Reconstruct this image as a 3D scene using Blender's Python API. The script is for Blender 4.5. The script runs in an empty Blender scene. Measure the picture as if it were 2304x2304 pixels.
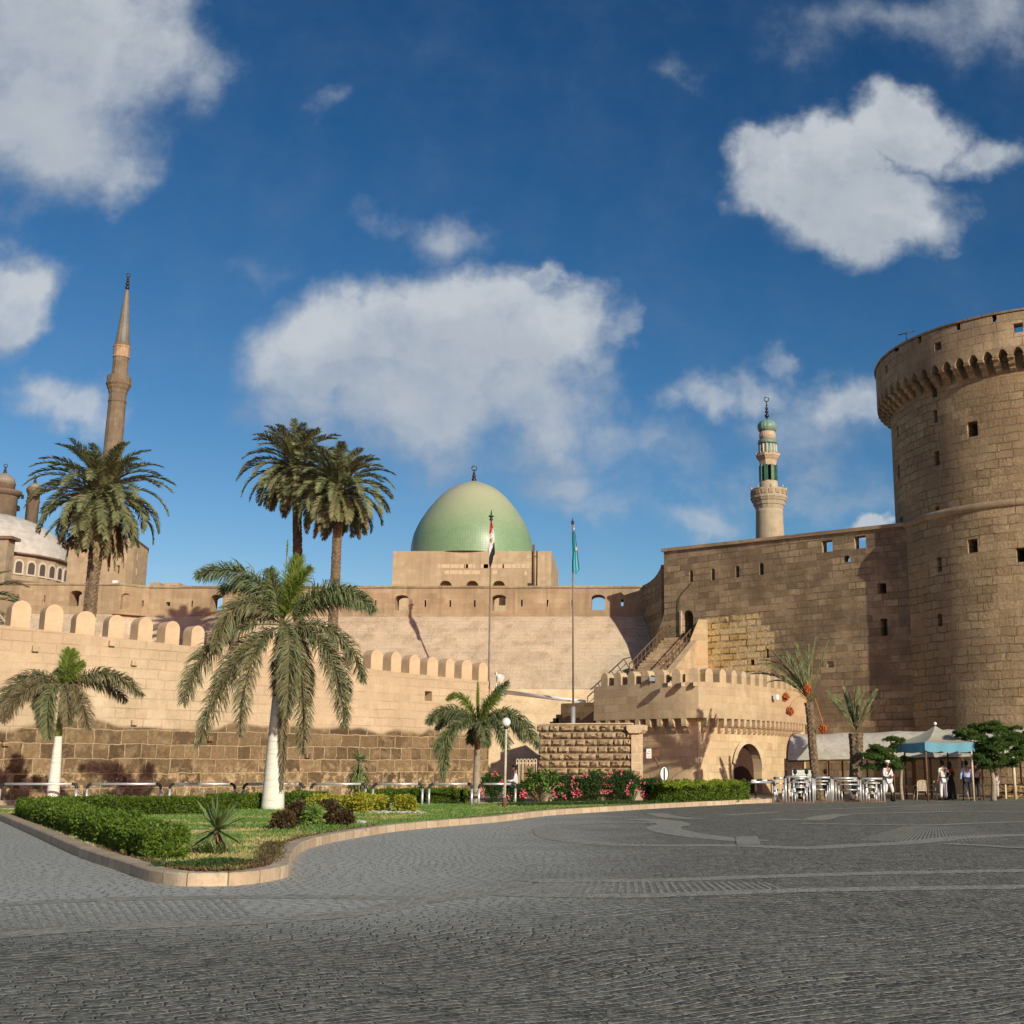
import bpy, bmesh, math, random
import numpy as np
from mathutils import Vector, Matrix, Quaternion

random.seed(7)
RNG = np.random.default_rng(7)
R = math.radians
S = bpy.context.scene
COL = S.collection

# ------------------------------------------------------------------ camera
F = 2720.0            # focal length in pixels of the 2304 px photograph
UC, VC = 1400.0, 1152.0
PITCH = math.atan(568 / F)
SP, CP = math.sin(PITCH), math.cos(PITCH)
EYE = 1.6
cam_d = bpy.data.cameras.new("camera")
cam = bpy.data.objects.new("camera", cam_d)
COL.objects.link(cam)
cam.location = (0, 0, EYE)
cam.rotation_euler = (R(90) + PITCH, 0, 0)
cam_d.sensor_width = 36
cam_d.lens = F / 2304 * 36
cam_d.shift_x = (1152 - UC) / 2304
cam_d.clip_end = 5000
S.camera = cam

SUN_AZ, SUN_EL = R(146), R(20.5)
SKY_STRENGTH = 0.1
EXPOSURE = 0.0
S.view_settings.view_transform = 'Standard'
S.view_settings.look = 'None'
S.view_settings.exposure = EXPOSURE
S.view_settings.gamma = 1
S.view_settings.use_curve_mapping = False
sun_dir = Vector((math.sin(SUN_AZ) * math.cos(SUN_EL), math.cos(SUN_AZ) * math.cos(SUN_EL), math.sin(SUN_EL)))
sun_l = bpy.data.lights.new("sun", 'SUN')
sun_l.energy = 4.7
sun_l.angle = R(0.5)
sun_l.color = (1.0, 0.945, 0.75)
sun_o = bpy.data.objects.new("sun", sun_l)
COL.objects.link(sun_o)
sun_o.rotation_euler = sun_dir.to_track_quat('Z', 'Y').to_euler()


def ray(u, v):
    xc, yc = (u - UC) / F, (VC - v) / F
    return xc, CP - yc * SP, SP + yc * CP


def P(u, v, Y):
    """point seen at photo pixel (u, v) at distance Y in front"""
    x, y, z = ray(u, v)
    s = Y / y
    return Vector((x * s, Y, EYE + z * s))


def G(u, v, z=0.0):
    """point of the ground (height z) seen at photo pixel (u, v)"""
    x, y, zz = ray(u, v)
    s = (z - EYE) / zz
    return Vector((x * s, y * s, z))


def PW(u, v, A, B):
    """point on the vertical plane through A, B seen at pixel (u, v)"""
    x, y, z = ray(u, v)
    dx, dy = B[0] - A[0], B[1] - A[1]
    nx, ny = -dy, dx
    s = (nx * A[0] + ny * A[1]) / (nx * x + ny * y)
    return Vector((x * s, y * s, EYE + z * s))


# ------------------------------------------------------------------ node helper
class NT:
    def __init__(s, tree):
        s.t = tree

    def n(s, typ, ins=None, **props):
        nd = s.t.nodes.new(typ)
        for k, v in props.items():
            setattr(nd, k, v)
        if ins:
            for k, v in ins.items():
                sock = nd.inputs[k]
                if isinstance(v, bpy.types.NodeSocket):
                    s.t.links.new(v, sock)
                else:
                    sock.default_value = v
        return nd

    def link(s, a, b):
        s.t.links.new(a, b)

    def math(s, op, a, b=0.0, c=None, clamp=False):
        ins = {0: a, 1: b}
        if c is not None:
            ins[2] = c
        return s.n('ShaderNodeMath', ins, operation=op, use_clamp=clamp).outputs[0]

    def vmath(s, op, a, b=(0, 0, 0), out=0):
        return s.n('ShaderNodeVectorMath', {0: a, 1: b}, operation=op).outputs[out]

    def mix(s, f, a, b, blend='MIX'):
        nd = s.t.nodes.new('ShaderNodeMix')
        nd.data_type = 'RGBA'
        nd.blend_type = blend
        for idx, v in ((0, f), (6, a), (7, b)):
            sock = nd.inputs[idx]
            if isinstance(v, bpy.types.NodeSocket):
                s.t.links.new(v, sock)
            else:
                sock.default_value = v if idx == 0 or len(v) == 4 else (*v, 1)
        return nd.outputs[2]

    def noise(s, vec, scale, detail=3, rough=0.55, dist=0.0, out=0):
        ins = {'Scale': scale, 'Detail': detail, 'Roughness': rough, 'Distortion': dist}
        if vec is not None:
            ins['Vector'] = vec
        return s.n('ShaderNodeTexNoise', ins).outputs[out]

    def ramp(s, fac, lo, hi, a=0.0, b=1.0, smooth=False):
        return s.n('ShaderNodeMapRange', {0: fac, 1: lo, 2: hi, 3: a, 4: b},
                   interpolation_type='SMOOTHSTEP' if smooth else 'LINEAR').outputs[0]


# ------------------------------------------------------------------ sky with clouds
world = bpy.data.worlds.new("World")
S.world = world
world.use_nodes = True
W = NT(world.node_tree)
bg = world.node_tree.nodes['Background']
bg.inputs[1].default_value = SKY_STRENGTH
sky = W.n('ShaderNodeTexSky', sky_type='NISHITA', sun_disc=False, sun_elevation=SUN_EL,
          sun_rotation=SUN_AZ, ozone_density=3.0, air_density=1.0, dust_density=0.3)
sep = W.n('ShaderNodeSeparateColor', {0: sky.outputs[0]})
ch = []
for i, (g, kk_) in enumerate(((2.1, 2.4), (1.52, 1.20), (1.36, 1.05))):      # deeper, more saturated blue (polarised look of the photo)
    q = W.math('MULTIPLY', sep.outputs[i], 0.1)
    q = W.math('POWER', q, g)
    ch.append(W.math('MULTIPLY', q, 10.0 * kk_))
skycol = W.n('ShaderNodeCombineColor', {0: ch[0], 1: ch[1], 2: ch[2]}).outputs[0]

K = 2304 / 1932


def ab(x, y):
    d = ray(x * K, y * K)
    return d[0] / d[1], d[2] / d[1]


# cloud masses: centre x, y, radii in photo, strength, softness
BLOBS = [
    (110, 90, 270, 250, 1.0, .7), (90, 230, 230, 200, 1.0, .8), (270, 110, 150, 170, .85, .8), (200, 330, 90, 90, .75, .9),
    (5, 560, 115, 105, .95, .7), (130, 745, 120, 70, .8, .9), (60, 700, 60, 40, .4, 1),
    (590, 670, 160, 120, .9, .8), (700, 650, 200, 115, 1.0, .7), (880, 600, 200, 125, 1.05, .6), (1000, 635, 160, 150, 1.0, .7),
    (1035, 520, 55, 55, .8, .7), (1065, 600, 90, 90, .8, .7), (1155, 600, 45, 55, .55, .9), (640, 730, 190, 110, .9, .9), (800, 760, 320, 150, .95, .9), (1000, 760, 200, 150, .95, .9), (850, 680, 260, 130, 1.0, .8),
    (1070, 890, 190, 80, .62, 1), (830, 425, 110, 65, .62, 1), (700, 400, 60, 30, .3, 1), (620, 215, 60, 40, .42, 1), (500, 500, 100, 50, .28, 1),
    (1450, 320, 110, 85, .9, .6), (1560, 330, 150, 120, 1.0, .55), (1650, 400, 190, 105, 1.05, .55), (1700, 250, 130, 90, .95, .6), (1860, 275, 110, 60, .78, .8), (1560, 430, 90, 60, .8, .8),
    (1660, 40, 210, 75, .5, 1), (1870, 30, 150, 110, .6, 1), (1500, 90, 100, 60, .3, 1), (1300, 130, 60, 40, .35, 1),
    (1310, 735, 95, 60, .72, .9), (1400, 740, 90, 70, .7, .9), (1470, 690, 35, 60, .5, 1), (1570, 780, 130, 75, .72, .9), (1480, 830, 210, 80, .5, 1),
    (1300, 960, 130, 70, .66, .9), (1400, 900, 130, 60, .4, 1), (1665, 985, 40, 30, .9, .6), (1560, 890, 120, 50, .45, 1), (1190, 830, 150, 90, .5, 1), (1120, 940, 160, 60, .5, 1), (1250, 860, 120, 80, .42, 1), (930, 860, 200, 60, .5, 1), (760, 860, 200, 50, .42, 1), (1600, 930, 200, 60, .4, 1),
]
def blob_group(name, blobs):
    cg = bpy.data.node_groups.new(name, 'ShaderNodeTree')
    cg.interface.new_socket("p", in_out='INPUT', socket_type='NodeSocketVector')
    cg.interface.new_socket("d", in_out='OUTPUT', socket_type='NodeSocketFloat')
    g = NT(cg)
    gi = cg.nodes.new('NodeGroupInput')
    go = cg.nodes.new('NodeGroupOutput')
    acc = None
    for (bx, by, rx, ry, st, so) in blobs:
        a, b = ab(bx, by)
        ra = abs(ab(bx + rx, by)[0] - a)
        rb = abs(ab(bx, by + ry)[1] - b)
        q = g.n('ShaderNodeVectorMath', {0: gi.outputs[0], 1: (1 / ra, 1 / rb, 0), 2: (-a / ra, -b / rb, 0)}, operation='MULTIPLY_ADD').outputs[0]
        ln = g.vmath('LENGTH', q, out=1)
        m = g.ramp(ln, 1.2, 1.2 - so, 0, st, False)
        acc = m if acc is None else g.math('SMOOTH_MAX', acc, m, .12)
    g.link(acc, go.inputs[0])
    return cg


CG = blob_group("cloud_masses", BLOBS)
CG2 = blob_group("cloud_cores", [b for b in BLOBS if b[4] >= .72 and b[2] >= 75])


def noise2(t, vec, scale, detail, rough, out=0):
    nd = t.n('ShaderNodeTexNoise', {'Vector': vec, 'Scale': scale, 'Detail': detail, 'Roughness': rough}, noise_dimensions='2D')
    return nd.outputs[out]


tc = W.n('ShaderNodeTexCoord')
sx = W.n('ShaderNodeSeparateXYZ', {0: tc.outputs['Generated']})
yy = W.math('MAXIMUM', sx.outputs[1], 0.03)
pv = W.n('ShaderNodeCombineXYZ', {0: W.math('DIVIDE', sx.outputs[0], yy), 1: W.math('DIVIDE', sx.outputs[2], yy), 2: 0.0}).outputs[0]
wv = noise2(W, pv, 9.0, 5, .58, 1)
wv = W.n('ShaderNodeVectorMath', {0: wv, 1: (.11, .11, 0), 2: (-.055, -.055, 0)}, operation='MULTIPLY_ADD').outputs[0]
pd = W.vmath('ADD', pv, wv)


def cloud(vec, grp=None):
    nd = world.node_tree.nodes.new('ShaderNodeGroup')
    nd.node_tree = grp or CG
    W.link(vec, nd.inputs[0])
    return nd.outputs[0]


A0 = cloud(pd)
fbm = noise2(W, pv, 15.0, 7, .60)
er = W.math('MULTIPLY', W.math('SUBTRACT', fbm, .5), .95)
dd = W.math('ADD', A0, W.math('MULTIPLY', er, W.ramp(A0, 0, .3, 0, 1)))
D0 = W.ramp(dd, .0, 1.12, 0, 1, True)
A1 = cloud(W.vmath('ADD', pd, (.012, .045, 0)), CG2)
rel = W.math('SUBTRACT', A0, A1)
core = W.ramp(A0, .35, .95, 0, .34)
lit = W.math('ADD', W.math('ADD', W.math('ADD', .26, core), W.math('MULTIPLY', rel, .55)), W.math('MULTIPLY', er, .40), clamp=True)
# sunlight and shade painted into the cloud colour: pale tops, blue grey bases
cc = W.mix(lit, (3.0, 3.55, 4.35, 1), (5.9, 6.2, 6.5, 1))
front = W.ramp(sx.outputs[1], .03, .12)
alpha = W.math('MULTIPLY', W.math('MULTIPLY', D0, front), .90)
W.link(W.mix(alpha, skycol, cc), bg.inputs[0])
world.cycles.sampling_method = 'MANUAL'
world.cycles.sample_map_resolution = 128

# ------------------------------------------------------------------ mesh helper
MATS = {}


class MB:
    def __init__(s):
        s.v, s.f, s.sm, s.mi = [], [], [], []

    def add(s, verts, faces, smooth=False, mi=0):
        b = len(s.v)
        s.v += [tuple(x) for x in verts]
        s.f += [tuple(b + i for i in f) for f in faces]
        s.sm += [smooth] * len(faces)
        s.mi += [mi] * len(faces)
        return s

    def box(s, c, size, rz=0.0, mi=0, taper=1.0):
        hx, hy, hz = size[0] / 2, size[1] / 2, size[2] / 2
        ca, sa = math.cos(rz), math.sin(rz)
        vs = []
        for z, t in ((-hz, 1), (hz, taper)):
            for x, y in ((-hx, -hy), (hx, -hy), (hx, hy), (-hx, hy)):
                x, y = x * t, y * t
                vs.append((c[0] + x * ca - y * sa, c[1] + x * sa + y * ca, c[2] + z))
        return s.add(vs, [(3, 2, 1, 0), (4, 5, 6, 7), (0, 1, 5, 4), (1, 2, 6, 5), (2, 3, 7, 6), (3, 0, 4, 7)], mi=mi)

    def bar(s, a, b, r, n=8, r2=None, mi=0, cap=True, smooth=True):
        return s.tube([a, b], [r, r if r2 is None else r2], n, mi, cap, smooth)

    def tube(s, pts, rad, n=8, mi=0, cap=True, smooth=True):
        pts = [Vector(p) for p in pts]
        if not hasattr(rad, '__len__'):
            rad = [rad] * len(pts)
        vs, fs = [], []
        up = Vector((0, 0, 1))
        d = (pts[1] - pts[0]).normalized()
        a = d.cross(up)
        if a.length < .05:
            a = d.cross(Vector((1, 0, 0)))
        a.normalize()
        for i, p in enumerate(pts):
            t = (pts[min(i + 1, len(pts) - 1)] - pts[max(i - 1, 0)]).normalized()
            a = (a - t * a.dot(t)).normalized()
            bb = t.cross(a)
            for k in range(n):
                an = 2 * math.pi * k / n
                vs.append(p + (a * math.cos(an) + bb * math.sin(an)) * rad[i])
        for i in range(len(pts) - 1):
            for k in range(n):
                k2 = (k + 1) % n
                fs.append((i * n + k, i * n + k2, (i + 1) * n + k2, (i + 1) * n + k))
        s.add(vs, fs, smooth, mi)
        if cap:
            b = len(s.v) - len(vs)
            s.f += [tuple(b + k for k in range(n))[::-1], tuple(b + (len(pts) - 1) * n + k for k in range(n))]
            s.sm += [False, False]
            s.mi += [mi, mi]
        return s

    def lathe(s, prof, n=32, c=(0, 0, 0), smooth=True, mi=0, rib=None, cap=True, ph=0.0):
        """prof: (r, z) from bottom to top"""
        vs, fs = [], []
        for (r, z) in prof:
            for k in range(n):
                an = 2 * math.pi * k / n + ph
                rr = r * (rib(an, z) if rib else 1)
                vs.append((c[0] + rr * math.cos(an), c[1] + rr * math.sin(an), c[2] + z))
        for i in range(len(prof) - 1):
            for k in range(n):
                k2 = (k + 1) % n
                fs.append((i * n + k, i * n + k2, (i + 1) * n + k2, (i + 1) * n + k))
        s.add(vs, fs, smooth, mi)
        if cap:
            b = len(s.v) - len(vs)
            s.f += [tuple(b + k for k in range(n))[::-1], tuple(b + (len(prof) - 1) * n + k for k in range(n))]
            s.sm += [False, False]
            s.mi += [mi, mi]
        return s

    def ball(s, c, r, n=12, m=8, sc=(1, 1, 1), mi=0):
        vs, fs = [(c[0], c[1], c[2] - r * sc[2])], []
        for i in range(1, m):
            th = math.pi * i / m
            for k in range(n):
                an = 2 * math.pi * k / n
                vs.append((c[0] + r * sc[0] * math.sin(th) * math.cos(an), c[1] + r * sc[1] * math.sin(th) * math.sin(an), c[2] - r * sc[2] * math.cos(th)))
        vs.append((c[0], c[1], c[2] + r * sc[2]))
        for k in range(n):
            fs.append((0, 1 + (k + 1) % n, 1 + k))
            fs.append((len(vs) - 1, 1 + (m - 2) * n + k, 1 + (m - 2) * n + (k + 1) % n))
        for i in range(m - 2):
            for k in range(n):
                fs.append((1 + i * n + k, 1 + i * n + (k + 1) % n, 1 + (i + 1) * n + (k + 1) % n, 1 + (i + 1) * n + k))
        return s.add(vs, fs, True, mi)

    def prism(s, poly, o, ax, ay, depth, mi=0):
        """poly (a, b) list counter-clockwise in the plane (ax, ay) at o, extruded by vector depth"""
        o, ax, ay, dp = Vector(o), Vector(ax), Vector(ay), Vector(depth)
        n = len(poly)
        fr = [o + ax * a + ay * b for a, b in poly]
        bk = [q + dp for q in fr]
        fs = [tuple(range(n)), tuple(range(2 * n - 1, n - 1, -1))]
        for i in range(n):
            j = (i + 1) % n
            fs.append((i, i + n, j + n, j))
        return s.add(fr + bk, fs, mi=mi)

    def mesh(s, name, off=(0, 0, 0)):
        m = bpy.data.meshes.new(name)
        m.from_pydata([(x - off[0], y - off[1], z - off[2]) for x, y, z in s.v], [], s.f)
        m.polygons.foreach_set('use_smooth', s.sm)
        m.polygons.foreach_set('material_index', s.mi)
        m.update()
        return m


def woff(o):
    v = Vector((0, 0, 0))
    while o is not None:
        v += o.location
        o = o.parent
    return v


def set_uv(m, off=(0, 0, 0), fn=None):
    lay = m.uv_layers.get('UVMap') or m.uv_layers.new(name='UVMap')
    nl = len(m.loops)
    uv = np.zeros((nl, 2), np.float32)
    for p in m.polygons:
        n = p.normal
        if fn is None:
            if abs(n.z) < .85:
                h = math.hypot(n.x, n.y)
                tx, ty = -n.y / h, n.x / h
                for li in p.loop_indices:
                    co = m.vertices[m.loops[li].vertex_index].co
                    uv[li] = ((co.x + off[0]) * tx + (co.y + off[1]) * ty, co.z + off[2])
            else:
                for li in p.loop_indices:
                    co = m.vertices[m.loops[li].vertex_index].co
                    uv[li] = (co.x + off[0], co.y + off[1])
        else:
            for li in p.loop_indices:
                co = m.vertices[m.loops[li].vertex_index].co
                uv[li] = fn(co.x + off[0], co.y + off[1], co.z + off[2], n)
    lay.data.foreach_set('uv', uv.ravel())


def put(name, mb, mat, parent=None, uv=True, uvfn=None, label=None):
    """link mesh builder content (world coordinates) as one object"""
    off = woff(parent) if parent else Vector((0, 0, 0))
    if isinstance(mb, MB):
        m = mb.mesh(name, off)
    else:
        m = mb
    o = bpy.data.objects.new(name, m)
    COL.objects.link(o)
    if parent:
        o.parent = parent
    for mm in (mat if isinstance(mat, (list, tuple)) else [mat]):
        m.materials.append(mm)
    if uv:
        set_uv(m, off, uvfn)
    if label:
        o['label'] = label
    return o


def tag(o, label=None, cat=None, group=None, kind=None):
    if label:
        o['label'] = label
    if cat:
        o['category'] = cat
    if group:
        o['group'] = group
    if kind:
        o['kind'] = kind
    return o


def thing(name, label, cat, loc=(0, 0, 0), rz=0.0, group=None):
    o = bpy.data.objects.new(name, None)
    COL.objects.link(o)
    o.location = loc
    o.rotation_euler = (0, 0, rz)
    o.empty_display_size = .3
    return tag(o, label, cat, group)


def single(name, mb, mat, label, cat, group=None, origin=None, uv=True, uvfn=None):
    """a thing that is one mesh; origin at its base"""
    if origin is None:
        xs = [v[0] for v in mb.v]; ys = [v[1] for v in mb.v]; zs = [v[2] for v in mb.v]
        origin = ((min(xs) + max(xs)) / 2, (min(ys) + max(ys)) / 2, min(zs))
    m = mb.mesh(name, origin)
    o = bpy.data.objects.new(name, m)
    COL.objects.link(o)
    o.location = origin
    for mm in (mat if isinstance(mat, (list, tuple)) else [mat]):
        m.materials.append(mm)
    if uv:
        set_uv(m, origin, uvfn)
    return tag(o, label, cat, group)


def kids(o):
    return list(o.children)


def copy_tree(o, parent=None, loc=None, rz=None, label=None, scale=None):
    c = o.copy()
    COL.objects.link(c)
    c.parent = parent
    if loc is not None:
        c.location = loc
    if rz is not None:
        c.rotation_euler = (0, 0, rz)
    if scale is not None:
        c.scale = scale if hasattr(scale, '__len__') else (scale,) * 3
    if label:
        c['label'] = label
    for k in kids(o):
        copy_tree(k, c)
    return c


def boolean(o, cut, uvfn=None):
    """subtract the closed pieces of the MB cut (world coordinates) from object o"""
    off = woff(o)
    m = cut.mesh("cutter", off)
    bmm = bmesh.new(); bmm.from_mesh(m)
    bmesh.ops.recalc_face_normals(bmm, faces=bmm.faces); bmm.to_mesh(m); bmm.free()
    c = bpy.data.objects.new("cutter", m)
    COL.objects.link(c)
    c.location = off
    me = o.data
    bmm = bmesh.new(); bmm.from_mesh(me)
    bmesh.ops.recalc_face_normals(bmm, faces=bmm.faces); bmm.to_mesh(me); bmm.free()
    md = o.modifiers.new("cut", 'BOOLEAN')
    md.operation = 'DIFFERENCE'
    md.solver = 'EXACT'
    md.object = c
    bpy.context.view_layer.update()
    dg = bpy.context.evaluated_depsgraph_get()
    new = bpy.data.meshes.new_from_object(o.evaluated_get(dg))
    o.modifiers.clear()
    mats = list(o.data.materials)
    o.data = new
    new.materials.clear()
    for mm in mats:
        new.materials.append(mm)
    bpy.data.objects.remove(c)
    set_uv(new, off, uvfn)


def arch_poly(w, h, n=8, pointed=False, h_spring=None):
    """closed outline of an opening of width w, height h with round or pointed head, base centre at 0,0"""
    r = w / 2
    hs = h - r if h_spring is None else h_spring
    pts = [(-r, 0), (r, 0)]
    if pointed:
        for i in range(n + 1):
            t = i / n
            pts.append((r * math.cos(t * math.pi / 2) ** .75 if t < 1 else 0, hs + (h - hs) * math.sin(t * math.pi / 2) ** 1.0))
        pts = pts[:-1] + [(0, h)]
        for i in range(n - 1, -1, -1):
            t = i / n
            pts.append((-r * math.cos(t * math.pi / 2) ** .75, hs + (h - hs) * math.sin(t * math.pi / 2)))
    else:
        for i in range(2 * n + 1):
            t = math.pi * i / (2 * n)
            pts.append((r * math.cos(t), hs + (h - hs) * math.sin(t)))
    out = []
    for q in pts:
        if not out or (abs(q[0] - out[-1][0]) + abs(q[1] - out[-1][1])) > 1e-4:
            out.append(q)
    return out


# ------------------------------------------------------------------ materials
def new_mat(name):
    m = bpy.data.materials.new(name)
    m.use_nodes = True
    t = NT(m.node_tree)
    bs = m.node_tree.nodes['Principled BSDF']
    return m, t, bs


def plain(name, col, rough=.6, metal=0.0, vary=.25, nscale=6.0, bump=.0, spec=.4):
    m, t, bs = new_mat(name)
    tcn = t.n('ShaderNodeTexCoord').outputs['Object']
    nz = t.noise(tcn, nscale, 4, .6)
    f = t.ramp(nz, .3, .7, 1 - vary, 1 + vary * .6)
    cl = t.n('ShaderNodeVectorMath', {0: col[:3], 'Scale': f}, operation='SCALE').outputs[0]
    t.link(cl, bs.inputs['Base Color'])
    bs.inputs['Roughness'].default_value = rough
    bs.inputs['Metallic'].default_value = metal
    bs.inputs['Specular IOR Level'].default_value = spec
    if bump:
        b = t.n('ShaderNodeBump', {'Height': t.noise(tcn, nscale * 3, 5, .6), 'Strength': bump, 'Distance': .05})
        t.link(b.outputs[0], bs.inputs['Normal'])
    return m


def stone(name, c1, c2, mortar, bw=.8, bh=.4, ms=.03, warp=.03, mvis=1.0, bump=.5, stain=None, stain_amt=.5,
          streak=0.0, fine=.25, stain_scale=.25, extra=None):
    m, t, bs = new_mat(name)
    uv = t.n('ShaderNodeTexCoord').outputs['UV']
    ob = t.n('ShaderNodeNewGeometry').outputs['Position']
    w1 = t.vmath('SUBTRACT', t.noise(ob, 1.3, 3, .6, out=1), (.5, .5, .5))
    w1 = t.n('ShaderNodeVectorMath', {0: w1, 'Scale': warp * 2.2}, operation='SCALE').outputs[0]
    w2 = t.vmath('SUBTRACT', t.noise(ob, 9, 3, .6, out=1), (.5, .5, .5))
    w2 = t.n('ShaderNodeVectorMath', {0: w2, 'Scale': warp * .7}, operation='SCALE').outputs[0]
    vec = t.vmath('ADD', t.vmath('ADD', uv, w1), w2)
    br = t.n('ShaderNodeTexBrick', {'Vector': vec, 'Color1': (*c1, 1), 'Color2': (*c2, 1), 'Mortar': (*mortar, 1), 'Scale': 1.0,
                                    'Mortar Size': ms, 'Mortar Smooth': .35, 'Bias': 0.0, 'Brick Width': bw, 'Row Height': bh},
             offset=.43, offset_frequency=2, squash=1.35, squash_frequency=3)
    # second, unequal joint pattern that widens / splits some stones
    br2 = t.n('ShaderNodeTexBrick', {'Vector': t.vmath('ADD', vec, (3.3, bh * 8, 0)), 'Color1': (.25, .25, .25, 1), 'Color2': (1, 1, 1, 1), 'Mortar': (.6, .6, .6, 1), 'Scale': 1.0,
                                     'Mortar Size': 0.0, 'Brick Width': bw * 1.37, 'Row Height': bh}, offset=.31, offset_frequency=3, squash=.8, squash_frequency=2)
    big = t.noise(ob, stain_scale, 4, .6)
    med = t.noise(ob, 1.1, 5, .65)
    fin = t.noise(ob, 7.0, 5, .65)
    base = t.mix(t.math('MULTIPLY', br.outputs['Fac'], 0.0), br.outputs['Color'], br.outputs['Color'])
    mask = t.ramp(t.math('ADD', t.noise(ob, .6, 3, .6), t.math('MULTIPLY', t.math('SUBTRACT', fin, .5), .5)), .42, .60, .06, 1.0)
    jf = t.math('MULTIPLY', br.outputs['Fac'], t.math('MULTIPLY', mask, mvis))
    flat = t.mix(t.ramp(br2.outputs['Color'], .2, 1.0, 0, 1), c1, c2)
    colr = t.mix(jf, flat, mortar)
    tone = t.math('ADD', t.math('MULTIPLY', t.math('SUBTRACT', med, .5), .9), t.math('MULTIPLY', t.math('SUBTRACT', fin, .5), fine * 2))
    tone = t.math('ADD', tone, 1.0)
    colr = t.n('ShaderNodeVectorMath', {0: colr, 'Scale': tone}, operation='SCALE').outputs[0]
    if stain:
        sf = t.ramp(t.math('ADD', big, t.math('MULTIPLY', t.math('SUBTRACT', med, .5), .5)), .45, .62, 0, stain_amt)
        colr = t.mix(sf, colr, stain)
    if streak:
        sv = t.vmath('MULTIPLY', uv, (1.6, .16, 1))
        st = t.ramp(t.noise(sv, 1.0, 5, .65), .46, .70, 0, streak)
        colr = t.mix(st, colr, tuple(x * .55 for x in c1))
        st2 = t.ramp(t.noise(t.vmath('MULTIPLY', uv, (2.7, .12, 1)), 1.0, 4, .6), .60, .75, 0, streak * .8)
        colr = t.mix(st2, colr, tuple(min(.8, x * 1.35) for x in c2))
    hgt = t.math('ADD', t.math('MULTIPLY', jf, -1.0), t.math('MULTIPLY', fin, .55))
    hgt = t.math('ADD', hgt, t.math('MULTIPLY', t.ramp(br2.outputs['Color'], .2, 1), .35))
    if extra:
        colr, hgt = extra(t, uv, ob, vec, colr, hgt, med, fin)
    t.link(colr, bs.inputs['Base Color'])
    bs.inputs['Roughness'].default_value = .92
    bs.inputs['Specular IOR Level'].default_value = .2
    b = t.n('ShaderNodeBump', {'Height': hgt, 'Strength': bump, 'Distance': .07})
    t.link(b.outputs[0], bs.inputs['Normal'])
    return m


def foliage(name, c1, c2, brown=(.16, .10, .045), rough=.55, trans=.25, clump=1.2, spec=.35):
    m, t, bs = new_mat(name)
    geo = t.n('ShaderNodeNewGeometry')
    at = t.n('ShaderNodeAttribute', attribute_name='tint').outputs['Fac']
    ri = geo.outputs['Random Per Island']
    nz = t.noise(geo.outputs['Position'], clump, 3, .6)
    f = t.math('ADD', t.math('MULTIPLY', ri, .6), t.math('MULTIPLY', t.ramp(nz, .3, .7), .5), clamp=True)
    cl = t.mix(f, c1, c2)
    tb = t.math('ADD', at, t.math('MULTIPLY', t.math('SUBTRACT', ri, .5), .5), clamp=True)
    cl = t.mix(t.math('MULTIPLY', tb, t.math('GREATER_THAN', at, .01)), cl, brown)
    t.link(cl, bs.inputs['Base Color'])
    bs.inputs['Roughness'].default_value = rough
    bs.inputs['Specular IOR Level'].default_value = spec
    tr = t.n('ShaderNodeBsdfTranslucent', {'Color': cl})
    mx = t.n('ShaderNodeMixShader', {0: trans, 1: bs.outputs[0], 2: tr.outputs[0]})
    t.link(mx.outputs[0], m.node_tree.nodes['Material Output'].inputs[0])
    return m


M = MATS


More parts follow.
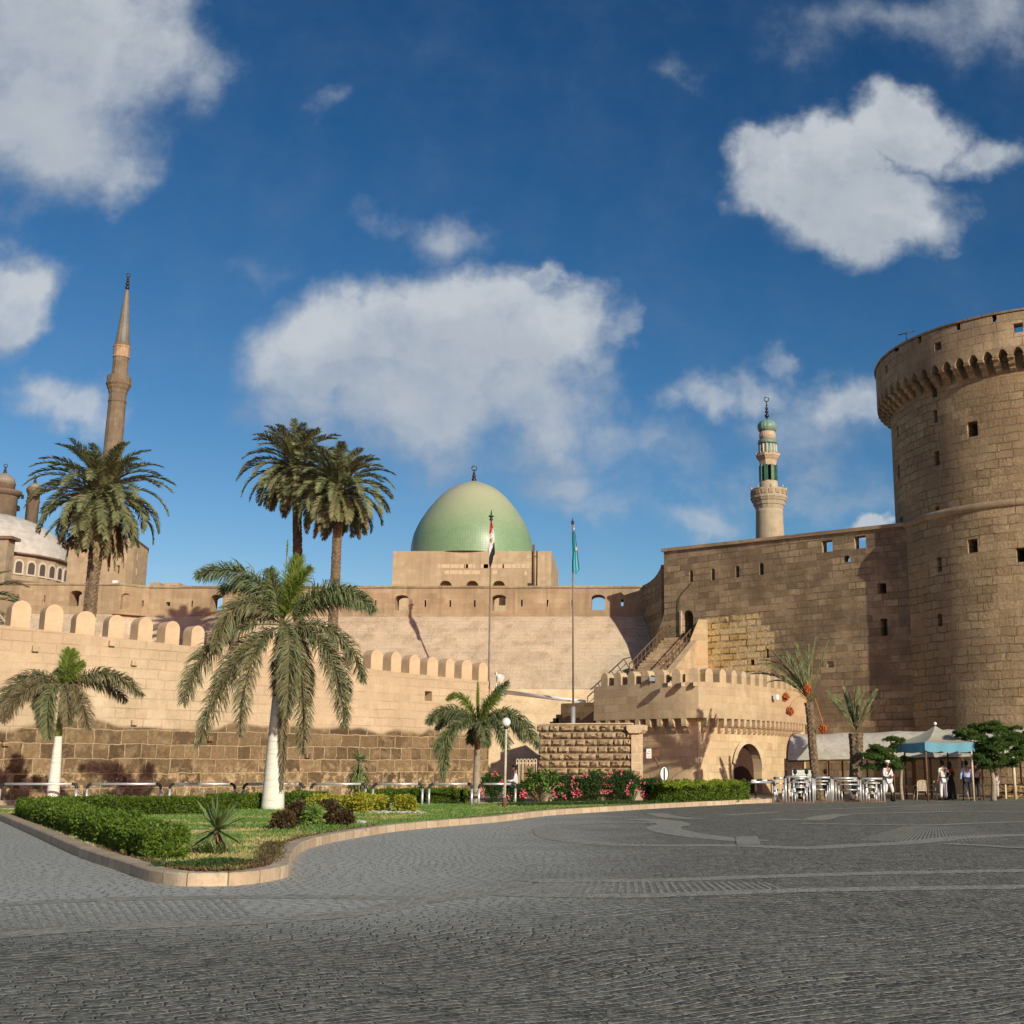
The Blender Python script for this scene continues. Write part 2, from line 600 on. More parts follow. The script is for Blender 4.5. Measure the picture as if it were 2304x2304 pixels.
# front wall: big dark blocks low down, smooth peach masonry above
def front_extra(t, uv, ob, vec, colr, hgt, med, fin):
    lwv = t.vmath('SUBTRACT', t.noise(ob, .9, 3, .6, out=1), (.5, .5, .5))
    lwv = t.n('ShaderNodeVectorMath', {0: lwv, 'Scale': .22}, operation='SCALE').outputs[0]
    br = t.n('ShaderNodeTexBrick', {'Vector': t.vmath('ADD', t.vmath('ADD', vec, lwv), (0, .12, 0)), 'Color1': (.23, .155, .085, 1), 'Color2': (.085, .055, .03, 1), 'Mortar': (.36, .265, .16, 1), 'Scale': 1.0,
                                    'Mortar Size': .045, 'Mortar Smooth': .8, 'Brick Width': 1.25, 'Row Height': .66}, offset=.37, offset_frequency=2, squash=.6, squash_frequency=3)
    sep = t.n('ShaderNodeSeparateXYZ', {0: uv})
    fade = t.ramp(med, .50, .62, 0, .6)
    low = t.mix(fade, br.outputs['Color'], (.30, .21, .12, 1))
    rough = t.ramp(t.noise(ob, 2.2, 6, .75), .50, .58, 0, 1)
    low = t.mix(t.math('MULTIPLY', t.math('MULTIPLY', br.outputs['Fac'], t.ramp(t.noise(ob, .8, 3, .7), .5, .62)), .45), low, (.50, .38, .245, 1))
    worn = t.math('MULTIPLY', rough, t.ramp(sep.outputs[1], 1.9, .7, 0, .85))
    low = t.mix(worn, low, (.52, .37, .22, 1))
    tone = t.math('ADD', t.math('MULTIPLY', t.math('SUBTRACT', fin, .5), 1.3), 1.0)
    low = t.n('ShaderNodeVectorMath', {0: low, 'Scale': tone}, operation='SCALE').outputs[0]
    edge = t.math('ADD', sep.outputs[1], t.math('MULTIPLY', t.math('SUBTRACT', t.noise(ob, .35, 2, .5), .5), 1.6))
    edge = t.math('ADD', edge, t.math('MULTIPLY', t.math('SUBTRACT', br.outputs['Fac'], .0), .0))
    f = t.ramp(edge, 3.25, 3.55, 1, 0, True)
    h2 = t.math('ADD', t.math('MULTIPLY', br.outputs['Fac'], -1.2), t.math('MULTIPLY', fin, 1.6))
    hh = t.math('ADD', t.math('MULTIPLY', f, h2), t.math('MULTIPLY', t.math('SUBTRACT', 1.0, f), hgt))
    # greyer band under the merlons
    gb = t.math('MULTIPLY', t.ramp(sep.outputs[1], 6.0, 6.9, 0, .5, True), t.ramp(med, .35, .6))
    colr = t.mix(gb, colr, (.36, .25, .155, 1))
    return t.mix(f, colr, low), hh


# curtain wall: patch of exposed yellow rubble masonry
def curtain_extra(t, uv, ob, vec, colr, hgt, med, fin):
    snp = t.vmath('SNAP', t.vmath('ADD', vec, (.3, .05, 0)), (.36, .42, 1))
    sep = t.n('ShaderNodeSeparateXYZ', {0: t.vmath('SUBTRACT', snp, (.12, -.16, 0))})
    du = t.math('DIVIDE', t.math('SUBTRACT', sep.outputs[0], -46.389), 3.5)
    dz = t.math('DIVIDE', t.math('SUBTRACT', sep.outputs[1], 8.2), 3.1)
    r2 = t.math('ADD', t.math('POWER', t.math('ABSOLUTE', du), 4.0), t.math('POWER', t.math('ABSOLUTE', dz), 4.0))
    r2 = t.math('ADD', r2, t.math('MULTIPLY', t.math('SUBTRACT', t.noise(snp, .55, 3, .7), .5), 3.2))
    f = t.ramp(r2, 1.0, .92, 0, 1)
    vor = t.n('ShaderNodeTexBrick', {'Vector': t.vmath('ADD', vec, (.3, .05, 0)), 'Color1': (.46, .31, .10, 1), 'Color2': (.78, .58, .29, 1), 'Mortar': (.15, .11, .06, 1), 'Scale': 1.0,
                                     'Mortar Size': .05, 'Mortar Smooth': .3, 'Brick Width': .72, 'Row Height': .42}, offset=.4, squash=1.5, squash_frequency=2)
    c = t.mix(t.ramp(med, .4, .6), vor.outputs['Color'], (.62, .48, .29, 1))
    tone = t.math('ADD', t.math('MULTIPLY', t.math('SUBTRACT', fin, .5), 1.2), 1.0)
    c = t.n('ShaderNodeVectorMath', {0: c, 'Scale': tone}, operation='SCALE').outputs[0]
    h2 = t.math('ADD', t.math('MULTIPLY', vor.outputs['Fac'], -1.6), t.math('MULTIPLY', fin, 1.8))
    h = t.math('ADD', t.math('MULTIPLY', f, h2), t.math('MULTIPLY', t.math('SUBTRACT', 1.0, f), hgt))
    return t.mix(f, colr, c), h


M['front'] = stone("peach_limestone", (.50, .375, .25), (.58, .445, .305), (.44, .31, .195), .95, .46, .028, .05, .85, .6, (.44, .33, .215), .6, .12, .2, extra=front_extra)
M['merlon'] = plain("merlon_plaster", (.60, .435, .28), .9, vary=.16, nscale=1.5, bump=.2, spec=.2)
M['glacis'] = stone("glacis_stone", (.43, .32, .225), (.52, .40, .29), (.58, .46, .34), .8, .34, .05, .06, 1.0, .6, (.56, .44, .315), .75, 0, .25, .3)
M['parapet'] = stone("parapet_stone", (.36, .25, .155), (.46, .33, .21), (.30, .21, .13), .8, .38, .02, .03, .45, .3, (.25, .18, .115), .6, .55, .2, .35)
M['curtain'] = stone("curtain_stone", (.22, .16, .10), (.43, .32, .20), (.17, .12, .08), .8, .42, .03, .07, .8, .9, (.165, .12, .08), .8, .12, .45, .32, extra=curtain_extra)
M['tower'] = stone("tower_stone", (.31, .225, .13), (.45, .335, .20), (.17, .12, .07), .82, .47, .032, .13, .8, 1.15, (.25, .18, .11), .7, .2, .6, .18)
M['towerp'] = stone("tower_parapet_stone", (.34, .25, .155), (.46, .345, .22), (.20, .14, .09), 1.0, .5, .03, .06, .8, .7, (.24, .18, .12), .7, .5, .35, .3)
M['bastion'] = stone("bastion_stone", (.42, .31, .20), (.54, .41, .265), (.38, .26, .155), .75, .40, .022, .03, .6, .35, (.47, .33, .20), .4, .12, .22)
M['bastion2'] = stone("bastion_low_stone", (.50, .36, .215), (.66, .49, .30), (.40, .28, .165), .7, .40, .025, .03, .8, .35, (.46, .32, .19), .5, .1, .22)
M['lime'] = stone("pale_limestone", (.56, .41, .26), (.66, .49, .32), (.70, .55, .38), .62, .34, .03, .03, .9, .35, None, 0, 0, .2)
M['mosque'] = stone("mosque_stone", (.44, .325, .21), (.53, .40, .265), (.44, .30, .19), .7, .4, .02, .03, .5, .3, (.40, .28, .175), .6, .4, .15)
M['ali'] = stone("alabaster_stone", (.30, .235, .16), (.36, .285, .195), (.25, .2, .135), 1.2, .6, .02, .03, .4, .2, None, 0, .2, .12)
M['ali_dark'] = plain("dark_cornice", (.17, .12, .085), .8, vary=.2)
M['white_trim'] = plain("white_trim", (.52, .46, .38), .8, vary=.1)
M['window'] = plain("old_window_glass", (.10, .07, .055), .35, vary=.3)
M['lead'] = stone("lead_sheet", (.44, .42, .385), (.49, .465, .43), (.36, .34, .31), .9, 1.4, .03, .0, .6, .15, None, 0, 0, .08)
M['minaret'] = stone("minaret_stone", (.165, .13, .09), (.215, .17, .12), (.13, .105, .075), 1.4, .7, .02, .02, .5, .2, None, 0, .3, .12)
M['lead2'] = plain("weathered_lead", (.26, .23, .185), .7, vary=.25)
M['minaret2'] = stone("pale_minaret_stone", (.46, .36, .25), (.54, .43, .30), (.36, .28, .19), .8, .4, .02, .03, .5, .3, (.33, .26, .19), .5, .3, .2)
M['verdigris'] = plain("blue_green_tile", (.17, .27, .215), .5, vary=.35, nscale=2.0)
M['green_col'] = plain("green_tile", (.055, .14, .09), .35, vary=.4, nscale=3)
M['dark'] = plain("recess_shade_black", (.03, .022, .017), .9, vary=.2)  # near-black that paints the shade of openings
M['metal_dark'] = plain("dark_bronze", (.05, .05, .05), .45, .6, vary=.2)
M['darkstone'] = stone("dark_brown_masonry", (.16, .105, .06), (.22, .15, .09), (.13, .09, .05), .5, .35, .03, .04, .6, .6, None, 0, 0, .4)


def dome_mat():
    m, t, bs = new_mat("green_dome_tiles")
    uv = t.n('ShaderNodeTexCoord').outputs['UV']
    ob = t.n('ShaderNodeNewGeometry').outputs['Position']
    br = t.n('ShaderNodeTexBrick', {'Vector': uv, 'Color1': (.175, .29, .155, 1), 'Color2': (.215, .33, .185, 1), 'Mortar': (.135, .22, .12, 1), 'Scale': 1.0,
                                    'Mortar Size': .02, 'Mortar Smooth': .3, 'Brick Width': .24, 'Row Height': .24}, offset=0.0)
    sp = t.n('ShaderNodeSeparateXYZ', {0: ob})
    # old dust settled on the top courses of tiles
    nz = t.noise(ob, .5, 4, .6)
    du = t.ramp(t.math('ADD', sp.outputs[2], t.math('MULTIPLY', t.math('SUBTRACT', nz, .5), 1.6)), 25.8, 30.8, .06, .92)
    c = t.mix(du, br.outputs['Color'], (.42, .43, .29, 1))
    t.link(c, bs.inputs['Base Color'])
    bs.inputs['Roughness'].default_value = .38
    bs.inputs['Specular IOR Level'].default_value = .45
    b = t.n('ShaderNodeBump', {'Height': t.math('MULTIPLY', br.outputs['Fac'], -1), 'Strength': .25, 'Distance': .03})
    t.link(b.outputs[0], bs.inputs['Normal'])
    return m


M['dome'] = dome_mat()


def cobble():
    m, t, bs = new_mat("cobblestones")
    ob = t.n('ShaderNodeNewGeometry').outputs['Position']
    sp = t.n('ShaderNodeSeparateXYZ', {0: ob})
    # setts laid in wandering rows
    lw = t.vmath('SUBTRACT', t.noise(ob, .16, 2, .5, out=1), (.5, .5, .5))
    lw = t.n('ShaderNodeVectorMath', {0: lw, 'Scale': 3.2}, operation='SCALE').outputs[0]
    jw = t.vmath('SUBTRACT', t.noise(ob, 5.0, 3, .6, out=1), (.5, .5, .5))
    jw = t.n('ShaderNodeVectorMath', {0: jw, 'Scale': .11}, operation='SCALE').outputs[0]
    vec = t.vmath('ADD', t.vmath('ADD', ob, lw), jw)
    rot = t.n('ShaderNodeVectorRotate', {'Vector': vec, 'Angle': R(-34)}, rotation_type='Z_AXIS').outputs[0]
    br = t.n('ShaderNodeTexBrick', {'Vector': rot, 'Color1': (.0, .0, .0, 1), 'Color2': (1, 1, 1, 1), 'Mortar': (.5, .5, .5, 1), 'Scale': 1.0,
                                    'Mortar Size': .022, 'Mortar Smooth': .9, 'Brick Width': .185, 'Row Height': .135}, offset=.5, squash=1.2, squash_frequency=3)
    n1 = t.noise(ob, .5, 4, .6)
    n2 = t.noise(ob, 16.0, 5, .7)
    n3 = t.noise(ob, 3.2, 5, .7)
    jm = t.math('MULTIPLY', br.outputs['Fac'], t.ramp(t.noise(ob, 2.3, 5, .7), .40, .60, .05, 1.0))
    base = t.mix(br.outputs['Color'], (.047, .047, .039, 1), (.18, .175, .147, 1))
    base = t.mix(t.ramp(n2, .48, .64, 0, .95), base, (.38, .37, .315, 1))
    base = t.mix(t.ramp(n3, .50, .36, 0, .55), base, (.045, .045, .043, 1))
    dust = t.mix(t.ramp(n1, .42, .70, 0, .30), base, (.21, .20, .185, 1))
    # dust gathers by the kerb of the lawn at the left
    near = t.ramp(t.math('ADD', sp.outputs[0], t.math('MULTIPLY', t.math('SUBTRACT', n1, .5), 5.0)), -4.0, 2.0, .85, 0.0, True)
    mid = t.ramp(sp.outputs[1], 11.0, 15.0, 0, 1, True)
    dust = t.mix(t.math('MULTIPLY', near, mid), dust, (.47, .47, .445, 1))
    c = t.mix(t.math('MULTIPLY', jm, .95), dust, (.40, .375, .315, 1))
    t.link(c, bs.inputs['Base Color'])
    t.link(t.ramp(n2, .3, .7, .6, .85), bs.inputs['Roughness'])
    bs.inputs['Specular IOR Level'].default_value = .3
    h = t.math('ADD', t.math('MULTIPLY', br.outputs['Fac'], -1.3), t.math('ADD', t.math('MULTIPLY', n2, .6), t.math('ADD', t.math('MULTIPLY', n3, .8), t.math('MULTIPLY', br.outputs['Color'], .35))))
    b = t.n('ShaderNodeBump', {'Height': h, 'Strength': .9, 'Distance': .035})
    t.link(b.outputs[0], bs.inputs['Normal'])
    return m


M['cobble'] = cobble()


def band_mat():
    m, t, bs = new_mat("pale_setts")
    ob = t.n('ShaderNodeNewGeometry').outputs['Position']
    vo = t.n('ShaderNodeTexVoronoi', {'Vector': ob, 'Scale': 8.0, 'Randomness': .8}, feature='DISTANCE_TO_EDGE')
    vc = t.n('ShaderNodeTexVoronoi', {'Vector': ob, 'Scale': 8.0, 'Randomness': .8}, feature='F1')
    vs = t.n('ShaderNodeSeparateColor', {0: vc.outputs['Color']})
    n_ = t.noise(ob, 12.0, 5, .7)
    c = t.mix(vs.outputs[0], (.19, .187, .163, 1), (.34, .33, .283, 1))
    c = t.mix(t.ramp(n_, .5, .68, 0, .7), c, (.42, .40, .35, 1))
    c = t.mix(t.ramp(n_, .5, .36, 0, .6), c, (.08, .078, .072, 1))
    j = t.ramp(vo.outputs['Distance'], .02, .12, .7, 0)
    c = t.mix(j, c, (.38, .35, .29, 1))
    t.link(c, bs.inputs['Base Color'])
    bs.inputs['Roughness'].default_value = .8
    b = t.n('ShaderNodeBump', {'Height': t.math('MULTIPLY', j, -1), 'Strength': .5, 'Distance': .02})
    t.link(b.outputs[0], bs.inputs['Normal'])
    return m


M['band'] = band_mat()


def lawn_mat():
    m, t, bs = new_mat("dry_lawn")
    ob = t.n('ShaderNodeNewGeometry').outputs['Position']
    n1 = t.noise(ob, .55, 4, .6)
    n2 = t.noise(ob, 3.0, 5, .7)
    n3 = t.noise(ob, 30.0, 4, .7)
    sp = t.n('ShaderNodeSeparateXYZ', {0: ob})
    f = t.math('ADD', t.math('MULTIPLY', n1, .7), t.math('MULTIPLY', n2, .3))
    dry = t.ramp(sp.outputs[1], 22, 33, .05, -.045)
    f = t.ramp(t.math('ADD', f, dry), .47, .58, 0, 1)
    c = t.mix(f, (.12, .22, .045, 1), (.50, .41, .18, 1))
    tone = t.math('ADD', t.math('MULTIPLY', t.math('SUBTRACT', n3, .5), 1.5), 1.0)
    c = t.n('ShaderNodeVectorMath', {0: c, 'Scale': tone}, operation='SCALE').outputs[0]
    t.link(c, bs.inputs['Base Color'])
    bs.inputs['Roughness'].default_value = .95
    b = t.n('ShaderNodeBump', {'Height': n3, 'Strength': .9, 'Distance': .04})
    t.link(b.outputs[0], bs.inputs['Normal'])
    return m


M['lawn'] = lawn_mat()
M['kerb'] = plain("kerb_stone", (.50, .38, .265), .9, vary=.3, nscale=3, bump=.3, spec=.2)
M['soil'] = plain("dry_soil", (.13, .09, .055), .95, vary=.5, nscale=5, bump=.5)
M['paving'] = plain("footpath_paving", (.30, .245, .185), .9, vary=.25, nscale=2, bump=.2)
M['steel'] = plain("silver_painted_tube", (.62, .62, .62), .38, .55, vary=.12, nscale=3)
M['pole_brown'] = plain("weathered_pole_paint", (.20, .155, .12), .55, vary=.35, nscale=2)
M['black'] = plain("black_paint", (.025, .025, .025), .5, vary=.2)
M['rust'] = plain("rusty_iron", (.16, .085, .045), .8, vary=.4, nscale=4)
M['white'] = plain("white_paint", (.78, .77, .74), .5, vary=.1)
M['trunk_white'] = None
M['bark_date'] = plain("date_palm_bark", (.20, .145, .095), .95, vary=.5, nscale=7, bump=.9, spec=.15)
M['bark_grey'] = plain("grey_palm_bark", (.33, .27, .20), .9, vary=.3, nscale=6, bump=.5, spec=.15)
M['leaf_royal'] = foliage("royal_palm_leaf", (.075, .115, .045), (.21, .25, .11), (.26, .195, .12), clump=.9)
M['leaf_fresh'] = foliage("fresh_palm_leaf", (.12, .19, .03), (.27, .33, .07), (.2, .15, .06), trans=.35)
M['leaf_date'] = foliage("date_palm_leaf", (.085, .115, .050), (.26, .27, .13), (.30, .215, .115), clump=.7)
M['leaf_hedge'] = foliage("hedge_leaf", (.030, .070, .008), (.16, .24, .022), trans=.3, clump=1.6)
M['leaf_dark'] = foliage("dark_shrub_leaf", (.022, .055, .014), (.06, .115, .025), trans=.25, clump=1.3)
M['leaf_red'] = foliage("bronze_shrub_leaf", (.045, .022, .014), (.11, .085, .03), trans=.2)
M['leaf_yellow'] = foliage("variegated_leaf", (.12, .20, .02), (.52, .45, .05), trans=.3, clump=4)
M['leaf_tree'] = foliage("feathery_tree_leaf", (.03, .07, .014), (.10, .17, .03), trans=.3, clump=1.2)
M['leaf_plum'] = foliage("frangipani_leaf", (.08, .16, .035), (.26, .38, .08), trans=.3, clump=3)
M['leaf_yucca'] = foliage("yucca_leaf", (.085, .135, .045), (.20, .26, .09), (.3, .22, .12), trans=.12, clump=3)
M['flower'] = plain("pink_petal", (.75, .10, .18), .6, vary=.35, nscale=20)


def grass_mat():
    m, t, bs = new_mat("grass_blade")
    geo = t.n('ShaderNodeNewGeometry')
    ob = geo.outputs['Position']
    sp = t.n('ShaderNodeSeparateXYZ', {0: ob})
    f = t.math('ADD', t.math('MULTIPLY', t.noise(ob, .55, 4, .6), .7), t.math('MULTIPLY', t.noise(ob, 3.0, 5, .7), .3))
    f = t.math('ADD', f, t.math('MULTIPLY', t.math('SUBTRACT', geo.outputs['Random Per Island'], .5), .08))
    f = t.ramp(t.math('ADD', f, t.ramp(sp.outputs[1], 22, 33, .05, -.045)), .47, .58, 0, 1)
    c = t.mix(f, (.16, .28, .05, 1), (.58, .47, .20, 1))
    t.link(c, bs.inputs['Base Color'])
    bs.inputs['Roughness'].default_value = .7
    tr = t.n('ShaderNodeBsdfTranslucent', {'Color': c})
    mx = t.n('ShaderNodeMixShader', {0: .35, 1: bs.outputs[0], 2: tr.outputs[0]})
    t.link(mx.outputs[0], m.node_tree.nodes['Material Output'].inputs[0])
    return m


M['grass'] = grass_mat()

M['dates'] = plain("orange_dates", (.52, .115, .03), .5, vary=.45, nscale=18, bump=.8)
M['stalk'] = plain("orange_stalk", (.50, .24, .06), .6, vary=.2)


def trunk_white():
    m, t, bs = new_mat("whitewashed_palm_trunk")
    ob = t.n('ShaderNodeTexCoord').outputs['Object']
    sp = t.n('ShaderNodeSeparateXYZ', {0: ob})
    rings = t.noise(t.vmath('MULTIPLY', ob, (1.5, 1.5, 16)), 1.0, 4, .7)
    spots = t.noise(ob, 9, 5, .7)
    wash = t.ramp(t.math('ADD', sp.outputs[2], t.math('MULTIPLY', t.math('SUBTRACT', spots, .5), 1.2)), 3.2, 4.1, 0, 1, True)
    c = t.mix(wash, (.72, .68, .60, 1), (.36, .27, .18, 1))
    c = t.mix(t.ramp(rings, .53, .66, 0, .55), c, (.42, .33, .24, 1))
    c = t.mix(t.ramp(spots, .60, .72, 0, .5), c, (.35, .28, .2, 1))
    t.link(c, bs.inputs['Base Color'])
    bs.inputs['Roughness'].default_value = .9
    b = t.n('ShaderNodeBump', {'Height': rings, 'Strength': .5, 'Distance': .03})
    t.link(b.outputs[0], bs.inputs['Normal'])
    return m


M['trunk_white'] = trunk_white()
# ================================================================== GROUND
def sheet(name, poly, z, mat, kind='structure'):
    m = bpy.data.meshes.new(name)
    m.from_pydata([(p[0], p[1], z) for p in poly], [], [tuple(range(len(poly)))])
    o = bpy.data.objects.new(name, m)
    COL.objects.link(o)
    m.materials.append(mat)
    set_uv(m)
    if m.polygons[0].normal.z < 0:
        m.flip_normals()
    return tag(o, kind=kind)


sheet("ground", [(-1500, -600), (1500, -600), (1500, 2500), (-1500, 2500)], -.012, M['soil'])
# cobbled square, cut into a grid-free sheet in front of the walls
sheet("cobbled_square", [(-60, -30), (60, -30), (60, 58.3), (8.2, 58.3), (6.5, 51), (-10, 47), (-60, 42)], 0.0, M['cobble'])
sheet("footpath", [(-60, 42.0), (-10, 47.0), (6.5, 51), (8.2, 58.3), (60, 58.3), (60, 75), (18, 90), (-20, 85), (-60, 60)], .006, M['paving'])


def smooth_path(pts, n=8, closed=False):
    out = []
    k = len(pts)
    rng = range(k if closed else k - 1)
    for i in rng:
        if closed:
            p0, p1, p2, p3 = pts[(i - 1) % k], pts[i], pts[(i + 1) % k], pts[(i + 2) % k]
        else:
            p0, p1, p2, p3 = pts[max(i - 1, 0)], pts[i], pts[i + 1], pts[min(i + 2, k - 1)]
        for j in range(n):
            t = j / n
            out.append(.5 * ((2 * p1) + (p2 - p0) * t + (2 * p0 - 5 * p1 + 4 * p2 - p3) * t * t + (3 * p1 - p0 - 3 * p2 + p3) * t ** 3))
    if not closed:
        out.append(pts[-1])
    return out


def strip(name, pts, w, z, mat, wide=None):
    pts = smooth_path([Vector((p[0], p[1], 0)) for p in pts], 8)
    vs, fs = [], []
    for i, p in enumerate(pts):
        d = (pts[min(i + 1, len(pts) - 1)] - pts[max(i - 1, 0)]).normalized()
        nn = Vector((-d.y, d.x, 0)) * (w / 2)
        vs += [(p.x - nn.x, p.y - nn.y, z), (p.x + nn.x, p.y + nn.y, z)]
    for i in range(len(pts) - 1):
        fs.append((2 * i, 2 * i + 2, 2 * i + 3, 2 * i + 1))
    mb = MB().add(vs, fs)
    o = put(name, mb, mat)
    if o.data.polygons[0].normal.z < 0:
        o.data.flip_normals()
    return tag(o, kind='structure')


def zc(x, y):   # pixels of the enlarged right half of the square
    return G(1152 + x * .5963, 1780 + y * .5963)


def zl(x, y):
    return G(x * .5963, 1780 + y * .5963)


bands = [
    ([zl(-60, 434), zl(0, 430), zl(300, 412), zl(600, 405), zl(1000, 398), zl(1500, 402), zl(1800, 396)], .42),
    ([zl(-60, 550), zl(0, 545), zl(300, 522), zl(600, 508), zl(1000, 490), zl(1300, 465), zl(1600, 415), zl(1932, 352), zc(100, 340), zc(500, 338), zc(900, 325), zc(1400, 310), zc(1932, 300), zc(2300, 292)], .5),
    ([zc(-60, 386), zc(120, 393), zc(500, 395), zc(1100, 375), zc(1932, 362), zc(2300, 355)], .5),
    ([zc(640, 122), zc(450, 118), zc(250, 124), zc(150, 135), zc(130, 150), zc(180, 178), zc(400, 203), zc(850, 206), zc(1100, 215), zc(1300, 205), zc(1500, 195), zc(1700, 175), zc(1932, 166), zc(2200, 160)], .7),
    ([zc(450, 106), zc(560, 112), zc(610, 126), zc(570, 138), zc(610, 154), zc(720, 172), zc(850, 184), zc(935, 190)], .9),
    ([zc(540, 84), zc(600, 98), zc(700, 106)], .7),
    ([zc(800, 92), zc(1010, 79)], .5),
    ([zc(985, 106), zc(1130, 109), zc(1190, 96), zc(1260, 88)], .8),
    ([zc(1280, 86), zc(1500, 82), zc(1700, 77), zc(1932, 81), zc(2200, 84)], .6),
    ([zc(1090, 124), zc(1300, 126), zc(1560, 129), zc(1750, 122), zc(1932, 117), zc(2200, 112)], .5),
    ([zc(1100, 72), zc(1400, 61), zc(1700, 50), zc(2100, 45)], .5),
    ([zc(1640, 200), zc(1800, 208), zc(1932, 216), zc(2200, 225)], .4),
]
for i, (pts, w) in enumerate(bands):
    strip("paving_band", pts, w, .004 + .0006 * i, M['band'])
sheet("paving_patch", [zc(843, 174), zc(925, 172), zc(938, 204), zc(848, 206)], .014, M['band'])
# sunburst fans of pale joints
for (x0_, y0_, y1_, sp0, sp1, n) in ((1600, 131, 192, 7, 17, 34), (1600, 50, 74, 5, 13, 26)):
    mb = MB()
    for k in range(n):
        p0, p1 = zc(x0_ + (k - n / 2) * sp0, y0_), zc(x0_ + (k - n / 2) * sp1, y1_ - abs(k - n / 2) * .35)
        d = (p1 - p0).normalized()
        n_ = Vector((-d.y, d.x, 0)) * .022
        mb.add([p0 - n_ * .6 + Vector((0, 0, .0035)), p1 - n_ + Vector((0, 0, .0035)), p1 + n_ + Vector((0, 0, .0035)), p0 + n_ * .6 + Vector((0, 0, .0035))], [(0, 1, 2, 3)])
    tag(put("paving_fan", mb, M['band']), kind='structure')
# far left strip of fan joints
mb = MB()
for k in range(26):
    p0, p1 = zl(-30 + k * 36, 432 + k * -1.2), zl(20 + k * 38, 522 - k * 1.0)
    d = (p1 - p0).normalized()
    n_ = Vector((-d.y, d.x, 0)) * .022
    mb.add([p0 - n_ + Vector((0, 0, .003)), p1 - n_ + Vector((0, 0, .003)), p1 + n_ + Vector((0, 0, .003)), p0 + n_ + Vector((0, 0, .003))], [(0, 1, 2, 3)])
for k in range(34):
    p0, p1 = zc(60 + k * 27, 343), zc(30 + k * 28 + (k - 10) * 4, 386)
    d = (p1 - p0).normalized()
    n_ = Vector((-d.y, d.x, 0)) * .025
    mb.add([p0 - n_ + Vector((0, 0, .003)), p1 - n_ + Vector((0, 0, .003)), p1 + n_ + Vector((0, 0, .003)), p0 + n_ + Vector((0, 0, .003))], [(0, 1, 2, 3)])
tag(put("paving_joints", mb, M['band']), kind='structure')

# ------------------------------------------------------------------ lawn island with kerb
kerb_px = [(0, 1846), (89, 1887), (179, 1929), (268, 1960), (325, 1981), (372, 1990), (417, 1994), (480, 1994), (540, 1992), (600, 1984), (642, 1975),
           (652, 1966), (654, 1950), (674, 1920), (719, 1902), (808, 1884), (898, 1870), (1010, 1859), (1116, 1850), (1238, 1835), (1387, 1825), (1516, 1817), (1652, 1810), (1735, 1806)]
kp = [G(u, v) for u, v in kerb_px]
end = kp[-1]
back = [Vector((end.x + .15, end.y + .9, 0)), Vector((end.x - .5, end.y + 1.6, 0)), Vector((2.0, 50.6, 0)), Vector((-8, 47.2, 0)), Vector((-16, 43.5, 0)), Vector((-22, 40.5, 0)), Vector((kp[0].x - .6, kp[0].y + 1.0, 0))]
outline = smooth_path(kp + back, 5, closed=True)
outline = [p for i, p in enumerate(outline) if i == 0 or (p - outline[i - 1]).length > .03]
# inner line of the kerb
NO = len(outline)


def inset(line, dist):
    out = []
    k = len(line)
    for i in range(k):
        d = (line[(i + 1) % k] - line[i - 1]).normalized()
        out.append(line[i] + Vector((-d.y, d.x, 0)) * dist)
    return out


area = sum(outline[i].x * outline[(i + 1) % NO].y - outline[(i + 1) % NO].x * outline[i].y for i in range(NO))
sgn = 1 if area > 0 else -1
inner = inset(outline, sgn * .28)
KH = .17
vs, fs = [], []
for i in range(NO):
    o_, n_ = outline[i], inner[i]
    jit = .004 * math.sin(i * 2.3)
    m1 = o_ + (n_ - o_) * .07
    m2 = o_ + (n_ - o_) * .93
    vs += [(o_.x, o_.y, -.02), (o_.x, o_.y, KH - .02 + jit), (m1.x, m1.y, KH + jit), (m2.x, m2.y, KH + jit), (n_.x, n_.y, KH - .02 + jit), (n_.x, n_.y, 0)]
for i in range(NO):
    j = (i + 1) % NO
    for k in range(5):
        fs.append((i * 6 + k, j * 6 + k, j * 6 + k + 1, i * 6 + k + 1))


def kerb_mat():
    m, t, bs = new_mat("kerb_blocks")
    uv = t.n('ShaderNodeTexCoord').outputs['UV']
    ob = t.n('ShaderNodeNewGeometry').outputs['Position']
    br = t.n('ShaderNodeTexBrick', {'Vector': uv, 'Color1': (.44, .33, .22, 1), 'Color2': (.56, .44, .31, 1), 'Mortar': (.16, .12, .08, 1), 'Scale': 1.0,
                                    'Mortar Size': .012, 'Mortar Smooth': .3, 'Brick Width': .55, 'Row Height': 4.0}, offset=0.0)
    n = t.noise(ob, 6, 5, .7)
    n2 = t.noise(ob, 1.2, 4, .7)
    c = t.mix(t.ramp(n, .5, .72, 0, .7), br.outputs['Color'], (.30, .21, .14, 1))
    c = t.mix(t.ramp(n2, .45, .7, 0, .5), c, (.33, .25, .18, 1))
    t.link(c, bs.inputs['Base Color'])
    bs.inputs['Roughness'].default_value = .9
    b = t.n('ShaderNodeBump', {'Height': t.math('ADD', n, t.math('MULTIPLY', br.outputs['Fac'], -1)), 'Strength': .4, 'Distance': .03})
    t.link(b.outputs[0], bs.inputs['Normal'])
    return m


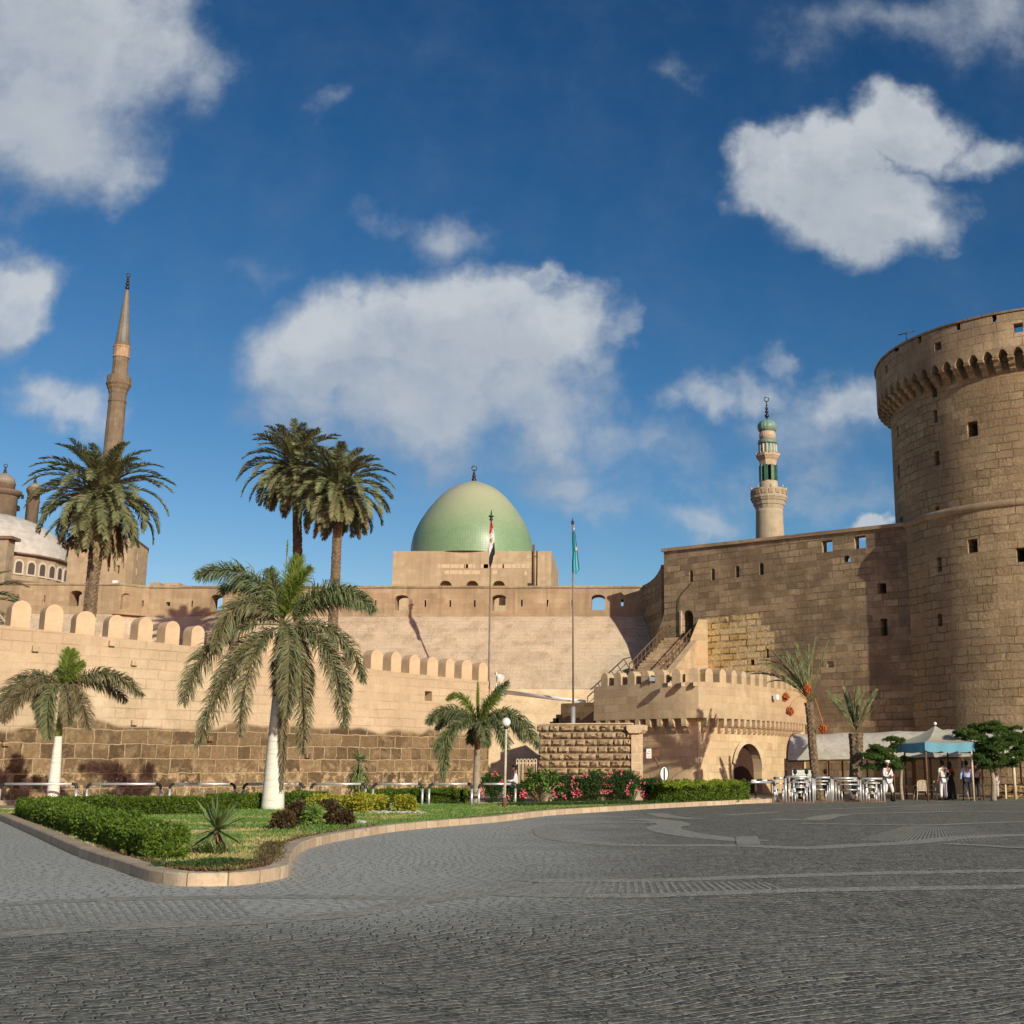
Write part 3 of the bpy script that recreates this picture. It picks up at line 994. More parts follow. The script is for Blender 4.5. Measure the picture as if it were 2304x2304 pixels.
M['kerbb'] = kerb_mat()
mbk = MB().add(vs, fs)
ko = put("kerb", mbk, M['kerbb'], uv=False)
bmm = bmesh.new(); bmm.from_mesh(ko.data); bmesh.ops.recalc_face_normals(bmm, faces=bmm.faces); bmm.to_mesh(ko.data); bmm.free()
arc = [0]
for i in range(NO):
    arc.append(arc[-1] + (outline[(i + 1) % NO] - outline[i]).length)
lay = ko.data.uv_layers.new(name='UVMap')
for p in ko.data.polygons:
    ii = sorted(set(vi // 6 for vi in p.vertices))
    wrap = ii == [0, NO - 1]
    for li in p.loop_indices:
        vi = ko.data.loops[li].vertex_index
        a = arc[vi // 6]
        if wrap and vi // 6 == 0:
            a = arc[NO]
        lay.data[li].uv = (a, .5 + .2 * (vi % 6))
tag(ko, kind='structure')
lawn = sheet("lawn", [(p.x, p.y) for p in (inner if sgn > 0 else inner[::-1])], .135, M['lawn'])
bmm = bmesh.new(); bmm.from_mesh(lawn.data); bmesh.ops.triangulate(bmm, faces=bmm.faces); bmm.to_mesh(lawn.data); bmm.free()
LZ = .135

# second kerb at the far left, edge of the footpath by the wall
pa, pb = G(-140, 1812), G(26, 1812)
mb = MB()
mb.box(((pa.x + pb.x) / 2, (pa.y + pb.y) / 2 + .3, .09), ((pb - pa).length, .6, .2), math.atan2(pb.y - pa.y, pb.x - pa.x))
tag(put("kerb_stones", mb, M['kerb']), kind='structure')


# ================================================================== FRONT WALL
def walls(path, z0s, z1s, thick, mb=None, inward=None):
    """solid wall along path (front face on the right-hand / camera side), thickness backwards"""
    mb = mb or MB()
    vs, fs = [], []
    n = len(path)
    for i, p in enumerate(path):
        d = (path[min(i + 1, n - 1)] - path[max(i - 1, 0)])
        d.z = 0
        d.normalize()
        nn = Vector((-d.y, d.x, 0)) * thick
        z0 = z0s[i] if hasattr(z0s, '__len__') else z0s
        z1 = z1s[i] if hasattr(z1s, '__len__') else z1s
        q = p + nn
        vs += [(p.x, p.y, z0), (p.x, p.y, z1), (q.x, q.y, z1), (q.x, q.y, z0)]
    for i in range(n - 1):
        for k in range(4):
            fs.append((i * 4 + k, (i + 1) * 4 + k, (i + 1) * 4 + (k + 1) % 4, i * 4 + (k + 1) % 4))
    fs.append((0, 1, 2, 3))
    b = (n - 1) * 4
    fs.append((b + 3, b + 2, b + 1, b))
    return mb.add(vs, fs)


def fixn(o):
    bm_ = bmesh.new(); bm_.from_mesh(o.data); bmesh.ops.recalc_face_normals(bm_, faces=bm_.faces); bm_.to_mesh(o.data); bm_.free()
    return o


fw_key = [(-420, 47.0, 1352), (-90, 50.3, 1394), (0, 52.5, 1406), (322, 57.0, 1442), (576, 62.0, 1471), (850, 68.0, 1507), (1103, 75.0, 1534)]
fw = smooth_path([P(u, v, Y) for u, Y, v in fw_key], 6)
FW = fw
wall1 = thing("battlement_wall", "long sunlit peach stone wall with round topped merlons behind the lawn palms", "wall", (fw[12].x, fw[12].y, 0))
fwf = [Vector((p.x, p.y, 0)) for p in fw]
arcw = [0]
for i in range(len(fwf) - 1):
    arcw.append(arcw[-1] + (fwf[i + 1] - fwf[i]).length)


def uv_path(path, arcs):
    def fn(x, y, z, n):
        best, bu = 1e9, 0
        for i in range(len(path) - 1):
            a, b = path[i], path[i + 1]
            dx, dy = b.x - a.x, b.y - a.y
            L2 = dx * dx + dy * dy
            t = ((x - a.x) * dx + (y - a.y) * dy) / L2
            t = min(1, max(0, t))
            q = (a.x + dx * t - x) ** 2 + (a.y + dy * t - y) ** 2
            if q < best:
                best, bu = q, arcs[i] + t * math.sqrt(L2)
        if abs(n.z) > .8:
            return (bu, z + math.sqrt(best))
        return (bu + (0 if best < .01 else .37), z)
    return fn


mbw = walls(fwf, -.3, [p.z for p in fw], 1.3)
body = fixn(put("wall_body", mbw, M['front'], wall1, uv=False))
cut = MB()
for (u, v, s) in ((967, 1566, .28),):
    i = 30
    c = PW(u, v, fwf[28], fwf[29])
    d = (fwf[29] - fwf[28]).normalized()
    n_ = Vector((-d.y, d.x, 0))
    cut.prism([(-s, -s), (s, -s), (s, s), (-s, s)], c - n_ * .2, d, (0, 0, 1), n_ * 1.0)
boolean(body, cut, uv_path(fwf, arcw))
# protruding header stones
mb = MB()
for (u, v) in ((78, 1460), (300, 1626), (470, 1662), (10, 1672), (300, 1492), (250, 1448), (690, 1700), (820, 1706)):
    for i in range(len(fwf) - 1):
        pass
    best = None
    for i in range(len(fwf) - 1):
        c = PW(u, v, fwf[i], fwf[i + 1])
        t = (c - fwf[i]).dot((fwf[i + 1] - fwf[i]).normalized())
        if -.01 <= t <= (fwf[i + 1] - fwf[i]).length + .01 and c.z > .3:
            best = (c, (fwf[i + 1] - fwf[i]).normalized())
    if best:
        c, d = best
        mb.box((c.x, c.y, c.z), (.26, .36, .24), math.atan2(d.y, d.x))
put("projecting_stone", mb, M['front'], wall1)
# merlons as parts
mm = MB()
ap = arch_poly(.80, 1.17, 7)
mm.prism(ap, (0, 0, 0), (1, 0, 0), (0, 0, 1), (0, .72, 0))
mme = mm.mesh("merlon")
mme.materials.append(M['merlon'])
set_uv(mme)


def along(path, arcs, s):
    for i in range(len(path) - 1):
        if arcs[i + 1] >= s:
            t = (s - arcs[i]) / (arcs[i + 1] - arcs[i])
            return path[i].lerp(path[i + 1], t), (path[i + 1] - path[i]).normalized()
    return path[-1], (path[-1] - path[-2]).normalized()


def along_z(zs, arcs, s):
    for i in range(len(arcs) - 1):
        if arcs[i + 1] >= s:
            t = (s - arcs[i]) / (arcs[i + 1] - arcs[i])
            return zs[i] * (1 - t) + zs[i + 1] * t
    return zs[-1]


zs_ = [p.z for p in fw]
# arc position of u=43 merlon
best = min(range(2000), key=lambda k: abs((lambda q: UC + F * q.x / q.y / (1.0) - 43)(along(fwf, arcw, arcw[-1] * k / 2000)[0])))
s0 = arcw[-1] * best / 2000
SPC = 1.40
k0 = -int(s0 / SPC)
s = s0 + k0 * SPC
while s < arcw[-1] - .45:
    if s > .5:
        p, d = along(fwf, arcw, s)
        z = along_z(zs_, arcw, s)
        o = bpy.data.objects.new("merlon", mme)
        COL.objects.link(o)
        o.parent = wall1
        n_ = Vector((-d.y, d.x, 0))
        q = p + n_ * .03
        o.location = Vector((q.x, q.y, z - .04)) - wall1.location
        o.rotation_euler = (0, 0, math.atan2(d.y, d.x) + random.uniform(-.02, .02))
        o.scale = (random.uniform(.88, 1.1), 1, random.uniform(.90, 1.06))
    s += SPC
# end block of the parapet at the right
pe, de = along(fwf, arcw, arcw[-1] - .35)

# low pale wall continuing to the gatehouse
La, Lb = P(1086, 1549, 78.5), P(1352, 1549, 80.0)
lz = La.z
mb = walls([Vector((La.x, La.y, 0)), Vector((Lb.x, Lb.y, 0))], -.2, lz, 1.0)
lw = single("limestone_wall", mb, M['lime'], "low wall of small pale limestone blocks between battlement wall and gatehouse", "wall")
fixn(lw)

# ================================================================== BACK WALL (parapet over battered glacis)
bp = [Vector((-80, 86.5, 0)), Vector((-36.8, 87.9, 0)), Vector((-35.2, 89.3, 0)), Vector((5.5, 89.3, 0))]
bw = thing("rampart_wall", "high rampart wall with sloping pale masonry and a brown parapet below the green dome", "wall", (-15, 91, 0))
mb = walls(bp, 12.36, 14.46, 1.6)
par = fixn(put("parapet", mb, M['parapet'], bw))
cut = MB()
for (u, v, w, h, a) in ((904, 1356, 1.0, 1.15, 1), (1123, 1356, 1.05, 1.2, 1), (1346, 1355, 1.0, 1.15, 1), (487, 1355, .9, 1.15, 1), (170, 1346, .9, 1.15, 1), (279, 1352, .55, 1.2, 1),
                        (957, 1358, .13, .5, 0), (1013, 1358, .13, .5, 0), (1068, 1358, .13, .5, 0), (1174, 1357, .13, .5, 0), (1232, 1357, .13, .5, 0), (1288, 1357, .14, .5, 0), (1400, 1356, .18, .5, 0), (1457, 1356, .15, .5, 0),
                        (432, 1359, .12, .5, 0), (378, 1359, .3, .3, 0), (324, 1359, .12, .45, 0), (845, 1358, .12, .5, 0), (790, 1358, .12, .5, 0), (735, 1358, .12, .5, 0), (545, 1358, .12, .5, 0), (600, 1358, .12, .5, 0), (100, 1347, .12, .5, 0), (40, 1345, .12, .5, 0)):
    seg = 2 if u > 300 else 0
    c = PW(u, v, bp[seg], bp[seg + 1])
    poly = arch_poly(w, h, 5, h_spring=h * .78) if a else [(-w / 2, 0), (w / 2, 0), (w / 2, h), (-w / 2, h)]
    depth = .9 if u in (279,) else 2.4
    cut.prism(poly, (c.x, c.y - .4, c.z - h / 2), (1, 0, 0), (0, 0, 1), (0, depth, 0))
boolean(par, cut)
mb = walls([p + Vector((0, -.09, 0)) for p in bp], 14.464, 14.62, 1.78)
fixn(put("coping", mb, M['towerp'], bw))
# glacis
prof = [(89.36, 12.38), (88.7, 11.7), (87.2, 9.8), (85.4, 7.6), (83.8, 5.2), (82.4, 2.6), (81.4, 0), (81.2, -.3)]
vs, fs = [], []
xs = [(-80, -3.0), (-37.4, -1.4), (-35.9, 0), (-20, 0), (-5, 0), (8, 0)]
for (yy_, zz_) in prof:
    for (xx_, oy) in xs:
        vs.append((xx_, yy_ + oy, zz_))
nx = len(xs)
for i in range(len(prof) - 1):
    for j in range(nx - 1):
        fs.append((i * nx + j, i * nx + j + 1, (i + 1) * nx + j + 1, (i + 1) * nx + j))
b_ = len(vs)
mb = MB().add(vs, fs)
gl = put("battered_base", mb, M['glacis'], bw)
fixn(gl)
if sum(p.normal.y for p in gl.data.polygons) > 0:
    gl.data.flip_normals()
def gl_uv(x, y, z, n):
    return (x, z * 1.25)
set_uv(gl.data, woff(gl), gl_uv)

# floor / terrace behind the rampart
sheet("terrace", [(-80, 90.9), (30, 90.9), (30, 180), (-80, 180)], 12.1, M['soil'])

# ================================================================== CURTAIN WALL
CA, CB = Vector((2.92, 83.6, 0)), Vector((17.9, 70.9, 0))
cd = (CB - CA).normalized()
cn = Vector((-cd.y, cd.x, 0))    # away from camera
CL = (CB - CA).length
czt, cze = 16.2, 15.62
cur = thing("curtain_wall", "tall brown curtain wall with slit windows adjoining the round tower", "wall", (10, 79, 0))
mb = MB()
poly = [(-3.4, -.2), (CL + 1.2, -.2), (CL + 1.2, cze), (0, czt), (0, 11.9), (-.25, 11.3), (-.95, 10.0), (-1.7, 8.3), (-2.4, 6.0), (-3.1, 3.0)]
mb.prism(poly, CA, cd, (0, 0, 1), cn * 2.6)
cb = fixn(put("wall_body", mb, M['curtain'], cur))
cut = MB()


def cut_at(cut, u, v, w, h, depth, arch=False, A=CA, B=CB, pointed=False, hs=None):
    c = PW(u, v, A, B)
    d = (Vector(B) - Vector(A)).normalized()
    n_ = Vector((-d.y, d.x, 0))
    poly = arch_poly(w, h, 5, pointed, hs) if arch else [(-w / 2, 0), (w / 2, 0), (w / 2, h), (-w / 2, h)]
    cut.prism(poly, c - n_ * .5 - Vector((0, 0, h / 2)), d, (0, 0, 1), n_ * (depth + .5))
    return c


for (u, v, w, h, dp, ar) in ((1555, 1296, .32, .8, 1.9, 1), (1604, 1292, .32, .8, 1.9, 1), (1659, 1286, .32, .8, 4, 1), (1713, 1280, .34, .8, 1.9, 1),
                             (1861, 1229, .78, .74, 4, 0), (1935, 1220, .82, .78, 4, 0), (1905, 1257, .50, .42, 4, 1), (1984, 1324, .60, .66, 2.0, 0), (1989, 1411, .46, 1.05, .7, 0),
                             (1727, 1470, .18, .6, 1.5, 0), (1693, 1490, .3, .35, .5, 0), (1868, 1495, .5, .4, .12, 0)):
    cut_at(cut, u, v, w, h, dp, ar)
dc = cut_at(cut, 1548, 1405, .92, 1.95, 1.2, True)
nb = MB().prism([(.9, 12.9), (CL + 1.6, 12.9), (CL + 1.6, 17.5), (.9, 17.5)], CA + cn * .62, cd, (0, 0, 1), cn * 3)
boolean(cb, nb)
boolean(cb, cut)
DOORC = dc
mb = MB()
mb.prism([(-.15, 0), (CL + .6, cze - czt), (CL + .6, cze - czt + .22), (-.15, .22)], CA - cn * .14 + Vector((0, 0, czt + .003)), cd, (0, 0, 1), cn * .9)
fixn(put("coping", mb, M['towerp'], cur))
mb = MB()     # plinth string at the foot
q0 = PW(1856, 1625, CA, CB)
mb.prism([((q0 - CA).dot(cd) - 6.5, 0), (CL + .5, 0), (CL + .5, q0.z), ((q0 - CA).dot(cd) - 6.5, q0.z)], CA - cn * .12, cd, (0, 0, 1), cn * .117)
fixn(put("plinth", mb, M['curtain'], cur))
# door leaf in the doorway
mb = MB()
mb.prism(arch_poly(.9, 1.92, 5), dc + cn * .75 - Vector((0, 0, .97)), cd, (0, 0, 1), cn * .08)
fixn(put("door", mb, plain("weathered_door", (.10, .065, .045), .8, vary=.3), cur))
mb = MB()
mb.box(dc - cn * .02 - cd * .56, (.14, .2, 1.95), math.atan2(cd.y, cd.x))
put("door_post", mb, M['kerb'], cur)
# cable sagging from the first slit
a_, b_, c_ = PW(1556, 1312, CA, CB), PW(1530, 1345, CA, CB), PW(1527, 1380, CA, CB)
mb = MB().tube(smooth_path([a_ - cn * .05, b_ - cn * .05, c_ - cn * .05], 6), .02, 5)
put("cable", mb, M['black'], cur)
# return wall to the rampart
mb = MB()
vs = []
rp = []
for i in range(7):
    t = i / 6
    x0 = 2.75 - 1.3 * t ** 1.6
    rp.append((x0, 84.3 + 5.2 * t, 15.4 - .75 * math.sin(t * math.pi / 2)))
vs, fs = [], []
for (x_, y_, z_) in rp:
    vs += [(x_, y_, 0), (x_, y_, z_), (x_ + 1.6, y_, z_), (x_ + 1.6, y_, 0)]
for i in range(6):
    for k in range(4):
        fs.append((i * 4 + k, (i + 1) * 4 + k, (i + 1) * 4 + (k + 1) % 4, i * 4 + (k + 1) % 4))
fs += [(0, 1, 2, 3), (27, 26, 25, 24)]
mb.add(vs, fs)
fixn(put("return_wall", mb, M['curtain'], cur))

# ================================================================== ROUND TOWER
TC = Vector((26.55, 73.35, 0))
RU, RL, RP = 9.4, 9.62, 10.22


def tower_uv(x, y, z, n):
    a = math.atan2(y - TC.y, x - TC.x)
    if a > 1.2:
        a -= 2 * math.pi
    return (a * 9.5, z)


def on_cyl(u, v, r):
    x, y, z = ray(u, v)
    A_ = x * x + y * y
    B_ = -2 * (x * TC.x + y * TC.y)
    C_ = TC.x ** 2 + TC.y ** 2 - r * r
    D_ = max(B_ * B_ - 4 * A_ * C_, 0)
    s = (-B_ - math.sqrt(D_)) / (2 * A_)
    return Vector((x * s, y * s, EYE + z * s))


tw = thing("round_tower", "massive round brown stone tower with machicolated parapet at the right edge", "tower", TC)
mb = MB().lathe([(RL + .25, -.2), (RL + .12, 2.0), (RL, 6), (RL - .02, 15.65)], 200, TC, smooth=False)
lo = put("lower_wall", mb, M['tower'], tw, uv=False)
cut = MB()


def cutc(cut, u, v, w, h, r, depth):
    c = on_cyl(u, v, r)
    d = Vector((TC.x - c.x, TC.y - c.y, 0)).normalized()
    tx = Vector((d.y, -d.x, 0))
    cut.prism([(-w / 2, 0), (w / 2, 0), (w / 2, h), (-w / 2, h)], c - d * .4 - Vector((0, 0, h / 2)), tx, (0, 0, 1), d * (depth + .4))


for (u, v, w, h) in ((2113, 1270, .38, .85), (2188, 1228, .62, .78), (2297, 1248, .5, .8), (2114, 1395, .36, .72), (2040, 1335, .3, .5)):
    cutc(cut, u, v, w, h, RL, 2.5)
boolean(lo, cut, tower_uv)
mb = MB().lathe([(RU + .0, 15.66), (RU, 24.65)], 200, TC, smooth=False)
up_ = put("upper_wall", mb, M['tower'], tw, uv=False)
cut = MB()
for (u, v, w, h) in ((2102, 879, .42, .85), (2018, 907, .45, .45), (2105, 937, .30, .78), (2020, 971, .35, .7), (2188, 965, .66, .9), (2108, 1031, .40, .88), (2022, 1062, .4, .9), (2109, 1156, .32, .85), (2028, 1180, .6, .8), (2340, 1000, .5, .8)):
    cutc(cut, u, v, w, h, RU, 2.5)
boolean(up_, cut, tower_uv)
for o in (lo, up_):
    for p in o.data.polygons:
        p.use_smooth = False
mb = MB()
pr = []
for i in range(9):
    a = -math.pi / 2 + math.pi * i / 8
    pr.append((RU + .08 + .27 * math.cos(a), 15.75 + .26 * math.sin(a)))
mb.lathe(pr, 120, TC, cap=False)
put("moulding", mb, M['towerp'], tw, uvfn=tower_uv)
# parapet ring
mb = MB()
ZP0, ZP1, ZT = 24.02, 24.68, 26.5
N_C = 76
vs, fs = [], []
sub = 8
tot = N_C * sub
for i in range(tot):
    k = i % sub
    s = (k / sub - .5) * 2          # -1..1 across the bay
    w = .62
    zb = ZP0 + (math.sqrt(max(0, 1 - (s / w) ** 2)) * .42 if abs(s) < w else 0)
    if abs(abs(s) - w) < .01:
        zb = ZP0
    an = 2 * math.pi * i / tot
    cx_, sy_ = math.cos(an), math.sin(an)
    vs += [(TC.x + RP * cx_, TC.y + RP * sy_, zb), (TC.x + RP * cx_, TC.y + RP * sy_, ZT), (TC.x + (RP - .75) * cx_, TC.y + (RP - .75) * sy_, ZT), (TC.x + (RP - .75) * cx_, TC.y + (RP - .75) * sy_, zb)]
for i in range(tot):
    j = (i + 1) % tot
    for k in range(4):
        fs.append((i * 4 + k, j * 4 + k, j * 4 + (k + 1) % 4, i * 4 + (k + 1) % 4))
mb.add(vs, fs)
pp = fixn(put("parapet", mb, M['towerp'], tw, uv=False))
cut = MB()
for (u, v, w, h) in ((1994, 831, .5, .55), (2017, 785, .5, .36), (2069, 764, .3, .42), (2110, 779, .48, .5), (2156, 735, .26, .42), (2237, 715, .26, .5), (2291, 737, .52, .55)):
    cutc(cut, u, v, w, h, RP, 1.6)
boolean(pp, cut, tower_uv)
mb = MB().lathe([(RP + .06, ZT + .003), (RP + .1, ZT + .12), (RP - .1, ZT + .16), (RP - .8, ZT + .16), (RP - .8, ZT + .003)], 120, TC, smooth=False, cap=False)
put("coping", mb, M['towerp'], tw, uvfn=tower_uv)
mb = MB()
for i in range(N_C):
    an = 2 * math.pi * i / N_C
    d = Vector((math.cos(an), math.sin(an), 0))
    tx = Vector((-d.y, d.x, 0))
    poly = [(RU - .05, 23.25), (RU + .12, 23.3), (RU + .26, 23.42), (RU + .28, 23.56), (RU + .5, 23.62), (RU + .56, 23.76), (RU + .58, 23.82), (RP - .02, 23.9), (RP - .015, ZP0 + .02), (RU - .05, ZP0 + .02)]
    mb.prism(poly, TC - tx * .17, d, (0, 0, 1), tx * .34)
cb_ = put("corbel", mb, M['towerp'], tw, uvfn=tower_uv)
cb_.name = "corbel_course"
fixn(cb_)
# roof inside
mb = MB().lathe([(RU - .2, 24.66), (RU - .2, 24.75)], 60, TC)
put("tower_roof", mb, M['soil'], tw)
# small aerial on the rim
q = on_cyl(2035, 757, RP)
mb = MB().bar(q + Vector((.2, .3, -.1)), q + Vector((.2, .3, .35)), .03).bar(q + Vector((-.3, .3, .2)), q + Vector((.7, .2, .42)), .03)
single("roof_bracket", mb, M['metal_dark'], "small dark metal bracket lying on the rim of the round tower", "bracket")

# ================================================================== GATEHOUSE BASTION
bkeys = [(1336, 68.2), (1450, 65.7), (1530, 64.4), (1572, 64.0), (1586, 64.1), (1640, 65.2), (1700, 67.4), (1760, 70.5), (1815, 75.0)]
bout = [Vector((P(u, 1600, Y).x, Y, 0)) for u, Y in bkeys]
bout = [bout[0]] + smooth_path(bout[0:4], 4)[1:] + smooth_path(bout[4:], 4)


def offs(path, dist):
    out = []
    n = len(path)
    for i in range(n):
        d = (path[min(i + 1, n - 1)] - path[max(i - 1, 0)]).normalized()
        out.append(path[i] + Vector((-d.y, d.x, 0)) * dist)
    return out


barc = [0]
for i in range(len(bout) - 1):
    barc.append(barc[-1] + (bout[i + 1] - bout[i]).length)
binn = offs(bout, .5)
iarc = [0]
for i in range(len(binn) - 1):
    iarc.append(iarc[-1] + (binn[i + 1] - binn[i]).length)
gh = thing("gatehouse", "curved stone gatehouse with merlons, a row of corbels and a dark arched gateway", "gatehouse", (bout[5].x, bout[5].y + 2, 0))
BZ0, BZ1 = 3.98, 5.86
mb = MB()
poly3 = [(p.x, p.y) for p in binn] + [(12.6, 79), (-1.4, 79)]
n = len(poly3)
vs = [(x, y, -.2) for x, y in poly3] + [(x, y, 4.9) for x, y in poly3]
fs = [tuple(range(n)), tuple(range(2 * n - 1, n - 1, -1))] + [(i, (i + 1) % n, (i + 1) % n + n, i + n) for i in range(n)]
mb.add(vs, fs)
low = fixn(put("lower_wall", mb, M['bastion2'], gh, uv=False))
cut = MB()
# the gate
gi_ = min(range(len(binn) - 1), key=lambda i: abs(UC + F * (binn[i].x + binn[i + 1].x) / (binn[i].y + binn[i + 1].y) / 1.03 - 1686))
gA, gB = binn[gi_], binn[gi_ + 1]
c = PW(1686, 1780, gA, gB)
gd = (gB - gA).normalized()
gn = Vector((-gd.y, gd.x, 0))
gw = 3.2
cut.prism(arch_poly(gw, 2.72, 8, h_spring=1.35), Vector((c.x, c.y, .02)) - gn * .9, gd, (0, 0, 1), gn * 5.2)
boolean(low, cut, uv_path(binn, iarc))
GATE = Vector((c.x, c.y, 0))
mb = MB()
arr = arch_poly(gw + .02, 2.96, 8, h_spring=1.76)[1:]
mb.prism(arch_poly(gw - .02, 2.7, 8, h_spring=1.34), GATE + gn * .5, gd, (0, 0, 1), gn * .12)
put("gate_leaf", mb, plain("old_wooden_gate", (.055, .022, .014), .8, vary=.4), gh)
# parapet
mb = walls(bout, BZ0, BZ1, .85)
fixn(put("parapet", mb, M['bastion'], gh, uvfn=uv_path(bout, barc)))
# corbels as parts
mc = MB()
mc.prism([(0, 0), (.08, 0), (.2, .12), (.22, .26), (.44, .34), (.47, .46), (.49, .74), (0, .74)], (-.11, 0, 0), (0, -1, 0), (0, 0, 1), (.22, 0, 0))
cme = mc.mesh("corbel"); cme.materials.append(M['bastion'])
bmm = bmesh.new(); bmm.from_mesh(cme); bmesh.ops.recalc_face_normals(bmm, faces=bmm.faces); bmm.to_mesh(cme); bmm.free()
set_uv(cme)
corner_s = min(iarc, key=lambda a: abs(a - iarc[min(range(len(binn)), key=lambda i: binn[i].y)]))
sl = []
s = .3
while s < corner_s - .25:
    sl.append((s, 1.25)); s += .72
s = corner_s + .3
while s < iarc[-1] - .1:
    sl.append((s, 1.0)); s += .60
for s, wd in sl:
    p, d = along(binn, iarc, s)
    o = bpy.data.objects.new("corbel", cme)
    COL.objects.link(o)
    o.parent = gh
    o.location = Vector((p.x, p.y, BZ0 - .742)) - gh.location
    o.rotation_euler = (0, 0, math.atan2(d.y, d.x))
    o.scale = (wd, 1, 1)
# merlons
mm2 = MB()
mm2.prism(arch_poly(.52, .74, 6, h_spring=.42), (0, 0, 0), (1, 0, 0), (0, 0, 1), (0, .55, 0))
mme2 = mm2.mesh("merlon"); mme2.materials.append(M['bastion'])
bmm = bmesh.new(); bmm.from_mesh(mme2); bmesh.ops.recalc_face_normals(bmm, faces=bmm.faces); bmm.to_mesh(mme2); bmm.free()
set_uv(mme2)
s = .75
while s < barc[-1] - .2:
    p, d = along(bout, barc, s)
    o = bpy.data.objects.new("merlon", mme2)
    COL.objects.link(o)
    o.parent = gh
    n_ = Vector((-d.y, d.x, 0))
    q = p + n_ * .05
    o.location = Vector((q.x, q.y, BZ1 - .01)) - gh.location
    o.rotation_euler = (0, 0, math.atan2(d.y, d.x))
    s += 1.0
# voussoir ring round the gate
mb = MB()
no, ni = 15, 15
pa_ = arch_poly(gw, 2.72, 8, h_spring=1.35)[2:-1]
pbig = arch_poly(gw + .6, 3.02, 8, h_spring=1.35)[2:-1]
for i in range(len(pa_) - 1):
    a0_, a1_, b0_, b1_ = pa_[i], pa_[i + 1], pbig[i], pbig[i + 1]
    mb.prism([a0_, b0_, b1_, a1_], GATE - gn * .04, gd, (0, 0, 1), gn * .038)
fixn(put("gate_arch", mb, M['lime'], gh))
# water spouts / stone brackets high on the parapet
mb = MB()
for u, v in ((1501, 1541), (1531, 1541), (1558, 1540)):
    c = P(u, v, 64.0)
    mb.box((c.x, c.y + .15, c.z), (.22, .9, .2), .3)
put("stone_spout", mb, M['bastion'], gh)
c = None

# dark stub wall left of the gatehouse
A_, B_ = P(1262, 1583, 72.6), P(1337, 1583, 71.2)
mb = walls([Vector((A_.x, A_.y, 0)), Vector((B_.x, B_.y, 0))], -.2, A_.z, 1.6)
for k in range(3):
    q = P(1262 - 7 * (k + 1) + 3, 1608 + k * 8, 72.8)
    mb.box((q.x, q.y + .5, q.z / 2), (.35, 1.4, q.z))
o = single("stub_wall", mb, M['darkstone'], "short dark brown masonry stub behind the rusticated wall and second flagpole", "wall")
fixn(o)

# ================================================================== RUSTICATED SCREEN WALL
RA, RB = P(1211, 1700, 52.6), P(1421, 1700, 51.8)
RA.z = RB.z = 0
rd = (RB - RA).normalized()
rn = Vector((-rd.y, rd.x, 0))
RLn = (RB - RA).length
rz1 = P(1320, 1645, 52.2).z
rw = thing("rusticated_wall", "free standing wall of rough rock faced blocks with a smooth pier at its right end", "wall", (RA + RB) / 2)
mb = MB().prism([(0, 0), (RLn, 0), (RLn, rz1), (0, rz1)], RA + rn * .06, rd, (0, 0, 1), rn * .55)
fixn(put("mortar_core", mb, plain("grey_mortar", (.16, .14, .11), .95), rw))
mb = MB()
nrow = 11
rh = (rz1 + .28) / nrow
rr = random.Random(3)
for r_ in range(nrow):
    z0 = rh * r_ + .012
    z1 = rh * (r_ + 1) - .022
    if r_ == nrow - 1:
        ext = .08
    else:
        ext = 0
    s = -ext
    while s < RLn + ext - .05:
        w = rr.uniform(.38, .80)
        if s + w > RLn + ext - .15:
            w = RLn + ext - s
        nx_, nz_ = 5, 4
        vs, fs = [], []
        tl = rr.uniform(-.04, .04)
        for iz in range(nz_ + 1):
            for ix in range(nx_ + 1):
                a, b = ix / nx_, iz / nz_
                e = min(a, 1 - a, b, 1 - b)
                bul = 0 if e == 0 else .10 + rr.uniform(-.05, .06) + tl * (a - .5)
                if r_ == nrow - 1:
                    bul += .06 * b if e else 0
                x_ = s + w * a + (0 if e == 0 else rr.uniform(-.012, .012))
                z_ = z0 + (z1 - z0) * b + (0 if e == 0 else rr.uniform(-.012, .012))
                q = RA + rd * (x_ + (.012 if ix == 0 else (-.012 if ix == nx_ else 0))) - rn * bul
                vs.append((q.x, q.y, z_))
        for iz in range(nz_):
            for ix in range(nx_):
                fs.append((iz * (nx_ + 1) + ix, iz * (nx_ + 1) + ix + 1, (iz + 1) * (nx_ + 1) + ix + 1, (iz + 1) * (nx_ + 1) + ix))
        # sides back to the core
        b0 = len(vs)
        ring = [ix for ix in range(nx_ + 1)] + [iz * (nx_ + 1) + nx_ for iz in range(1, nz_ + 1)] + [nz_ * (nx_ + 1) + ix for ix in range(nx_ - 1, -1, -1)] + [iz * (nx_ + 1) for iz in range(nz_ - 1, 0, -1)]
        for k in ring:
            q = Vector(vs[k]) + rn * .09
            vs.append(tuple(q))
        L_ = len(ring)
        for k in range(L_):
            fs.append((ring[(k + 1) % L_], ring[k], b0 + k, b0 + (k + 1) % L_))
        mb.add(vs, fs)
        s += w
o = put("rock_face_blocks", mb, stone("rock_face", (.34, .25, .155), (.44, .32, .20), (.40, .29, .18), 3, 3, 0, .05, 0, .9, (.26, .18, .11), .8, 0, .6, 1.5), rw)
fixn(o)
mb = MB()
q = RB + rd * .19 + rn * .25
mb.box((q.x, q.y, (rz1 - .1) / 2), (.36, .72, rz1 - .1), math.atan2(rd.y, rd.x))
put("pier", mb, M['lime'], rw)
mb = MB()
mb.prism([(-.24, 0), (.24, 0), (.36, .14), (.36, .34), (-.36, .34), (-.36, .14)], q - rn * .5 + Vector((0, 0, rz1 - .098)), rd, (0, 0, 1), rn * 1.0)
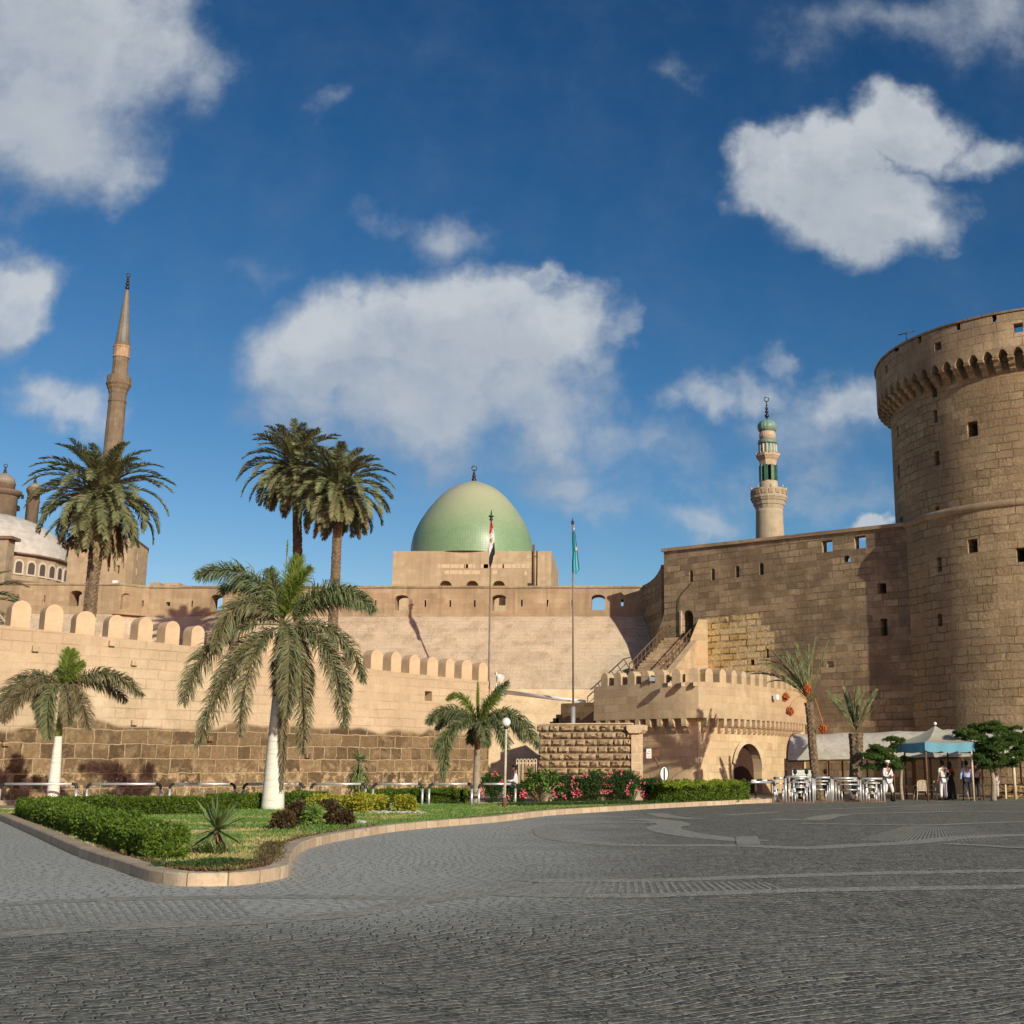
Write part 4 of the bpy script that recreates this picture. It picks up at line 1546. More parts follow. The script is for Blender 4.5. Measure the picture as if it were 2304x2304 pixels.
fixn(put("pier_cap", mb, M['lime'], rw))
mb = MB().prism([(-.08, 0), (RLn - .02, 0), (RLn - .02, .05), (-.08, .05)], RA + rn * .0 + Vector((0, 0, rz1 + .285)), rd, (0, 0, 1), rn * .62)
fixn(put("coping", mb, M['lime'], rw))

# ================================================================== STAIRCASE
st = thing("stone_staircase", "worn stone stairs with metal handrails climbing to the arched door of the curtain wall", "stairs", (2, 78, 5))
top = Vector((DOORC.x, DOORC.y, DOORC.z - .97)) - cn * .7
bot = P(1452, 1527, 75.4)
sv = Vector((top.x - bot.x, top.y - bot.y, 0))
slen = sv.length
sd = sv.normalized()
sw = Vector((sd.y, -sd.x, 0))     # to the right
ns = 14
rise = (top.z - bot.z) / ns
mb = MB()
for k in range(ns):
    c = bot + sd * (slen * (k + .5) / ns)
    zt = bot.z + rise * (k + 1)
    mb.box((c.x, c.y, zt - .6), (2.3, slen / ns + (.04 if k % 2 else .02), 1.2 - .02 * (k % 3)), math.atan2(sw.y, sw.x))
put("steps", mb, stone("worn_steps", (.34, .245, .15), (.46, .34, .215), (.2, .14, .09), .5, .2, .02, .06, .7, .8, (.25, .17, .1), .7, 0, .5, 1.2), st)
mb = MB()
e0 = bot + sw * 1.17
e1 = top + sw * 1.17
poly = [(-.3, -6.6), (slen + 1.0, -6.6), (slen + 1.0, top.z - bot.z + .35), (slen - .1, top.z - bot.z + .35), (-.3, .1)]
mb.prism(poly, e0, sd, (0, 0, 1), sw * .45)
fixn(put("side_wall", mb, M['bastion'], st))
mb = MB()
# face wall towards the viewer closing the wedge
f0 = top + sw * 1.15 - sd * 1.6
mb.prism([(0, -7), (1.15, -7), (1.15, 1.0), (.55, 1.0), (0, -.3)], f0 + Vector((0, 0, 0)), Vector((1, -.1, 0)).normalized(), (0, 0, 1), Vector((0, 1.5, 0)))
fixn(put("flank_wall", mb, M['bastion2'], st))
for sgn_ in (-1, 1):
    mb = MB()
    e = sw * (1.05 * sgn_)
    mb.tube([bot + e + Vector((0, 0, .95)), top + e + Vector((0, 0, .95)), top + e + sd * .6 + Vector((0, 0, .9))], .045, 6)
    for k in range(11):
        c = bot.lerp(top, k / 10) + e
        mb.bar(c, c + Vector((0, 0, .95)), .03, 5)
    mb.tube([bot + e + Vector((0, 0, .5)), top + e + Vector((0, 0, .5))], .025, 5)
    put("handrail", mb, M['rust'], st)

# ================================================================== DOME BUILDING
DY = 125.0
dl, dr = P(885, 1240, DY), P(1241, 1240, DY)
dz = dl.z
ds = thing("domed_mosque", "square stone mosque block carrying a big pointed dome of green tiles", "mosque", ((dl.x + dr.x) / 2, DY + 7, 12))
mb = MB()
mb.prism([(0, 0), (dr.x - dl.x, 0), (dr.x - dl.x, dz - 5), (0, dz - 5)], (dl.x, DY, 5), (1, 0, 0), (0, 0, 1), (0, 14, 0))
bl = fixn(put("block_wall", mb, M['mosque'], ds))
cut = MB()
for u in (1002, 1062, 1122):
    c = P(u, 1322, DY)
    cut.prism(arch_poly(1.5, 2.6, 6, True, h_spring=1.55), (c.x, DY - .3, P(u, 1306.5, DY).z - 2.6), (1, 0, 0), (0, 0, 1), (0, 1.5, 0))
boolean(bl, cut)
# patch of paler replaced stones
mb = MB()
rr = random.Random(5)
for (v0, u0, u1) in ((1274, 932, 1140), (1274, 1045, 1190), (1288, 1000, 1110), (1290, 1180, 1200)):
    u = u0
    while u < u1:
        w = rr.uniform(7, 22)
        if rr.random() < .72:
            a, b = P(u, v0 - 4.5, DY - .0), P(u + w - 2, v0 + 4.5, DY)
            mb.box(((a.x + b.x) / 2, DY - .012, (a.z + b.z) / 2), (b.x - a.x, .03, a.z - b.z))
        u += w
put("replaced_stones", mb, plain("new_stone", (.62, .45, .29), .9, vary=.15), ds)
DC = Vector(((P(925, 1238, 131).x + P(1198, 1238, 131).x) / 2, 131.3, 0))
DR = (P(1198, 1238, 131).x - P(925, 1238, 131).x) / 2
zb, za = P(1060, 1238, 131).z, P(1066, 1080, 131).z
prof = [(1, 0), (.99, .08), (.965, .19), (.93, .27), (.89, .345), (.85, .41), (.80, .475), (.74, .555), (.69, .61), (.63, .675), (.54, .76), (.46, .82), (.37, .875), (.27, .92), (.17, .955), (.08, .98), (.0, 1.0)]
pts = [(DR * 1.0, dz + .0 - zb)] + [(DR * r, (za - zb) * h) for r, h in prof]
mb = MB().lathe([(r, zb + z) for r, z in pts], 96, DC, cap=False)


def dome_uv(x, y, z, n):
    a = math.atan2(y - DC.y, x - DC.x)
    if a > 1.3:
        a -= 2 * math.pi
    return (a * 6, z * 1.1)


put("dome", mb, M['dome'], ds, uvfn=dome_uv)
def finial(c, h, r, balls=((.12, 1.0), (.36, .8), (.56, .55)), ring=True):
    mb = MB().bar(c, (c[0], c[1], c[2] + h * .82), r * .22, 6)
    for t, k in balls:
        mb.ball((c[0], c[1], c[2] + h * t), r * k, 10, 7)
    if ring:
        pts = []
        for i in range(15):
            a = math.pi * .42 + 2 * math.pi * .93 * i / 14 + .1
            pts.append((c[0] + r * 1.0 * math.cos(a), c[1], c[2] + h * .9 + r * 1.0 * math.sin(a)))
        mb.tube(pts, r * .22, 6)
    return mb


put("finial", finial((DC.x, DC.y, za - .1), P(1066, 1049, 131).z - za + .1, .27), M['metal_dark'], ds)
a, b = P(1201, 1322, DY), P(1201, 1226, DY)
mb = MB().bar((a.x, DY - .15, a.z), (b.x, DY - .15, b.z), .11, 8)
mb.bar((b.x, DY - .15, b.z - 1.2), (b.x + .5, DY - .15, b.z - 1.2), .03).bar((a.x + .35, DY - .15, a.z), (a.x + .35, DY - .15, b.z - .6), .04)
put("downpipe", mb, M['rust'], ds)
c = P(1193, 1316, 93)
mb = MB().box((c.x, c.y, c.z), (.42, .3, .24)).bar((c.x - .1, c.y, c.z - .5), (c.x - .1, c.y, c.z), .03)
single("floodlight", mb, M['metal_dark'], "small dark floodlight on the rampart in front of the domed mosque's downpipe", "floodlight", origin=(c.x, c.y, c.z - .5))

# ================================================================== LEFT SQUARE TOWER
TY = 108.0
tz = P(220, 1212, TY).z
sq = thing("square_tower", "plain square stone tower with small windows rising behind the rampart near the tall minaret", "tower", (P(230, 1212, TY).x, TY + 4, 12))
tp = [P(157, 1212, TY + .3), P(289, 1212, TY - .6), P(305, 1212, TY + .8), P(336, 1212, TY + 6.0)]
poly = [(p.x, p.y) for p in tp] + [(P(333, 1212, TY + 12).x, TY + 12), (P(165, 1212, TY + 12).x, TY + 12)]
mb = MB()
n = len(poly)
mb.add([(x, y, 5) for x, y in poly] + [(x, y, tz) for x, y in poly], [tuple(range(n)), tuple(range(2 * n - 1, n - 1, -1))] + [(i, (i + 1) % n, (i + 1) % n + n, i + n) for i in range(n)])
sqb = fixn(put("tower_wall", mb, M['mosque'], sq))
cut = MB()
for (u, v, w, h, i) in ((265, 1281, .32, .75, 0), (309, 1252, .3, .7, 2), (307, 1285, .36, .72, 2)):
    cut_at(cut, u, v, w, h, 1.5, False, Vector((tp[i].x, tp[i].y, 0)), Vector((tp[i + 1].x, tp[i + 1].y, 0)))
boolean(sqb, cut)
cxm = sum(x for x, y in poly) / n; cym = sum(y for x, y in poly) / n
poly2 = [(cxm + (x - cxm) * 1.02, cym + (y - cym) * 1.02) for x, y in poly]
mb = MB().add([(x, y, tz + .003) for x, y in poly2] + [(x, y, tz + .18) for x, y in poly2], [tuple(range(n)), tuple(range(2 * n - 1, n - 1, -1))] + [(i, (i + 1) % n, (i + 1) % n + n, i + n) for i in range(n)])
fixn(put("coping", mb, M['ali_dark'], sq))
c = P(260, 1310, 92)
mb = MB().box((c.x, c.y, c.z), (.36, .3, .26)).bar((c.x, c.y, c.z - .3), (c.x, c.y, c.z), .03)
single("floodlight", mb, M['white'], "white box floodlight standing on the rampart in front of the square tower", "floodlight", origin=(c.x, c.y, c.z - .3))
for (u0, u1, v, lab) in ((337, 359, 1310, "left one of two low stone blocks on the skyline right of the square tower"), (370, 403, 1311, "right one of two low stone blocks on the skyline, with notch shade painted on")):
    a, b = P(u0, v, 100), P(u1, v, 100)
    mb = MB().box(((a.x + b.x) / 2, 101, (a.z + 11) / 2), (b.x - a.x, 2, a.z - 11))
    if u0 == 370:
        mb.box(((a.x + b.x) / 2 + .15, 99.98, a.z - .3), (.6, .06, .12), mi=1)  # dark strip on the face, standing in for a notch's shade
    single("parapet_block", mb, [M['mosque'], M['dark']], lab, "wall block", group="low blocks behind the rampart")

# ================================================================== ALABASTER MOSQUE (far left)
AY = 186.0
AC = P(-22, 1200, AY); AC.z = 0
AR = 12.0
am = thing("alabaster_mosque", "large far mosque with a grey lead half dome over a windowed drum", "mosque", (AC.x, AC.y, 12))
za_, zs2 = P(0, 1146, AY - 4).z, P(149, 1270, AY).z
prof = []
for i in range(17):
    a = math.pi / 2 * i / 16
    prof.append((AR * math.cos(a), zs2 + (za_ - zs2) * math.sin(a)))
prof[-1] = (.01, za_)


def cyl_uv(C_, r):
    def fn(x, y, z, n):
        a = math.atan2(y - C_.y, x - C_.x)
        if a > 1.3:
            a -= 2 * math.pi
        return (a * r, z)
    return fn


mb = MB().lathe(prof, 72, AC, cap=False)
put("half_dome", mb, M['lead'], am, uvfn=cyl_uv(AC, AR))
zc1, zc0 = zs2, zs2 - 3.6
NP = 10
mb = MB().lathe([(AR + .1, zc0 - .1), (AR + .1, zc1)], NP * 2, AC, smooth=False, cap=True, ph=.1)
drum = put("drum", mb, M['ali'], am, uvfn=cyl_uv(AC, AR))
mb = MB().lathe([(AR + .1, zc1 + .003), (AR + .75, zc1 + .2), (AR + .8, zc1 + .42), (AR - .2, zc1 + .55)], NP * 2, AC, smooth=False, cap=False, ph=.1)
mb.lathe([(AR + .15, zc0 - .9), (AR + 1.3, zc0 - .5), (AR + 1.35, zc0 - .2), (AR + .05, zc0 - .08)], NP * 2, AC, smooth=False, cap=False, ph=.1)
put("cornice", mb, M['ali_dark'], am)
mb = MB().lathe([(AR + .5, 5), (AR + .5, zc0 - .6)], NP * 2, AC, smooth=False, ph=.1)
put("apse_wall", mb, M['ali'], am, uvfn=cyl_uv(AC, AR))
# windows
for k in range(16):
    an = -math.pi / 2 - .55 + k * .155
    d = Vector((math.cos(an), math.sin(an), 0))
    tx = Vector((-d.y, d.x, 0))
    c = AC + d * (AR + .12)
    c.z = zc0 + .75
    w = .95 if k % 2 else 1.05
    mb = MB()
    fr = arch_poly(w + .5, 2.35, 5)
    mb.prism(fr, c - d * .35, tx, (0, 0, 1), d * .42)
    fixn(mbw_ := put("window", mb, M['white_trim'], am))
    mb = MB()
    mb.prism(arch_poly(w, 1.8, 5), c + Vector((0, 0, .25)) + d * .075, tx, (0, 0, 1), d * .02)
    g_ = put("pane", mb, M['window'], mbw_)
    fixn(g_)
# side block left
mb = MB()
a = P(19, 1213, 172)
mb.box((a.x - 6, 173, (a.z + 5) / 2), (12, 2, a.z - 5))
put("side_block", mb, M['ali'], am)
mb = MB().box((a.x - 6 + .35, 173, a.z + .22), (12.6, 2.7, .43))
put("block_cornice", mb, M['ali_dark'], am)


def turret(u, Y, rows, label, name="corner_turret", n=24, fin=None, mat='minaret', capm='lead2'):
    """rows: list of (v, half width px, part) bottom to top"""
    c = P(u, rows[0][0], Y)
    m_px = Y / (CP - (VC - rows[0][0]) / F * SP) / F
    th = thing(name, label, "turret", (c.x, c.y, 12))
    segs = {}
    order = []
    for i in range(len(rows) - 1):
        p_ = rows[i][2]
        if p_ not in segs:
            segs[p_] = []
            order.append(p_)
        z0_, z1_ = P(u, rows[i][0], Y).z, P(u, rows[i + 1][0], Y).z
        if not segs[p_]:
            segs[p_].append((rows[i][1] * m_px, z0_))
        segs[p_].append((rows[i + 1][1] * m_px, z1_))
    for p_ in order:
        mb = MB().lathe(segs[p_], n, (c.x, c.y, 0), smooth=n > 14, cap=True)
        put(p_, mb, M[capm] if 'dome' in p_ else (M['ali_dark'] if 'cornice' in p_ else M[mat]), th, uvfn=cyl_uv(c, 2.0))
    if fin:
        zt = P(u, rows[-1][0], Y).z
        put("finial", finial((c.x, c.y, zt - .1), P(u, fin, Y).z - zt, .3), M['metal_dark'], th)
    return th, c, m_px


t1, c1_, mp = turret(57, 205, [(1300, 13.5, 'shaft'), (1131, 13.5, 'shaft'), (1130, 15, 'ring_cornice'), (1127, 15, 'ring_cornice'), (1126, 13, 'upper_shaft'), (1110, 13, 'upper_shaft'), (1109, 15.5, 'cap_cornice'), (1101, 17, 'cap_cornice'), (1099, 14.5, 'cap_dome'), (1094, 12.5, 'cap_dome'), (1089, 8, 'cap_dome'), (1087, 1, 'cap_dome')],
                     "small round far turret with a grey cap above the half dome of the mosque", fin=1070)
for (u, v, w, h) in ((47, 1120, .35, .75), (56, 1120, .35, .75), (45, 1146, .7, 1.0)):
    c = P(u, v, 205)
    mb = MB().prism(arch_poly(w, h, 4), (c.x, 205 - 13.2 * mp, c.z - h / 2), (1, 0, 0), (0, 0, 1), (0, .3, 0))
    fixn(put("window", mb, M['dark'], t1))
turret(-14, 200, [(1300, 32, 'shaft'), (1119, 32, 'shaft'), (1118, 33, 'cornice_ring'), (1110, 40, 'cornice_ring'), (1105, 40, 'cornice_ring'), (1102, 24, 'neck'), (1090, 24, 'neck'), (1089, 25.5, 'cap_dome'), (1078, 22, 'cap_dome'), (1070, 14, 'cap_dome'), (1064, 2, 'cap_dome')],
       "large far turret with dark cornice cut by the left picture edge", fin=1045)
turret(137, 196, [(1300, 7, 'shaft'), (1240, 7, 'shaft'), (1239, 9, 'cap_cornice'), (1234, 8, 'cap_cornice'), (1226, 5, 'spire'), (1212, 2.5, 'spire'), (1200, .6, 'spire')],
       "slim dark far pinnacle between the half dome and the square tower", n=12)

# tall pencil minaret
MY = 190.0
def minaret(name, label, u, Y, m_px, groups):
    c = P(u, 800, Y)
    c.z = 12
    th = thing(name, label, "minaret", c)
    for (pn, mat, n, rows, sm) in groups:
        prof = [(w * m_px, P(u, v, Y).z) for v, w in rows]
        mb = MB().lathe(prof, n, (c.x, c.y, 0), smooth=sm, cap=True, ph=math.pi / n)
        put(pn, mb, mat, th, uvfn=cyl_uv(c, rows[0][1] * m_px))
    return th, c


mz = M['minaret']
m1, mc1 = minaret("pencil_minaret", "tall slender pencil minaret with a conical lead spire at the left", 273, MY, .0725, [
    ("lower_shaft", mz, 12, [(1250, 22), (1100, 20.5), (960, 19.5), (906, 18.6)], False),
    ("ring", mz, 12, [(905.8, 19.8), (901, 19.8)], False),
    ("corbel", mz, 12, [(900.8, 18.4), (888, 18.6), (884, 20.5), (880, 20.8), (874, 24), (871, 24.4), (867, 26.8)], False),
    ("balcony", mz, 12, [(866.8, 27), (864, 27.5), (862, 26), (848, 26)], False),
    ("upper_shaft", mz, 12, [(858, 17.5), (806, 16.5)], False),
    ("carved_band", M['parapet'], 12, [(805.8, 18), (802, 18), (801, 17.3), (784, 17.6), (783, 18.8), (780, 19)], False),
    ("collar", M['ali_dark'], 12, [(779.8, 18.6), (776, 17.4), (773, 16.2)], False),
    ("spire", plain("lead_spire", (.17, .16, .14), .6, vary=.2, nscale=.6), 12, [(772.8, 15.8), (760, 14.6), (700, 8.9), (660, 5.2), (656, 5.4)], False),
    ("spire_tip", M['ali_dark'], 12, [(655.8, 3.6), (648, 1.2)], False)])
zt = P(273, 650, MY).z
put("finial", finial((mc1.x, mc1.y, zt), P(273, 616, MY).z - zt, .33, ((.08, 1.1), (.32, .95), (.52, .8), (.68, .6))), M['metal_dark'], m1)

# short minaret with bulbous ribbed cap
NY = 105.0
k_ = .1553


def zv(y):
    return 860 + y * k_


mp2 = .0397 * k_
bz = M['minaret2']
U2 = 1722
def rowsz(lst):
    return [(zv(y), w) for y, w in lst]
m2, mc2 = minaret("ribbed_cap_minaret", "short round minaret with a ribbed bulbous green cap behind the curtain wall", U2, NY, mp2, [
    ("shaft", bz, 40, rowsz([(2700, 215), (2250, 203), (1900, 194), (1852, 194)]), True),
    ("muqarnas", bz, 16, rowsz([(1850, 195), (1800, 212), (1795, 222), (1745, 236), (1740, 246), (1702, 262)]), False),
    ("balcony", bz, 16, rowsz([(1700, 268), (1675, 268), (1670, 258), (1565, 258)]), False),
    ("neck", bz, 24, rowsz([(1640, 134), (1455, 130)]), True),
    ("lantern_base", bz, 8, rowsz([(1453, 132), (1440, 132)]), False),
    ("lantern_head", bz, 8, rowsz([(1215, 118), (1140, 132), (1120, 150), (1085, 172)]), False),
    ("upper_balcony", bz, 8, rowsz([(1083, 176), (1050, 178)]), False),
    ("ribbed_drum", M['verdigris'], 32, rowsz([(1090, 126), (905, 122)]), True),
    ("drum_ring", M['verdigris'], 32, rowsz([(903, 138), (880, 142), (850, 138), (842, 124)]), True),
    ("inscription_band", bz, 32, rowsz([(841, 118), (725, 112)]), True)])
cx2, cy2 = mc2.x, mc2.y
mb = MB()
for k in range(8):       # lantern columns of green tile
    an = 2 * math.pi * (k + .5) / 8
    r_ = 118 * mp2
    z0_, z1_ = P(U2, zv(1440), NY).z, P(U2, zv(1212), NY).z
    mb.box((cx2 + r_ * math.cos(an), cy2 + r_ * math.sin(an), (z0_ + z1_) / 2), (.17, .32, z1_ - z0_), an)
put("green_columns", mb, M['green_col'], m2)
mb = MB().lathe([(62 * mp2, P(U2, zv(1440), NY).z), (62 * mp2, P(U2, zv(1200), NY).z)], 12, (cx2, cy2, 0))  # dark cylinder stands in for the shade inside the lantern
put("lantern_shade_core", mb, M['dark'], m2)
mb = MB()
for k in range(14):
    an = 2 * math.pi * k / 14
    r_ = 124 * mp2
    mb.bar((cx2 + r_ * math.cos(an), cy2 + r_ * math.sin(an), P(U2, zv(1085), NY).z), (cx2 + r_ * math.cos(an), cy2 + r_ * math.sin(an), P(U2, zv(910), NY).z), .075, 6)
put("drum_ribs", mb, M['white_trim'], m2)
prof = [(zv(722), 108), (zv(715), 116), (zv(690), 134), (zv(655), 141), (zv(620), 136), (zv(590), 118), (zv(568), 88), (zv(555), 50), (zv(548), 8)]
mb = MB().lathe([(w * mp2, P(U2, v, NY).z) for v, w in prof], 64, (cx2, cy2, 0), rib=lambda a, z: 1 + .045 * abs(math.cos(a * 8)) - .02, cap=True)
put("bulbous_cap", mb, M['verdigris'], m2)
mb = MB()
for k in range(16):
    an = 2 * math.pi * k / 16
    z0_, z1_ = P(U2, zv(1660), NY).z, P(U2, zv(1580), NY).z
    r_ = 259 * mp2
    mb.box((cx2 + r_ * math.cos(an), cy2 + r_ * math.sin(an), (z0_ + z1_) / 2), (.05, .38, (z1_ - z0_) * .8), an)
put("balcony_panels", mb, M['parapet'], m2)
mb = MB()
for k in range(8):
    an = 2 * math.pi * k / 8
    r_ = 250 * mp2
    mb.ball((cx2 + r_ * math.cos(an), cy2 + r_ * math.sin(an), P(U2, zv(1550), NY).z), .09, 8, 6, (1, 1, 2.0))
    r_ = 172 * mp2
    mb.ball((cx2 + r_ * math.cos(an), cy2 + r_ * math.sin(an), P(U2, zv(1040), NY).z), .06, 8, 6, (1, 1, 2.0))
put("balcony_knobs", mb, bz, m2)
# carved script on the band under the cap, raised pale strokes
mb = MB()
zb_ = P(U2, zv(812), NY).z
hb = P(U2, zv(740), NY).z - zb_
r_ = 116 * mp2
rr = random.Random(11)
for k in range(22):
    an = 2 * math.pi * k / 22
    d = Vector((math.cos(an), math.sin(an), 0)); tx = Vector((-d.y, d.x, 0))
    o_ = Vector((cx2, cy2, zb_)) + d * r_
    kind = k % 4
    pts = {0: [(0, .1), (0, .95)], 1: [(-.09, .5), (-.05, .15), (.06, .15), (.1, .5)], 2: [(-.08, .3), (0, .6), (.08, .3), (0, .12), (-.08, .3)], 3: [(.08, .9), (.0, .35), (-.1, .2)]}[kind]
    mb.tube([o_ + tx * a + Vector((0, 0, hb * b)) for a, b in pts], .022, 5)
put("carved_script", mb, M['white_trim'], m2)
zt = P(U2, zv(548), NY).z
put("finial", finial((cx2, cy2, zt), P(U2, zv(215), NY).z - zt, .21, ((.18, 1.0), (.36, .8), (.50, .66), (.64, .4))), M['metal_dark'], m2)
# ================================================================== VEGETATION
class Acc:
    """numpy accumulator of quads with a tint value"""
    def __init__(s):
        s.v, s.t = [], []

    def quads(s, a, b, c, d, tint=0.0):
        q = np.stack([a, b, c, d], 1).reshape(-1, 3)
        s.v.append(q)
        tt = np.full(len(a), tint) if np.isscalar(tint) else tint
        s.t.append(np.repeat(tt, 4))

    def mesh(s, name, off=(0, 0, 0)):
        V = np.concatenate(s.v).astype(np.float32) - np.array(off, np.float32)
        n = len(V) // 4
        m = bpy.data.meshes.new(name)
        m.vertices.add(len(V))
        m.vertices.foreach_set('co', V.ravel())
        m.loops.add(len(V))
        m.loops.foreach_set('vertex_index', np.arange(len(V), dtype=np.int32))
        m.polygons.add(n)
        m.polygons.foreach_set('loop_start', np.arange(0, len(V), 4, dtype=np.int32))
        m.polygons.foreach_set('loop_total', np.full(n, 4, np.int32))
        at = m.attributes.new('tint', 'FLOAT', 'POINT')
        at.data.foreach_set('value', np.concatenate(s.t).astype(np.float32))
        m.update(calc_edges=True)
        return m


def put_acc(name, acc, mat, parent=None, label=None):
    off = woff(parent) if parent else Vector((0, 0, 0))
    m = acc.mesh(name, off)
    return put(name, m, mat, parent, uv=False, label=label)


def norm(a):
    return a / np.maximum(np.linalg.norm(a, axis=-1, keepdims=True), 1e-9)


def frond_curve(acc, pts, nleaf, ll, lw, plume=0.0, vee=.35, ca=.55, droop=.5, tint=0.0, start=.12, rng=RNG, rach=.02, side=None, prof=None, tint_tip=0.0, allround=False):
    """pts: Nx3 rachis points. Leaflets on both sides."""
    pts = np.asarray(pts, float)
    seg = np.linalg.norm(np.diff(pts, axis=0), axis=1)
    s = np.concatenate([[0], np.cumsum(seg)])
    L = s[-1]
    ts = start + (1 - start) * (np.arange(nleaf) + .5) / nleaf
    ts = np.clip(ts + rng.normal(0, .004, nleaf), start, .999)
    base = np.stack([np.interp(ts * L, s, pts[:, k]) for k in range(3)], 1)
    e = .02
    b2 = np.stack([np.interp(np.clip(ts + e, 0, 1) * L, s, pts[:, k]) for k in range(3)], 1)
    b1 = np.stack([np.interp(np.clip(ts - e, 0, 1) * L, s, pts[:, k]) for k in range(3)], 1)
    T = norm(b2 - b1)
    if side is None:
        h = pts[-1] - pts[0]
        if math.hypot(h[0], h[1]) < .15:
            h = np.array([1.0, 0.3, 0])
        side = np.array([-h[1], h[0], 0]) / math.hypot(h[0], h[1])
    B = np.repeat(side[None, :], nleaf, 0)
    B = norm(B - T * (B * T).sum(1, keepdims=True))
    N = np.cross(T, B)
    N = np.where((N[:, 2:3] < 0), -N, N) if abs(pts[-1][2] - pts[0][2]) < 50 else N
    p_ = (np.sin(np.clip((ts - start) / (1 - start), 0, 1) * math.pi * .80 + .42) ** .7) if prof is None else prof(ts)
    for sg in (-1, 1):
        v = vee + rng.normal(0, 1, nleaf) * plume
        c = ca + rng.normal(0, .07, nleaf) + .35 * ts
        d = norm(T * c[:, None] + B * sg + N * v[:, None] + rng.normal(0, .05, (nleaf, 3)))
        if allround:
            ph = rng.uniform(-1.15, 1.15, nleaf)
            d = norm(T * c[:, None] + B * (sg * np.cos(ph))[:, None] + N * np.sin(ph)[:, None] + rng.normal(0, .12, (nleaf, 3)))
        ln = ll * np.clip(p_, .15, 1) * rng.uniform(.85, 1.1, nleaf)
        mid = base + d * (ln * .5)[:, None]
        dd_ = norm(d + np.array([0, 0, -1.0]) * droop * rng.uniform(.6, 1.4, nleaf)[:, None])
        tip = mid + dd_ * (ln * .5)[:, None]
        w = norm(T * .9 + N * rng.normal(0, .5, nleaf)[:, None])
        w = w - d * (w * d).sum(1, keepdims=True)
        w = norm(w) * (lw * .5)
        tn = np.clip(tint + tint_tip * ts + rng.normal(0, .05, nleaf), 0.0, 1) if (tint or tint_tip) else 0.0
        acc.quads(base - w * .6, base + w * .6, mid + w, mid - w, tn)
        acc.quads(mid - w, mid + w, tip + w * .12, tip - w * .12, tn)
    # rachis as a thin three-sided strip pair
    K_ = len(pts)
    wd = rach * (1 - .75 * s / L)
    Tn = norm(np.gradient(pts, axis=0))
    Bs = norm(np.repeat(side[None, :], K_, 0) - Tn * (Tn @ side)[:, None])
    Ns = np.cross(Tn, Bs)
    for ax in (Bs, Ns):
        a, b = pts - ax * wd[:, None], pts + ax * wd[:, None]
        acc.quads(a[:-1], b[:-1], b[1:], a[1:], min(1.0, tint + .25) if tint else .12)


def arc_pts(o, az, e0, bend, L, n=12, power=1.3):
    o = np.array(o, float)
    r, z = 0.0, 0.0
    out = [o.copy()]
    for i in range(n):
        t = (i + .5) / n
        e = e0 - bend * t ** power
        r += math.cos(e) * L / n
        z += math.sin(e) * L / n
        out.append(o + np.array([math.cos(az) * r, math.sin(az) * r, z]))
    return np.array(out)


def bez(pts, n=14):
    P_ = [np.array(p, float) for p in pts]
    out = []
    for i in range(n + 1):
        t = i / n
        q = P_[:]
        while len(q) > 1:
            q = [q[k] * (1 - t) + q[k + 1] * t for k in range(len(q) - 1)]
        out.append(q[0])
    return np.array(out)


def date_trunk(a, b, r0, r1, bulge=0.0, step=.11, n=14, rough=.12, seed=1):
    rr = random.Random(seed)
    a, b = Vector(a), Vector(b)
    L = (b - a).length
    k = max(4, int(L / step))
    mb = MB()
    pts, rad = [], []
    vs, fs = [], []
    for i in range(k + 1):
        t = i / k
        p = a.lerp(b, t) + Vector((.12 * math.sin(t * 3.1 + seed), .1 * math.sin(t * 2.3), 0)) * min(1, t * 3) * (1 - t)
        r = r0 + (r1 - r0) * t + bulge * math.exp(-((t - 1) / .06) ** 2)
        for j in range(n):
            an = 2 * math.pi * j / n + (i % 2) * math.pi / n
            q = r * (1 + rough * (.9 if (i + j) % 2 else -.5) + rr.uniform(-.05, .05))
            vs.append((p.x + q * math.cos(an), p.y + q * math.sin(an), p.z))
    for i in range(k):
        for j in range(n):
            fs.append((i * n + j, i * n + (j + 1) % n, (i + 1) * n + (j + 1) % n, (i + 1) * n + j))
    mb.add(vs, fs, False)
    return mb


